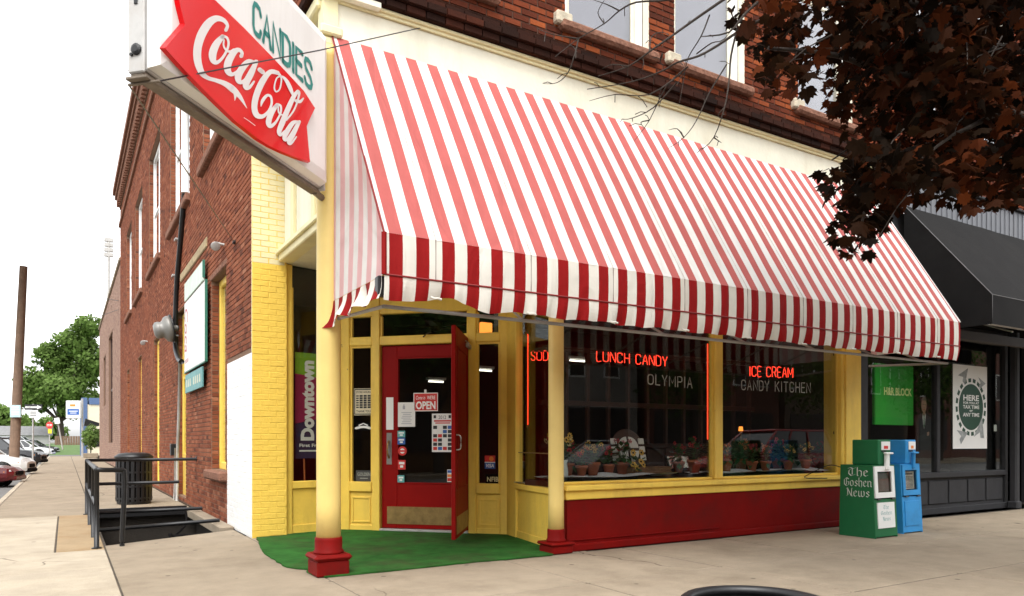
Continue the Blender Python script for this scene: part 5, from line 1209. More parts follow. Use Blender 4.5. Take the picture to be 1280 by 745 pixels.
# ================================================================== things fixed to the side wall
XO = XS-.09
def sq(pts, X=XO): return [side(x, y, X) for x, y in pts]
def board(name, pts, mt, parent, th=.03):
    a, b_, c, d = sq(pts); y0, y1 = (a.y+d.y)/2, (b_.y+c.y)/2; z1 = (a.z+b_.z)/2; z0 = (c.z+d.z)/2
    lo, hi = min(y0,y1), max(y0,y1)
    return obj(name, MB().bbox(XO,XO+th,lo,hi,z0,z1,.006), mt, parent), (lo, hi, z0, z1)
t = thing('wall_sign', 'peeling white sign with faded red letters and green edges on the brick side wall', 'sign', (XO,14,2.0))
ms_ = mat('weathered_sign_white', (.70,.70,.68), .6, .05, 3, dirt=(.45,.40,.33), dirtamt=.3, dscale=3); mgE = mat('sign_green_edge', (.03,.16,.11), .5, .1)
b1, (y0,y1,z0,z1) = board('main_board', [(230.5,366),(256.5,366),(256.5,459),(230.5,459)], ms_, t)
obj('edge_strip', MB().box(XO-.008,XO+.032,y0-.02,y0-.001,z0-.01,z1+.01).box(XO-.008,XO+.032,y0,y1,z0-.02,z0-.001), mgE, b1)
mb = MB()
def wf(u, v): return Vector((XO-.0012, y1+(y0-y1)*u, z0+(z1-z0)*v))
add_text(mb, 'Coca', lambda u, v: wf(.02+.17*v, .90-.62*u), .0, shear=.25)
for k in range(7): mb.quad(wf(.03,.12+.02*k), wf(.2,.13+.02*k), wf(.24,.14+.02*k), wf(.05,.13+.02*k)) if k < 3 else None
obj('faded_lettering', mb, mat('faded_red', (.42,.05,.07), .6, .3, 12), b1)
b2, (y0,y1,z0,z1) = board('top_board', [(230.5,341),(253.5,341),(253.5,368),(230.5,362)], mat('pale_green_board',(.55,.66,.56),.6,.1,4,dirt=(.4,.38,.3),dirtamt=.4), t)
obj('edge_strip', MB().box(XO-.008,XO+.032,y0-.02,y0-.001,z0+.05,z1), mgE, b2)
b3, (y0,y1,z0,z1) = board('lower_board', [(231.5,464),(252.5,464),(252.5,486),(231.5,490)], mat('teal_board',(.12,.30,.30),.6,.15,4), t)
mb = MB(); [mb.quad(*[Vector((XO-.0012, y1-.15+(y0-y1+.3)*u, z0+(z1-z0)*v)) for u, v in ((a_,.3),(a_+.09,.3),(a_+.07,.7),(a_,.7))]) for a_ in (.0,.13,.26,.5,.63,.76,.9)]; obj('lettering', mb, mat('pale_letter',(.5,.52,.4)), b3)
# conduits
def wallpath(pts, X=XS-.05): return [side(x, y, X) for x, y in pts]
t = thing('downpipe', 'white pipe running into a bent black conduit down the brick wall', 'pipe', tuple(side(222,600)))
obj('upper_pipe', MB().tube(wallpath([(231.5,60),(231.5,150),(231.5,241)]), .075, 10), M['white_paint'], t, True)
obj('black_conduit', MB().tube(smooth_path(wallpath([(231,240),(229,262),(225,310),(221.5,350),(219.5,395),(219.5,432),(223,448),(227,452)])), .055, 8), M['black'], t, True)
obj('lower_conduit', MB().tube(wallpath([(225,452),(223.5,520),(222,560),(221,632)]), .03, 8), M['grey_metal'], t, True)
for yy in (300, 345, 420): v = side(224 if yy < 340 else 220.5, yy, XS-.03); obj('strap', MB().bbox(v.x-.09,v.x+.03,v.y-.09,v.y+.09,v.z-.02,v.z+.02,.005), M['grey_metal'], t)
obj('junction_box', MB().bbox(XS-.13,XS-.01,side(221,560).y-.1,side(221,560).y+.1,.95,1.2,.01), M['black'], t)
obj('meter_pipe', MB().tube(wallpath([(219,560),(219,600),(217,640)]), .022, 8), M['grey_metal'], t, True)
# loudspeaker-shaped wall light
v = side(222,410,XS-.02); Mx = frame(v,(0,1,0)) @ Matrix.Rotation(rad(-90),4,'Y')   # local z -> away from the wall (-X)
Mx = Matrix.Translation(v) @ Matrix(((0,0,-1,0),(1,0,0,0),(0,-1,0,0),(0,0,0,1))) @ Matrix.Rotation(rad(-12),4,'X')
t = thing('wall_siren', 'grey bell-shaped siren sticking out from the brick wall beside the white sign', 'siren', tuple(v))
obj('bell', MB().lathe([(.06,0),(.06,.08),(.27,.12),(.28,.18),(.25,.24),(.20,.27),(.165,.31),(.18,.36),(.17,.42),(.12,.46),(.0015,.47)], 24, Mx, caps=False), mat('siren_grey',(.22,.215,.20),.45,.08,6,metal=.3,dirt=(.16,.13,.1),dirtamt=.4), t, True)
obj('flange', MB().lathe([(.30,.10),(.30,.125),(.05,.127)], 24, Mx), M['black'], t)
obj('bracket', MB().tube([v+Vector((.02,0,.0)), v+Vector((-.10,0,0))], .05, 8), M['black'], t)
for (px, py, lb) in ((279,306,'small grey floodlight on the brick wall above the yellow-framed window'),(184,427,'small floodlight on the brick wall over the far yellow doors')):
    v = side(px, py, XS-.02); t = thing('wall_floodlight', lb, 'lamp', tuple(v), 'floodlights on the brick wall')
    obj('lamp_head', MB().lathe([(.035,0),(.05,.06),(.07,.16),(.06,.165)], 14, Matrix.Translation(v+Vector((-.12,.08,0))) @ Matrix.Rotation(rad(110),4,'X')), M['grey_metal'], t, True)
    obj('arm', MB().tube([v+Vector((.03,0,0)), v+Vector((-.1,.02,.02))], .02, 8), M['grey_metal'], t)
# ================================================================== the dark shop next door
XN0, XN1 = 10.64, 25.0; YN = 7.05
NB = thing('dark_shop_building', 'dark grey shop front with a ribbed metal fascia beyond the candy shop', 'building', (XN0,YN,0))
def nW(u, n, z): return (u, YF-n, z)
nh = [(11.6,12.8,6.3,9.0),(13.6,14.8,6.3,9.0),(15.6,16.8,6.3,9.0)]
wb = MB(); wall_with_holes(XN0+.005, XN1, 5.5, 10.6, nh, nW, .2, wb); nwall = obj('upper_wall', wb, M['mortar_dark'], NB)
o = brick_mass('brick_courses', brick_list(XN0+.01, XN1, 5.52, 10.5, nh), nW, .009, M['brick_front'], nwall); o['kind'] = 'stuff'
for a, b_, c, d in nh:
    wn = obj('upper_window', MB().bbox(a,a+.08,YF+.1,YF+.18,c,d).bbox(b_-.08,b_,YF+.1,YF+.18,c,d).bbox(a+.08,b_-.08,YF+.1,YF+.18,d-.08,d).bbox(a+.08,b_-.08,YF+.1,YF+.18,c,c+.08), M['cream'], NB)
    obj('pane', MB().box(a+.08,b_-.08,YF+.13,YF+.136,c+.08,d-.08), M['glass_up'], wn); obj('blind', MB().quad((a,YF+.25,c),(b_,YF+.25,c),(b_,YF+.25,d),(a,YF+.25,d)), M['curtain'], wn)
M['ribbed'] = mat('ribbed_metal_shaded', (.14,.145,.16), .45, .06, 3, metal=.35, dirt=(.16,.15,.15), dirtamt=.4, streak=True)  # grey darkened: the tree's shade on the fascia is put into the colour
fs2 = obj('metal_fascia', MB().box(XN0+.05,XN1,YF-.02,YF+.1,4.95,5.48), M['ribbed'], NB)
k = 0; x = XN0+.06
while x < XN1-.1:
    obj('rib', MB().bbox(x,x+.014,YF-.034,YF-.021,4.96,5.47,.004), M['ribbed'], fs2); x += .16
obj('fascia_cap', MB().bbox(XN0+.04,XN1,YF-.08,YF+.1,5.482,5.53,.01), M['dark_grey'], NB)
nf = thing  # storefront
def nx(px, Y=YN): return front(px, 500, Y).x
def nz(py, px, Y=YN): return front(px, py, Y).z
xg0, xm, xg1 = 10.66, nx(1170), nx(1253)
zs0 = nz(590,1170); 
sf = obj('shop_frame', MB().bbox(xm-.05,xm+.05,YN-.05,YN+.06,zs0,3.3,.008).bbox(xg1,xg1+.10,YN-.05,YN+.06,0,3.3,.008).bbox(xg0,xg1,YN-.045,YN+.06,3.05,3.3,.008).bbox(xg0,xg1,YN-.09,YN+.06,zs0-.10,zs0-.001,.012), M['dark_grey'], NB)
for a, b_ in ((xg0,xm-.05),(xm+.05,xg1)): 
    wn = obj('shop_pane', MB().box(a,b_,YN,YN+.008,zs0,3.05), M['glass'], NB)
obj('bulkhead', MB().box(xg0,xg1,YN-.01,YN+.06,.0,zs0-.101), M['dark_grey'], NB)
obj('bulkhead_foot', MB().bbox(xg0,xg1+.1,YN-.06,YN-.011,.0,.11,.01), M['dark_grey'], NB)
npn = 7
for k in range(npn):
    a = xg0+.05+k*(xg1-xg0-.06)/npn; b_ = a+(xg1-xg0-.06)/npn-.06
    obj('bulkhead_panel', MB().bbox(a,b_,YN-.035,YN-.011,.17,zs0-.15,.015), M['dark_grey'], NB)
xp = nx(1268,6.85)
obj('post', MB().bbox(xp-.07,xp+.07,6.78,6.92,0,3.3,.03).bbox(xp-.09,xp+.09,6.76,6.94,0,.14,.02), M['dark_grey'], NB)
obj('door_side', MB().box(xg1+.11,xg1+.2,YN+.0,YN+1.0,0,3.3).box(xg1+.2,xg1+1.4,YN+1.0,YN+1.06,0,3.3), M['dark_grey'], NB)
obj('end_wall', MB().box(xg1+1.4,XN1,YN-.1,YN+.3,0,5.4), M['dark_grey'], NB)
obj('party_wall', MB().box(10.425,10.655,6.88,7.2,0,5.3), M['dark_grey'], NB)
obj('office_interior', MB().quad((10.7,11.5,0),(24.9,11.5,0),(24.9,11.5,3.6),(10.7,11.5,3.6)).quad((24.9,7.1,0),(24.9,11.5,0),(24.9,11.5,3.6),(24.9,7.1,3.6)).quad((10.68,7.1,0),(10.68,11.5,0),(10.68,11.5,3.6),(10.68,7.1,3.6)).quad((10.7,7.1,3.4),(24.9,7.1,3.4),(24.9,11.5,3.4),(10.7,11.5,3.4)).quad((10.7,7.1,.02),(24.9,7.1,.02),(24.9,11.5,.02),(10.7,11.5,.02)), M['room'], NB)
obj('soffit', MB().box(XN0+.05,XN1,YF+.0,YN+.3,3.31,3.45), M['black_matte'], NB)
obj('upper_backing', MB().box(XN0+.05,XN1,YF+.11,YF+.16,3.46,4.94), M['dark_grey'], NB)
obj('roof', MB().box(XN0,XN1,YF+.21,30,10.6,10.7), M['black_matte'], NB)
obj('header_beam', MB().bbox(XN0+.05,XN1,YF-.06,YF+.0,2.98,3.16,.015), mat('brown_beam',(.035,.025,.02),.6,.2,5), NB)
# black awning
BA = thing('black_awning', 'plain black canvas awning over the dark shop front', 'awning', (11.36,5.42,2.9))
M['aw_black'] = mat('black_canvas', (.011,.0105,.0105), .85, .15, 4, bump=.1, bscale=120, dirt=(.017,.016,.015), dirtamt=.5, dscale=1.0, spec=.15)
X0, X1 = 11.36, 17.3; yb, yf = YF-.03, 5.42; zt_a, zv_a, zb_a = 5.0, 3.36, 2.94
e = [X0+(X1-X0)*k/5 for k in range(6)]
for a, b_ in zip(e[:-1], e[1:]):
    obj('slope_panel', MB().grid(lambda u, v: (a+(b_-a)*u, yb+(yf-yb)*v, zt_a+(zv_a-zt_a)*v-.012*math.sin(math.pi*v)-.008*math.sin(math.pi*u)), 6, 6), M['aw_black'], BA, True)
    obj('valance_panel', MB().quad((a,yf,zv_a),(b_,yf,zv_a),(b_,yf,zb_a),(a,yf,zb_a)), M['aw_black'], BA)
obj('side_panel', MB().poly([(X0,yb,zt_a),(X0,yf,zv_a),(X0,yf,zb_a),(X0,yb,zb_a)]), M['aw_black'], BA)
obj('edge_piping', MB().tube([(X0,yb,zt_a),(X0,yf,zv_a),(X0,yf,zb_a)], .007, 5).tube([(X0,yf,zv_a),(X1,yf,zv_a)], .006, 5), mat('grey_piping',(.10,.10,.10)), BA)
obj('frame_bar', MB().tube([(X0,yf+.05,2.95),(X1,yf+.05,2.95)], .02, 8).tube([(X0+.8,yf+.1,2.9),(X0+1.0,YF,3.4)], .015, 6), M['grey_metal'], BA)
# green light-box sign inside the window
def npl(px, py, Y=YN+.10): return front(px, py, Y)
a, b_ = npl(1094,531), npl(1142,458)
t = thing('green_window_sign', 'green square sign reading H&R BLOCK hanging in the dark shop window', 'sign', (a.x,YN+.1,a.z))
obj('sign_panel', MB().bbox(a.x,b_.x,YN+.10,YN+.16,a.z,b_.z,.01), mat('sign_green_panel',(.015,.36,.025),.4,.05,3), t)
f = lambda u, v: Vector((a.x+(b_.x-a.x)*u, YN+.098, a.z+(b_.z-a.z)*v))
mb = MB(); add_text(mb, 'H&R BLOCK', lambda u, v: f(.22+.73*u,.49+.13*v), .035); obj('lettering', mb, mat('lime_letter',(.80,.88,.35),.5), t)
obj('hanging_chain', MB().tube([f(.1,1), f(.1,1)+Vector((0,0,.6))], .004, 4).tube([f(.9,1), f(.9,1)+Vector((0,0,.6))], .004, 4), M['black'], t)
# poster
a, b_ = npl(1191.5,561,YN-.012), npl(1234,459,YN-.012); f2 = lambda u, v, k=0: Vector((a.x+(b_.x-a.x)*u, YN-.008-.0008*k, a.z+(b_.z-a.z)*v))
pa, pb = a, b_
t = thing('tax_poster', 'white poster with a dark green roundel reading HERE FOR YOU AT TAX TIME', 'poster', tuple(f2(0,0)))
obj('sheet', MB().box(pa.x,pb.x,YN-.0079,YN-.004,pa.z,pb.z), M['white'], t)
asp = (pb.x-pa.x)/(pb.z-pa.z)
circ = lambda r, k, n=40: [f2(.52+r*math.cos(q*2*math.pi/n), .50+r*asp*math.sin(q*2*math.pi/n)*1.0, k) for q in range(n)]
dg_m = mat('dark_green_print',(.006,.055,.03),.5)
obj('roundel', MB().poly(circ(.36,2)), dg_m, t)
mb = MB()
for q in range(20):
    a0, a1 = 2*math.pi*q/20, 2*math.pi*(q+.62)/20
    mb.quad(f2(.52+.39*math.cos(a0),.5+.39*asp*math.sin(a0),2), f2(.52+.39*math.cos(a1),.5+.39*asp*math.sin(a1),2), f2(.52+.45*math.cos(a1),.5+.45*asp*math.sin(a1),2), f2(.52+.45*math.cos(a0),.5+.45*asp*math.sin(a0),2))
obj('roundel_edge', mb, dg_m, t)
mb = MB()
for s_, z0, z1, w_ in (('HERE',.575,.645,.46),('FOR YOU AT',.535,.563,.46),('TAX TIME',.480,.522,.48),('or',.445,.466,.10),('ANY TIME',.385,.43,.48)):
    add_text(mb, s_, lambda u, v: f2(.52-w_/2+w_*u, z0+(z1-z0)*v, 4), .025)
obj('lettering', mb, M['white'], t)
gpl = mat('grey_planes',(.30,.32,.32),.6,.4,14)
for cx, cy, s_, r_ in ((.3,.87,.16,.3),(.82,.80,.12,-.5),(.78,.22,.20,.8),(.25,.16,.16,-.2)):
    mb = MB()
    for tri in (((-1,.3),(1,.5),(-.1,-.1)),((-.1,-.1),(1,.5),(.0,-.9)),((-.1,-.1),(.0,-.9),(-.35,-.45))):
        mb.poly([f2(cx+s_*(x_*math.cos(r_)-y_*math.sin(r_)), cy+s_*asp*(x_*math.sin(r_)+y_*math.cos(r_)), 3) for x_, y_ in tri])
    obj('paper_plane', mb, gpl, t)
v = npl(1244,535,YN+.02); o = obj('paper_slip', MB().box(v.x-.05,v.x+.05,YN+.018,YN+.021,v.z-.06,v.z+.06), M['paper']); tag(o, 'small white paper slip on the glass beside the poster', 'paper')
# cardboard figure of a man in a suit
v0, v1 = npl(1155,560,YN+.35), npl(1155,494,YN+.35); hh = v1.z-v0.z; cx, yy = v0.x, YN+.35
def ff(x, z, k=0): return Vector((cx+x*hh, yy-.0008*k, v0.z+z*hh))
t = thing('cardboard_figure', 'cardboard cut-out of a person in a dark suit with folded arms behind the glass', 'display figure', (cx,yy,v0.z))
suit = [(-.24,-.35),(-.25,.25),(-.26,.48),(-.20,.60),(-.09,.66),(.09,.66),(.20,.60),(.26,.48),(.25,.25),(.24,-.35)]
def cut(name, poly, mt, k):
    mb = MB(); mb.poly([ff(x, z, k) for x, z in poly]); obj(name, mb, mt, t)
mb = MB(); mb.prism([(x*hh, z*hh) for x, z in suit], .006, Matrix.Translation((cx,yy+.0061,v0.z)) @ Matrix.Rotation(rad(90),4,'X')); obj('suit', mb, mat('dark_suit',(.02,.024,.028),.8), t)
skin = mat('printed_skin',(.42,.25,.17),.6); hairm = mat('printed_hair',(.18,.14,.11),.7)
cut('shirt', [(-.06,.65),(.06,.65),(.03,.45),(0,.36),(-.03,.45)], M['paper'], 1); cut('tie', [(-.015,.63),(.015,.63),(.02,.42),(0,.38),(-.02,.42)], mat('tie_green',(.03,.14,.05)), 2)
mb = MB(); mb.prism([(.085*hh*math.cos(q*math.pi/10), .80*hh+.13*hh*math.sin(q*math.pi/10)) for q in range(20)], .006, Matrix.Translation((cx,yy+.006,v0.z)) @ Matrix.Rotation(rad(90),4,'X')); obj('head', mb, skin, t)
cut('hair', [(-.09,.82),(-.085,.92),(-.04,.965),(.04,.965),(.085,.92),(.09,.82),(.07,.90),(-.07,.90)], hairm, 1); cut('neck', [(-.04,.70),(.04,.70),(.05,.62),(-.05,.62)], skin, 1)
cut('eyes', [(-.045,.83),(-.02,.83),(-.02,.815),(-.045,.815)], M['ink'], 2); cut('eyes', [(.02,.83),(.045,.83),(.045,.815),(.02,.815)], M['ink'], 2); cut('mouth', [(-.03,.735),(.03,.735),(.02,.725),(-.02,.725)], M['ink_red'], 2)
cut('sleeves', [(-.24,.22),(.24,.30),(.24,.20),(-.24,.12)], mat('suit_sleeve',(.03,.035,.04),.8), 2); cut('hand', [(.10,.30),(.17,.31),(.17,.24),(.10,.23)], skin, 3)
# ================================================================== newspaper boxes
def news_box(name, label, X0, X1, Yf, Yb, col, white_front, H=.945):
    mt = mat(name+'_paint_'+('green' if white_front else 'blue'), col, .4, .06, 4, dirt=tuple(c*.45 for c in col), dirtamt=.35, dscale=3, chips=(.12,.075,.05), chipamt=-.75)
    t = thing(name, label, 'newspaper box', ((X0+X1)/2,(Yf+Yb)/2,0), 'newspaper boxes on the pavement'); W = X1-X0
    lean = .05
    prof = [(Yf,.0),(Yb+.02,.0),(Yb,H),(Yf+lean,H)]     # side outline, front leaning back
    mb = MB()
    for x0, x1 in ((X0,X0+.014),(X1-.014,X1)):
        mb.prism([(y_, z) for y_, z in prof], x1-x0, Matrix(((0,0,1,x0),(1,0,0,0),(0,1,0,0),(0,0,0,1))))
    obj('side_panels', mb, mt, t)
    FM = lambda x, z, o=0.0: Vector((x, Yf+lean*z/H-o, z))
    mb = MB(); mb.quad((X0+.01,Yb,.06),(X1-.01,Yb,.06),(X1-.01,Yb,H),(X0+.01,Yb,H)); mb.box(X0+.012,X1-.012,Yf+lean,Yb,H-.012,H-.001); mb.quad((X0+.01,Yf+.02,.10),(X1-.01,Yf+.02,.10),(X1-.01,Yb,.10),(X0+.01,Yb,.10)); obj('shell', mb, mt, t)
    def fr(x0, x1, z0, z1, o=0.0, th=.02):
        mb = MB(); a = [FM(x0,z0,o),FM(x1,z0,o),FM(x1,z1,o),FM(x0,z1,o)]; b_ = [p+Vector((0,th,0)) for p in a]
        mb.poly(a).poly(b_[::-1])
        for i in range(4): j = (i+1) % 4; mb.quad(a[i], b_[i], b_[j], a[j])
        return mb
    dm = M['white'] if white_front else mt
    x0, x1 = X0+.03, X1-.03
    obj('lower_front', fr(X0+.014,X1-.014,.02,.50,.001), mt, t)
    lb = obj('rack_card' if white_front else 'lower_panel', fr(x0+.03,x1-.03,.13,.46,.012,.012) if white_front else fr(x0+.02,x1-.02,.11,.44,.012,.012), M['white'] if white_front else mt, t)
    mb = fr(x0,x0+.06,.52,.93,.012); 
    d_ = obj('door', mb, dm, t)
    for q in (fr(x1-.06,x1,.52,.93,.012), fr(x0+.06,x1-.06,.52,.59,.012), fr(x0+.06,x1-.06,.86,.93,.012)): obj('door_rail', q, dm, d_)
    obj('window_pane', fr(x0+.06,x1-.06,.59,.86,.004,.004), M['glass'], d_)
    obj('folded_paper', fr(x0+.07,x1-.07,.60,.84,-.03,.01), mat('newsprint_'+name+str(white_front), (.13,.12,.10) if white_front else (.50,.46,.40), .9, .25, 14), t)
    if not white_front:
        mb = MB(); 
        for k in range(9): mb.quad(FM(x0+.09,.62+.018*k,-.0285), FM(x1-.10,.62+.018*k,-.0285), FM(x1-.10,.628+.018*k,-.0285), FM(x0+.09,.628+.018*k,-.0285))
        mb.quad(FM(x0+.09,.795,-.0285), FM(x1-.1,.795,-.0285), FM(x1-.1,.82,-.0285), FM(x0+.09,.82,-.0285)); obj('news_print', mb, mat('newsprint_ink',(.12,.11,.10)), t)
    obj('hinge_bar', MB().tube([FM(x0+.02,.505,.02), FM(x0+.10,.505,.02)], .010, 6).tube([FM(x1-.10,.505,.02), FM(x1-.02,.505,.02)], .010, 6), M['black'], d_)
    # coin mechanism on top
    cx0, cx1 = X0+.16, X1-.06; cz = 1.275
    c_ = obj('coin_box', MB().bbox(cx0,cx1,Yf+lean+.01,Yb-.06,H,cz,.012), mt, t)
    obj('coin_plate', MB().bbox(cx0+.05,cx1-.03,Yf+lean,Yf+lean+.009,1.14,1.25,.002), M['paper'], c_)
    obj('price_mark', MB().box(cx0+.10,cx1-.08,Yf+lean-.002,Yf+lean-.0005,1.155,1.195), M['ink_red'] if white_front else M['ink_orange'], c_)
    obj('handle', MB().bbox(cx0+.09,cx1-.11,Yf+lean-.05,Yf+lean-.001,.88,1.10,.012).bbox(cx0+.05,cx1-.06,Yf+lean-.07,Yf+lean-.02,1.085,1.11,.008), dm, c_)
    obj('coin_slot', MB().box(cx0+.06,cx0+.14,Yf+lean-.003,Yf+lean+.0085,1.115,1.13), M['black'], c_)
    return t, FM, x0, x1, lb
p0 = ground(1096,674); 
gx0, gx1, gyf, gyb = 8.87, 9.36, 5.62, 6.12
t, FM, x0, x1, lb = news_box('newspaper_box', 'green newspaper box with a white door and old-style white lettering on its side', gx0, gx1, gyf, gyb, (.006,.13,.045), True)
mb = MB()
for s_, z, h_, y0, y1 in (('The',.80,.075,.50,.22),('Goshen',.665,.075,.60,.03),('News',.53,.075,.55,.12)):
    nib_text(mb, s_, lambda u, v, L, z=z, h_=h_, y0=y0, y1=y1: Vector((gx0-.0015, gyf+.04+(gyb-gyf)*(.88-(1-y0)*0-.0)-(gyb-gyf)*( .06+ (1-y0)*.0 + (u/L)*( (.62 if s_=='The' else .82 if s_=='Goshen' else .70)) + (.12 if s_=='The' else .0 if s_=='Goshen' else .07)), z+h_*v)), m=0)
obj('side_lettering', mb, M['white'], t)
mb = MB()
for s_, z in (('The',.375),('Goshen',.30),('News',.225)):
    wd = {'The':.13,'Goshen':.25,'News':.18}[s_]; c = (x0+x1)/2
    nib_text(mb, s_, lambda u, v, L, z=z, wd=wd, c=c: FM(c-wd/2+wd*u/L, z+.036*v, .0135), m=0)
obj('card_lettering', mb, M['ink_teal'], lb)
bx0 = 9.66
news_box('newspaper_box', 'blue newspaper box with a folded paper behind its window', bx0, bx0+.46, 5.72, 6.22, (.03,.27,.60), False)
t = thing('security_cable', 'thin black cable looped from the newspaper boxes to the pilaster', 'cable', (9.0,6.4,.9))
obj('cable', MB().tube(smooth_path([(8.95,6.15,.90),(8.80,6.25,.93),(8.72,6.5,.80),(8.9,6.68,.74),(9.4,6.70,.72)]), .006, 5), M['black'], t, True)
# ================================================================== maple with dark red leaves
LEAF2 = [(0,0),(.14,-.06),(.40,-.14),(.36,.06),(.64,.16),(.50,.30),(.68,.56),(.44,.50),(.38,.66),(.22,.60),(.14,.84),(0,1.04)]
LEAF2 = LEAF2+[(-x, y) for x, y in reversed(LEAF2[1:-1])]
def leaf_verts(s_, fold=.25, droop=.25):
    pts = [(0,.32)]+LEAF2
    return [Vector((x*s_, (y-.0)*s_, -abs(x)*fold*s_-droop*s_*max(0,y)**2*.5)) for x, y in pts]
LF = [(0, i, i+1 if i < len(LEAF2) else 1) for i in range(1, len(LEAF2)+1)]
def leaf_matrix(p, yaw, pitch, roll): return Matrix.Translation(p) @ Matrix.Rotation(yaw,4,'Z') @ Matrix.Rotation(pitch,4,'X') @ Matrix.Rotation(roll,4,'Y') @ Matrix.Diagonal((random.uniform(.7,1.1),random.uniform(.85,1.1),random.uniform(.2,2.4),1))
def leaf_mass(name, items, material, parent, tone_fn=None):
    """items: (matrix, size, tone)"""
    V, Fc, T = [], [], []
    base_ = np.array([tuple(v) for v in leaf_verts(1.0)]); n = len(base_)
    for i, (Mx, s_, tn) in enumerate(items):
        A_ = np.array(Mx); V.append(base_*s_ @ A_[:3,:3].T + A_[:3,3]); Fc += [(a+i*n, b_+i*n, c+i*n) for a, b_, c in LF]; T += [tn]*len(LF)
    me = bpy.data.meshes.new(name); me.from_pydata(np.concatenate(V), [], Fc)
    at = me.attributes.new('tone','FLOAT','FACE'); at.data.foreach_set('value', T); me.materials.append(material); me.update()
    o = bpy.data.objects.new(name, me); put(o, parent); BASE[o.name] = Matrix.Identity(4); return o
M['maple_leaf'] = leaf_mat('maple_leaf', [(.008,.005,.003),(.018,.009,.004),(.036,.012,.005),(.085,.021,.007),(.16,.040,.011)], .45, .7)
M['bark'] = mat('bark', (.040,.029,.022), .95, .3, 8, bump=.8, bscale=25, streak=True, dirt=(.03,.024,.02), dirtamt=.6, dscale=4)
TX, TY = 7.7, 2.0
MT = thing('maple_tree', 'dark red maple whose leafy boughs hang in front of the shop fronts', 'tree', (TX,TY,0))
obj('trunk', MB().tube([(TX,TY,-.05),(TX+.02,TY,.5),(TX-.03,TY+.03,1.4),(TX,TY+.05,2.4),(TX-.05,TY+.1,3.6),(TX-.1,TY+.1,5.2),(TX-.1,TY+.2,7.0)], [.22,.18,.165,.155,.13,.09,.03], 14), M['bark'], MT, True)
MASK = [(905,-90),(912,30),(950,100),(972,138),(1008,132),(1018,95),(1048,150),(1062,195),(1022,212),(1016,240),(1048,258),(1034,300),(1066,324),(1092,316),(1106,282),(1140,236),(1170,252),(1215,264),(1250,264),(1292,252),(1292,-90)]
def inside(x, y, P_):
    c = False; n = len(P_); j = n-1
    for i in range(n):
        if (P_[i][1] > y) != (P_[j][1] > y) and x < (P_[j][0]-P_[i][0])*(y-P_[i][1])/(P_[j][1]-P_[i][1])+P_[i][0]: c = not c
        j = i
    return c
random.seed(21)
limbs = []
def limb(pts, r0, r1, name='branch'):
    pp = smooth_path([tuple(p) for p in pts], 4); n = len(pp); limbs.append(pp)
    obj(name, MB().tube(pp, [r0+(r1-r0)*i/(n-1) for i in range(n)], 7), M['bark'], MT, True)
fk = Vector((TX-.02,TY+.07,2.9)); fk2 = Vector((TX-.07,TY+.1,4.2))
limb([fk2, depth(1230,60,6.2), depth(1130,95,5.9), depth(1050,70,5.7), depth(960,60,5.5)], .05, .012)
limb([fk, depth(1260,190,6.0), depth(1170,180,5.8), depth(1100,210,5.6), depth(1075,290,5.4)], .045, .007)
limb([fk2, depth(1250,20,5.6), depth(1160,10,5.4), depth(1060,-20,5.3), depth(980,10,5.3)], .045, .01)
limb([fk, depth(1300,150,5.2), depth(1210,160,5.1), depth(1150,200,5.0)], .035, .006)
limb([fk2, depth(1240,110,6.5), depth(1120,150,6.6), depth(1040,200,6.5)], .04, .006)
for k in range(12):
    q = k*2*math.pi/12+.3; R_ = random.uniform(1.7,2.7); h = random.uniform(3.3,6.2)
    e = Vector((TX+R_*math.cos(q), TY+R_*math.sin(q), h+.5)); px, py, d = topix(e)
    if d > .5 and px < 1290 and py > -90: continue
    limb([fk2+Vector((0,0,random.uniform(-.5,1.2))), Vector((TX,TY,h)).lerp(e,.5)+Vector((0,0,.2)), e], .04, .008)
# bare twigs reaching over the awning
TW = [
 [(1192,80),(1080,130),(960,210),(870,260),(770,290),(700,330),(560,380),(350,415)],
 [(1010,-20),(880,70),(740,170),(640,240),(540,310),(400,355)],
 [(900,-40),(720,0),(580,10),(500,50),(430,110),(310,180),(200,265)],
 [(310,180),(290,260),(260,340),(210,385),(150,390)],
 [(920,70),(880,170),(820,270),(800,370),(780,480)],
 [(820,310),(720,400),(640,560),(570,655)],
 [(770,380),(660,500),(560,550),(510,555)],
 [(1050,130),(1020,260),(1010,380),(990,500),(940,640),(880,700)],
 [(1000,300),(920,430),(860,560),(800,640),(730,690)],
 [(790,340),(640,440),(480,440),(360,470)],
 [(310,180),(190,160),(110,130)], [(700,250),(690,290),(712,305)], [(640,240),(650,170),(700,150),(740,170)],
 [(430,110),(400,60),(430,0)], [(500,50),(440,20),(380,0)], [(860,250),(930,200),(990,180),(1080,60)], [(540,310),(470,300),(420,320)],
 [(990,500),(960,540),(1000,560)], [(940,640),(975,665)], [(800,640),(770,600),(730,605)], [(640,560),(600,570),(620,600)], [(1190,-30),(1090,60),(1010,150),(880,170)]]
for i, p in enumerate(TW):
    d0 = 5.5+.12*math.sin(i*1.7); pts = [tuple(depth(640+x/3.725, y/3.725, d0+.10*math.sin(k*1.3+i))) for k, (x, y) in enumerate(p)]
    pp = smooth_path(pts, 3); n = len(pp); r0 = .013 if i in (0,1,21) else .009 if i in (2,7) else .0062
    mb = MB().tube(pp, [r0*(1-.75*k/(n-1)) for k in range(n)], 5)
    for k in range(2, n-1, 2):          # short side shoots
        if random.random() < .6:
            a = Vector(pp[k]); b_ = a+Vector((random.uniform(-.09,.05),random.uniform(-.06,.06),random.uniform(-.10,.03))); mb.tube([a, (a+b_)/2+Vector((0,0,.012)), b_], .003, 4)
    obj('bare_twig', mb, M['bark'], MT, True)
items = []
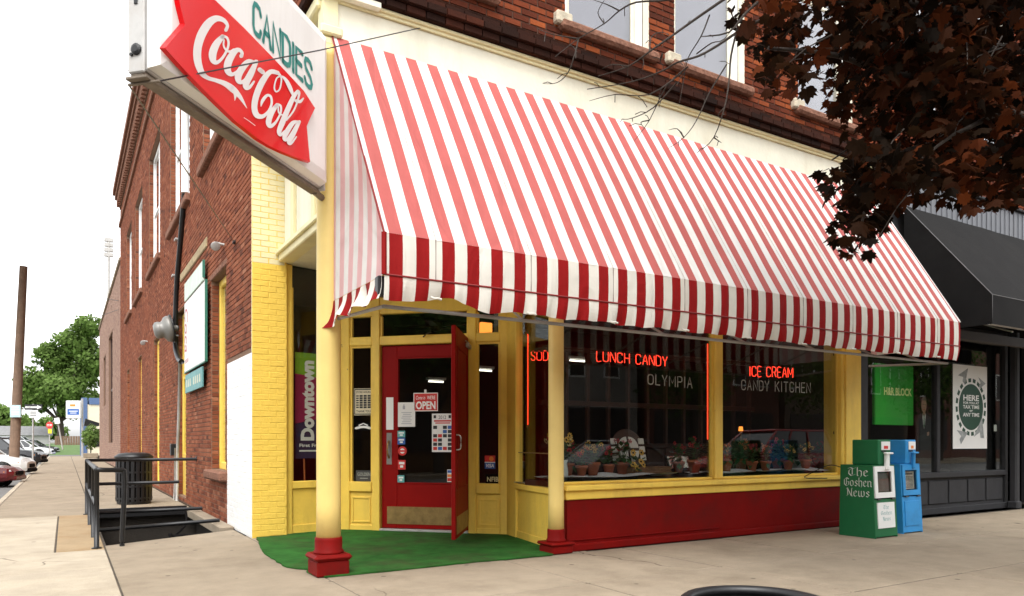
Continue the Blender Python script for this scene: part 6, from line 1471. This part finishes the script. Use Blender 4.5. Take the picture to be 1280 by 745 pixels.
def cluster(c, n, spread, sz, tone):
    for _ in range(n):
        p = c+Vector((random.gauss(0,spread),random.gauss(0,spread),random.gauss(0,spread*.8)))
        px, py, d = topix(p)
        if d > .3 and px < 1290 and py < 760 and py > -120 and not inside(px, py, MASK): continue
        items.append((leaf_matrix(p, random.uniform(0,6.28), rad(random.uniform(-75,-5)), rad(random.uniform(-35,35))), random.uniform(.7,1.15)*sz, min(1,max(0,random.gauss(tone,.2)))))
n_in = 0
while n_in < 400:
    px, py, d = random.uniform(900,1295), random.uniform(-90,325), random.uniform(4.9,7.0)
    if not inside(px, py, MASK): continue
    if px < 1060 and random.random() < .6: continue
    if py > 230 and px < 1110 and random.random() < .45: continue
    c = depth(px, py, d); n_in += 1
    tone = .34+.2*math.sin(px*.03+d*3)+(.12 if py > 180 and px > 1120 else 0)
    cluster(c, random.randint(10,16), .13, .104, tone)
    if random.random() < .35:
        a = c+Vector((random.uniform(.1,.5),random.uniform(-.2,.2),random.uniform(.1,.4)))
        if inside(*topix(a)[:2], MASK): obj('twig', MB().tube([a, (a+c)/2+Vector((0,0,.03)), c], [.006,.004,.002], 4), M['bark'], MT)
for _ in range(420):            # the rest of the crown, above and outside the frame
    q, u, h = random.uniform(0,6.28), random.random()**.5, random.uniform(-1,1)
    R_ = 2.9*math.sqrt(max(0,1-h*h))*u; p = Vector((TX+R_*math.cos(q), TY+R_*math.sin(q), 5.6+2.6*h)); px, py, d = topix(p)
    if d > .3 and px < 1300 and py > -120: continue
    if p.z < 3.2: continue
    cluster(p, random.randint(9,13), .16, .13, .4)
def show(it):
    p = it[0].translation; x, y, d = topix(p); return it[1]/d if (d > 0 and 880 < x < 1285 and -10 < y < 330) else 0
items.sort(key=show, reverse=True)
lv = {}
for Mx, s_, tn in items[:300]:
    key = (round(s_*60)/60, round(tn*6)/6)
    if key not in lv:
        me = bpy.data.meshes.new('leaf'); me.from_pydata([tuple(v) for v in leaf_verts(key[0])], [], LF); at = me.attributes.new('tone','FLOAT','FACE'); at.data.foreach_set('value', [key[1]]*len(LF)); me.materials.append(M['maple_leaf']); lv[key] = me
    o = bpy.data.objects.new('leaf', lv[key]); o.matrix_world = Mx; put(o, MT)
o = leaf_mass('crown', items[300:], M['maple_leaf'], MT); o['kind'] = 'stuff'
# ================================================================== cars
M['car_glass'] = mat('car_glass', (.012,.014,.016), .06, .02, spec=.8); M['tyre'] = mat('tyre', (.015,.015,.015), .85); M['rim'] = mat('alloy', (.45,.45,.46), .35, .05, metal=.7)
M['lamp_clear'] = mat('headlamp', (.6,.62,.64), .12, .05, metal=.3); M['lamp_red'] = mat('tail_lamp', (.35,.01,.01), .2); M['lamp_amber'] = mat('turn_lamp', (.6,.18,.02), .25)
def car(label, col, Mx, suv=True, group='cars parked along the side street', name='parked_car'):
    """local x = forward, wheels on z = 0"""
    t = local(name, label, 'car', Mx, group)
    paint = mat('car_paint', col, .22, .02, 2, spec=.6)
    L, H, W = (4.5,1.68,.90) if suv else (4.5,1.45,.87)
    x0, x1 = -L/2, L/2; belt = H*.60; hood = H*.585; fx = L*.22; wx = (-L*.30, L*.30)
    # stations: x, sill z, belt z, half width at belt
    st = [(x0,.42,belt*.82,.72),(x0+.12,.30,belt*.98,.82),(x0+.6,.22,belt,.97),(-.6,.20,belt,1),(.2,.20,belt,1),(fx,.20,hood,1),(x1-.7,.22,hood*.96,.97),(x1-.25,.26,hood*.86,.88),(x1-.04,.34,hood*.70,.76)]
    mb = MB()
    def ring(x, s_, b_, k):
        w_ = W*k; return [(x,-w_*.93,s_),(x,-w_,s_+.14),(x,-w_*1.0,(s_+b_)*.55),(x,-w_*.96,b_-.06),(x,-w_*.88,b_),(x,0,b_+.035),(x,w_*.88,b_),(x,w_*.96,b_-.06),(x,w_*1.0,(s_+b_)*.55),(x,w_,s_+.14),(x,w_*.93,s_)]
    R_ = [ring(*s_) for s_ in st]
    for a, b_ in zip(R_[:-1], R_[1:]):
        for i in range(10): mb.quad(a[i], a[i+1], b_[i+1], b_[i])
    mb.poly(R_[0][::-1]); mb.poly(R_[-1])
    obj('body', mb, paint, t, True)
    # cabin
    cb0, cb1 = (x0+.12 if suv else x0+.75), fx+.05; r0, r1 = (x0+.45 if suv else x0+1.45), fx-.75
    rw, bw_ = W*.70, W*.90
    low = [(cb0,-bw_*.95),(cb1,-bw_),(cb1,bw_),(cb0,bw_*.95)]; top = [(r0,-rw),(r1,-rw),(r1,rw),(r0,rw)]
    mb = MB(); zb2 = belt-.02; z2 = H-.03
    for i in range(4): j = (i+1) % 4; mb.quad((*low[i],zb2),(*low[j],zb2),(*top[j],z2),(*top[i],z2))
    obj('cabin_glass', mb, M['car_glass'], t)
    obj('roof', MB().bbox(r0-.06,r1+.08,-rw-.02,rw+.02,z2-.03,z2+.04,.03), paint, t)
    pl_ = MB()
    for s_ in (-1,1):
        for f in (0,.38,.70,1.0):
            a = (cb0+(cb1-cb0)*f, s_*bw_*1.005, zb2); b_ = (r0+(r1-r0)*f, s_*(rw+.006), z2); pl_.tube([a, b_], .035 if f in (0,1.0) else .028, 5)
    obj('pillars', pl_, paint, t)
    for s_ in (-1,1):
        for wxx in wx:
            Wm = Matrix.Translation((wxx, s_*(W-.10), .34)) @ Matrix.Rotation(rad(90)*s_*-1,4,'X')
            w_ = obj('wheel', MB().lathe([(.22,-.09),(.32,-.09),(.345,-.05),(.345,.07),(.32,.10),(.22,.10)], 24, Wm, caps=False), M['tyre'], t, True)
            obj('rim', MB().lathe([(.225,.085),(.20,.06),(.06,.075),(.001,.08)], 20, Wm, caps=False), M['rim'], w_, True)
            for k in range(5): obj('spoke', MB().box(.05,.21,-.022,.022,.075,.095, Wm @ Matrix.Rotation(k*2*math.pi/5,4,'Z')), M['rim'], w_)
            obj('wheel_arch', MB().lathe([(.40,.085),(.385,.115),(.36,.115),(.35,.0)], 24, Wm, caps=False), M['black_matte'], t, True)
        obj('headlight', MB().bbox(x1-.42,x1-.12,s_*W*.62-.16,s_*W*.62+.16,hood*.66,hood*.80,.05), M['lamp_clear'], t)
        obj('turn_signal', MB().bbox(x1-.45,x1-.30,s_*W*.84-.04,s_*W*.84+.04,hood*.62,hood*.74,.02), M['lamp_amber'], t)
        obj('tail_light', MB().bbox(x0+.0,x0+.14,s_*W*.66-.10,s_*W*.66+.10,belt*.68,belt*.93,.02), M['lamp_red'], t)
        obj('mirror', MB().bbox(fx-.28,fx-.12,s_*(W+.06)-.09,s_*(W+.06)+.09,belt,belt+.14,.03), paint, t)
    obj('bumper', MB().bbox(x1-.22,x1+.03,-W*.72,W*.72,.26,.44,.05), paint if not suv else M['black_matte'], t)
    obj('grille', MB().bbox(x1-.09,x1+.005,-W*.4,W*.4,.46,.62,.02), M['black_matte'], t)
    return t
def park(px, py, d, ang, sc_=1.0, z=ZR):
    """front wheel (kerb side) of the car near the pixel"""
    v = depth(px, py, d); return v
zc = ZR+.002
def place(x, y_, deg, s_=1.0): return TR(x, y_, zc, rad(deg), s_)
def nose_at(px, d, deg, s_, L=4.5):
    v = depth(px, 552, d); h = rad(deg); return TR(v.x-math.cos(h)*L/2*s_, v.y-math.sin(h)*L/2*s_, zc, h, s_)
car('dark red car cut off by the edge of the picture', (.10,.008,.010), nose_at(26,23.0,-14,.80), False)
car('white SUV parked behind the dark red car', (.62,.62,.60), nose_at(41,28.5,-12,.90), True)
car('black SUV parked beyond the utility pole', (.012,.012,.014), nose_at(56,41,-12,.98), True)
car('white saloon parked farther up the side street', (.62,.62,.61), nose_at(67,66,-12,1.05), False)
car('black car parked nearest the stop sign', (.015,.015,.017), nose_at(73,80,-12,1.1), False)
car('silver SUV parked far up the side street behind the white saloon', (.40,.41,.42), nose_at(58,88,-12,1.2), True)
# red car parked across the front pavement; only its reflection shows in the windows
car('red SUV standing at the kerb, mirrored in the shop windows', (.30,.010,.012), TR(18.5,-1.5,zc,rad(183),1.05), True, 'cars parked at the front kerb')
car('dark grey saloon at the kerb, mirrored in the shop windows', (.05,.055,.06), TR(12.4,-1.6,zc,rad(182),1), False, 'cars parked at the front kerb')
# ================================================================== utility pole and street signs
b0 = depth(16.5,600,28.0); b0.z = -.05; top = depth(29.5,333,28.0)
t = thing('utility_pole', 'leaning brown wooden utility pole among the parked cars', 'pole', tuple(b0))
obj('shaft', MB().tube([b0, b0.lerp(top,.5), top], [.18,.16,.135], 14), M['pole_wood'], t, True)
def flat_sign(parent, name, px, py, d, w_, h_, mt, lean=0, prints=(), yawdeg=None):
    v = depth(px, py, d); Mx = Matrix.Translation(v) @ Matrix.Rotation(-YAW if yawdeg is None else rad(yawdeg),4,'Z') @ Matrix.Rotation(rad(lean),4,'Y')
    o = obj(name, MB().bbox(-w_/2,w_/2,-.02,0,-h_/2,h_/2,.004,Mx), mt, parent)
    for nm, fn, pm_ in prints: mb = MB(); fn(mb, lambda u, vv, k=1: Mx @ Vector((-w_/2+w_*u, -.022-.001*k, -h_/2+h_*vv))); obj(nm, mb, pm_, o)
    return o
flat_sign(t, 'notice_plate', 19.5,514,27.8,.40,.46, mat('pale_blue_plate',(.42,.58,.60),.5,.1), 0, (('print', lambda mb, f: [rect(mb, f, .15,.85,.2+.2*k,.28+.2*k) for k in range(4)], M['white']),))
def sign_post(label, px, pb, pt, d, name='street_sign'):
    a = depth(px, pb, d); b_ = depth(pt[0], pt[1], d); t = thing(name, label, 'street sign', tuple(a), 'street signs'); obj('post', MB().tube([a, b_], .04, 8), M['grey_metal'], t); return t
t = sign_post('black and white ONE WAY arrow sign above a white plate', 41, 575, (41.5,505), 36)
def oneway(mb, f):
    mb.poly([f(.04,.35),f(.72,.35),f(.72,.12),f(.97,.5),f(.72,.88),f(.72,.65),f(.04,.65)])
o = flat_sign(t, 'arrow_plate', 42,509,35.9,.86,.26, M['ink'], 0, (('arrow', oneway, M['white']), ('lettering', lambda mb, f: add_text(mb, 'ONE WAY', lambda u,v: f(.12+.55*u,.41+.18*v,2), .02), M['ink'])))
flat_sign(t, 'plate', 42,517.5,35.9,.44,.36, M['white'], 0, (('print', lambda mb, f: [rect(mb, f, .15,.85,.2+.25*k,.32+.25*k) for k in range(3)], M['ink']),))
t = sign_post('red STOP sign with a yellow plate below it', 62, 566, (62,526), 60, 'stop_sign')
v = depth(62,531.5,59.9); Mx = Matrix.Translation(v) @ Matrix.Rotation(-YAW,4,'Z') @ Matrix.Rotation(rad(90),4,'X')
o = obj('octagon', MB().prism([(.30*math.cos(rad(22.5+45*k)), .30*math.sin(rad(22.5+45*k))) for k in range(8)], .02, Mx), M['ink_red'], t)
mb = MB(); add_text(mb, 'STOP', lambda u, vv: Mx @ Vector((-.21+.42*u, -.08+.16*vv, .022)), .02); obj('lettering', mb, M['white'], o)
flat_sign(t, 'yellow_plate', 62.5,539,59.9,.30,.36, mat('yellow_plate',(.75,.55,.02),.5))
t = sign_post('small white sign on a leaning post by the far corner', 78.5, 562, (71.5,523), 45, 'leaning_sign')
flat_sign(t, 'plate', 71.5,526,44.9,.32,.36, M['white'], -8, (('print', lambda mb, f: [rect(mb, f, .2,.8,.25+.3*k,.35+.3*k) for k in range(2)], M['ink_teal']),))
# ================================================================== next brick building along the side street
BB = thing('pale_brick_building', 'lower pale brick building behind the candy shop building', 'building', (XS,YE+.2,0))
wb = MB(); dark = [(43.0,47.0,1.2,7.0),(50.5,53.5,3.5,6.5)]
def bW(u, n, z): return (XS+.02-n, u, z)
wall_with_holes(YE+.1, 60, 0, 9.2, dark, bW, .3, wb); wb.quad((XS+.02,YE+.1,9.2),(10,YE+.1,9.2),(10,60,9.2),(XS+.02,60,9.2)); wb.quad((XS+.02,60,0),(10,60,0),(10,60,9.2),(XS+.02,60,9.2))
bwall = obj('wall', wb, M['mortar'], BB)
o = brick_mass('brick_courses', brick_list(YE+.11, 60, .03, 9.1, dark, bw=.3, bh=.09, gap=.014), bW, .012, M['brick_pale'], bwall); o['kind'] = 'stuff'
for a, b_, c, d in dark:
    wn = obj('window', MB().bbox(XS+.12,XS+.2,a,a+.1,c,d).bbox(XS+.12,XS+.2,b_-.1,b_,c,d).bbox(XS+.12,XS+.2,a+.1,b_-.1,(c+d)/2-.05,(c+d)/2+.05), M['wood_dark'], BB); obj('pane', MB().box(XS+.19,XS+.2,a+.1,b_-.1,c,d), M['car_glass'], wn)
obj('coping', MB().bbox(XS-.06,XS+.4,YE+.1,60.05,9.202,9.36,.03), M['concrete'], BB)
for (ya, za, yb2, zb2) in ((37.5,7.6,40.5,8.2),(37.5,7.2,43,7.5)): obj('service_wire', MB().tube([(XS-.02,ya,za),(XS-.9,yb2,zb2)], .012, 4), M['black'], BB)
v = depth(135.5,345,50); vt = depth(136,297,50)
t = thing('rooftop_mast', 'thin aerial mast with fittings above the pale brick roof', 'mast', tuple(v))
obj('mast', MB().tube([v-Vector((0,0,3)), vt], .09, 8), M['grey_metal'], t)
for k in range(4): p = v.lerp(vt, .55+.13*k); obj('fitting', MB().bbox(p.x-.28,p.x+.28,p.y-.1,p.y+.1,p.z-.14,p.z+.14,.03), M['grey_metal'], t)
# blue and cream shop with a lit box sign beyond, shrub, awning
t = thing('blue_trimmed_shop', 'cream shop with blue corner trim beyond the pale brick building', 'building', (1.4,64,0))
a = depth(122,560,66); b_ = depth(103.5,560,66)
obj('wall', MB().box(b_.x,b_.x+9,b_.y,b_.y+8,0,4.6), mat('cream_stucco',(.66,.60,.45),.8,.06,2), t); obj('blue_trim', MB().box(b_.x-.1,b_.x+.35,b_.y-.1,b_.y+8.1,0,5.2).box(b_.x+.5,b_.x+9,b_.y-.1,b_.y+8,4.602,5.2), mat('blue_trim',(.07,.12,.24),.7), t)
obj('shop_window', MB().box(b_.x+.9,b_.x+4,b_.y-.06,b_.y-.01,.8,2.4), M['car_glass'], t)
p = depth(116,530,63); obj('door_canopy', MB().prism([(0,0),(1.1,0),(1.1,.25),(.1,.6)], 2.4, Matrix.Translation((p.x-.7,p.y,p.z-.2)) @ Matrix.Rotation(rad(90),4,'X')), M['black'], t)
v = depth(92,512,58); t = thing('box_sign', 'white and blue box sign with an orange dot on a post by the blue shop', 'sign', (v.x,v.y,0))
Mx = Matrix.Translation(v) @ Matrix.Rotation(-YAW,4,'Z')
obj('box', MB().bbox(-.55,.55,-.12,.12,-.70,.70,.03,Mx), M['white'], t); obj('blue_panel', MB().box(-.42,.50,-.126,-.121,-.42,.05,Mx), M['ink_blue'], t); obj('orange_mark', MB().box(-.22,.22,-.126,-.121,.24,.42,Mx), M['ink_orange'], t)
mb = MB(); add_text(mb, 'DRUGS', lambda u, vv: Mx @ Vector((-.32+.72*u,-.128,-.22+.14*vv))) if False else mb.quad(*[Mx @ Vector(q) for q in ((-.3,-.128,-.16),(.4,-.128,-.16),(.4,-.128,-.10),(-.3,-.128,-.10))]); mb.quad(*[Mx @ Vector(q) for q in ((-.2,-.128,-.30),(.3,-.128,-.30),(.3,-.128,-.25),(-.2,-.128,-.25))]); obj('print', mb, M['paper'], t)
obj('post', MB().tube([(v.x+.6,v.y+.3,0),(v.x+.6,v.y+.3,v.z+.9)], .07, 8), M['grey_metal'], t)
# ================================================================== far vegetation and houses
M['green_leaf'] = leaf_mat('green_leaf', [(.035,.065,.014),(.07,.125,.026),(.11,.18,.04),(.17,.25,.075)], .35, .55)  # greens lightened: haze and glare on the far tree put into the colour
def tree(name, label, x, y_, h, lobes, nl, size, group=None, trunk_r=.35, tone=.5):
    t = thing(name, label, 'tree', (x,y_,-.2), group)
    obj('trunk', MB().tube([(x,y_,-.25),(x+.1,y_,h*.2),(x-.1,y_+.1,h*.45),(x+.15,y_,h*.8)], [trunk_r*1.2,trunk_r,trunk_r*.7,trunk_r*.15], 10), M['bark'], t, True)
    V, T = [], []
    for (cx, cy, cz, r) in lobes:
        c = Vector((x+cx, y_+cy, cz)); obj('limb', MB().tube([(x,y_,h*.3), ((x+c.x)/2,(y_+c.y)/2,(h*.3+c.z)/2-.2), tuple(c)], [trunk_r*.35,trunk_r*.25,trunk_r*.08], 6), M['bark'], t)
        n = int(nl*r*r)
        for _ in range(n):
            d = Vector((random.gauss(0,1),random.gauss(0,1),random.gauss(0,1))).normalized(); rr = r*(random.random()**.45)*(1+.25*math.sin(d.x*5+cx)*math.sin(d.z*4+cz))
            p = c+Vector((d.x*rr,d.y*rr,d.z*rr*.75)); a = Vector((random.gauss(0,1),random.gauss(0,1),random.gauss(0,1))).normalized(); b_ = a.cross(d).normalized() if a.cross(d).length > .01 else Vector((1,0,0)); s_ = size*random.uniform(.6,1.3)
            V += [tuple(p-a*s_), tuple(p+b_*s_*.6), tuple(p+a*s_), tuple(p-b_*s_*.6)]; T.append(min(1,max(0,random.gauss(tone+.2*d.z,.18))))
    me = bpy.data.meshes.new('crown'); me.from_pydata(V, [], [(4*i,4*i+1,4*i+2,4*i+3) for i in range(len(T))]); at = me.attributes.new('tone','FLOAT','FACE'); at.data.foreach_set('value', T); me.materials.append(M['green_leaf'])
    o = bpy.data.objects.new('crown', me); put(o, t); return t
random.seed(3)
c = depth(75,552,112); k = 112/FPX
def lob(lst): return [((px-75)*k*RX*1.0, (px-75)*k*RY+dd, EYE+(HZ-py)*k, r*k) for px, py, dd, r in lst]
tree('broadleaf_tree', 'big green broadleaf tree at the far end of the side street', c.x, c.y, 14, lob([(52,478,0,26),(72,452,1,24),(95,430,0,26),(110,410,-1,20),(100,470,2,26),(78,490,-2,26),(45,500,0,20),(118,450,1,24),(60,440,0,16),(110,500,2,20),(90,510,0,18),(36,485,1,14)]), 240, .30, None, .5, .68)  # high last value: hazy, overexposed light painted into the leaf tone
c2 = depth(8,552,150)
for i, (px, d, h, lb) in enumerate(((4,140,9,'hazy green tree at the far left behind the parked cars'),(-22,150,10,'hazy green tree just beyond the picture edge behind the cars'),(30,165,8,'small far green tree behind the utility pole'),(60,150,7,'low far tree behind the stop sign'))):
    c = depth(px,552,d); tree('far_tree', lb, c.x, c.y, h, [(0,0,h*.55,h*.38),(h*.25,1,h*.42,h*.3),(-h*.28,0,h*.45,h*.3),(0,0,h*.75,h*.25)], 60, .45, 'far trees', .3, .6)
# shrub by the pavement
t = thing('green_shrub', 'bright green shrub at the foot of the pale brick building', 'shrub', tuple(depth(113,560,57)))
c = depth(113.5,546,57); ml_ = []
V, T = [], []
for _ in range(900):
    d = Vector((random.gauss(0,1),random.gauss(0,1),random.gauss(0,1))).normalized(); p = c+Vector((d.x*.65,d.y*.65,d.z*1.0))*random.random()**.4; a = Vector((random.gauss(0,1),random.gauss(0,1),random.gauss(0,1))).normalized(); b_ = a.cross(d); s_ = .13
    V += [tuple(p-a*s_), tuple(p+b_*s_*.6), tuple(p+a*s_), tuple(p-b_*s_*.6)]; T.append(min(1,max(0,random.gauss(.8,.15))))
me = bpy.data.meshes.new('foliage'); me.from_pydata(V, [], [(4*i,4*i+1,4*i+2,4*i+3) for i in range(len(T))]); at = me.attributes.new('tone','FLOAT','FACE'); at.data.foreach_set('value', T); me.materials.append(M['green_leaf']); o = bpy.data.objects.new('foliage', me); put(o, t)
obj('stem', MB().tube([(c.x,c.y,0),(c.x,c.y,c.z)], .05, 6), M['bark'], t)
obj('planter', MB().bbox(c.x-.5,c.x+.5,c.y-.5,c.y+.5,0,.35,.03), M['concrete'], t)
# fence and lawn at the far end, low house on the left
g = obj('far_lawn', MB().quad((-60,90,-.15),(60,90,-.15),(60,104,.75),(-60,104,.75)).quad((-60,104,.75),(60,104,.75),(60,160,.9),(-60,160,.9)), mat('lawn',(.07,.13,.03),.9,.3,3)); tag(g, 'strip of green lawn beyond the cross street', None, kind='structure')
c = depth(90,548,100); t = thing('wooden_fence', 'brown wooden fence on the lawn under the big green tree', 'fence', (c.x,c.y,-.15))
for k_ in range(22): x = c.x-2.0+k_*.30; obj('fence_board', MB().box(x,x+.26,c.y,c.y+.03,.3,2.0), M['pole_wood'], t)
c = depth(12,548,112); t = thing('grey_house', 'long low grey house behind the parked cars', 'house', (c.x,c.y,-.2))
obj('wall', MB().box(c.x-16,c.x+5,c.y,c.y+8,-.2,2.2), mat('grey_siding',(.42,.41,.40),.8,.1,2), t); obj('roof', MB().prism([(-4.5,0),(4.5,0),(0,1.5)], 22, Matrix.Translation((c.x-16.5,c.y+4,2.2)) @ Matrix(((0,0,1,0),(1,0,0,0),(0,1,0,0),(0,0,0,1)))), mat('grey_roof',(.20,.20,.20),.9,.2,3), t)
for k_ in range(4): wn = obj('window', MB().box(c.x-14+k_*4.5,c.x-12.6+k_*4.5,c.y-.06,c.y-.01,.7,1.7), M['car_glass'], t)
# ================================================================== the other side of the street (seen in the glass)
random.seed(9)
rows = [(-9.5,7,6.8,(.20,.07,.045),'red brick building across the front street opposite the door'),(-1.8,9.5,7.2,(.26,.19,.13),'tan building across the front street'),(8.2,8,7.0,(.17,.06,.04),'dark red building across the front street, opposite the shop windows'),(16.8,10,9.0,(.24,.22,.20),'grey building across the front street'),(27.5,11,10.0,(.13,.05,.035),'red brick block across the front street, fifth along'),(39,14,11.5,(.10,.07,.05),'brown block across the front street, sixth along'),(54,18,12.5,(.12,.045,.03),'tall dark red block far along across the front street'),(73,26,14,(.09,.07,.055),'tall dark brown block farthest along across the front street'),(-32,17,8.5,(.22,.09,.04),'orange brick building on the opposite corner, mirrored in the door')]
for x0_, w_, h_, col, lb in rows:
    t = thing('opposite_building', lb, 'building', (x0_,-17,0), 'buildings across the front street'); yb_ = -17
    obj('wall', MB().box(x0_,x0_+w_,yb_-8,yb_,-.2,h_), mat('opposite_wall',col,.9,.15,3,bump=.2), t); obj('cornice', MB().bbox(x0_-.1,x0_+w_+.1,yb_-.1,yb_+.35,h_-.5,h_+.15,.05), M['cream'], t)
    n = int(w_/2.2)
    for k_ in range(n):
        a = x0_+.6+k_*(w_-.6)/n; wn = obj('window', MB().bbox(a,a+1.1,yb_,yb_+.05,4.6,6.8,.02), M['white_paint'], t); obj('pane', MB().box(a+.1,a+1.0,yb_+.051,yb_+.056,4.7,6.7), M['room'], wn)
    for k_ in range(max(1,n//2)):
        a = x0_+.5+k_*(w_-.4)/max(1,n//2); wn = obj('shop_window', MB().bbox(a,a+(w_-1)/max(1,n//2)-.5,yb_,yb_+.06,.6,3.0,.02), M['dark_grey'], t); obj('pane', MB().box(a+.1,a+(w_-1)/max(1,n//2)-.6,yb_+.061,yb_+.066,.7,2.9), M['room'], wn)
g = obj('opposite_pavement', MB().box(-11,60,-17,-12,-.2,0), M['concrete']); tag(g, 'concrete pavement on the far side of the front street', None, kind='structure')
tree('street_tree', 'green street tree across the front street, mirrored in the door glass', -6.5, -13.5, 7, [(0,0,4.5,2.0),(1,0.5,5.6,1.6),(-1,0,5.2,1.7)], 220, .14, 'street trees across the road', .2)
tree('street_tree', 'second green street tree across the front street, opposite the shop windows', 7.5, -13.5, 7, [(0,0,4.5,2.0),(1,0.5,5.6,1.6),(-1,0,5.2,1.7)], 220, .14, 'street trees across the road', .2)
for i, (x, y_, h) in enumerate(((17,-13.5,9),(27,-13,10),(38,-13,11),(50,-13,11),(-12.5,-9,8),(-16,-13,9))):
    tree('street_tree', ('leafy street tree across the road, third along','leafy street tree across the road, fourth along','leafy street tree across the road, fifth along','leafy street tree farthest across the road','street tree on the opposite corner','street tree behind the one on the opposite corner')[i], x, y_, h, [(0,0,h*.6,h*.3),(1.2,.5,h*.75,h*.25),(-1.2,0,h*.7,h*.25),(0,-.5,h*.42,h*.25)], 130, .16, 'street trees across the road', .22, .35)
g = obj('opposite_corner_pavement', MB().box(-60,-11.6,-60,-12,-.2,-.02), M['concrete']); tag(g, 'pavement on the opposite corner', None, kind='structure')
t = thing('corner_store_building', 'tan brick building across the side street, mirrored in the door glass', 'building', (-14,-2,0))
obj('wall', MB().box(-29,-14,-11,7,-.2,7.0), mat('tan_brick_wall',(.13,.075,.04),.95,.2,3,bump=.2,spec=.05), t); obj('cornice', MB().bbox(-29,-13.7,-11.1,7.1,6.6,7.2,.05), M['wood_dark'], t)
for k_ in range(5):
    wn = obj('window', MB().bbox(-13.99,-13.93,-10+k_*3.4,-8.4+k_*3.4,.8,3.2,.02), M['wood_dark'], t); obj('pane', MB().box(-13.93,-13.925,-9.9+k_*3.4,-8.5+k_*3.4,.9,3.1), M['room'], wn)
g = obj('west_pavement', MB().box(-14,-11.6,-12,60,-.2,-.02), M['concrete']); tag(g, 'pavement on the far side of the side street', None, kind='structure')
tree('street_tree', 'street tree across the side street, mirrored in the door glass', -12.6, 1.0, 8, [(0,0,5.0,2.1),(.5,1.5,6.0,1.8),(0,-1.5,5.6,1.9),(0,0,7.2,1.6)], 200, .15, 'street trees across the road', .2, .35)
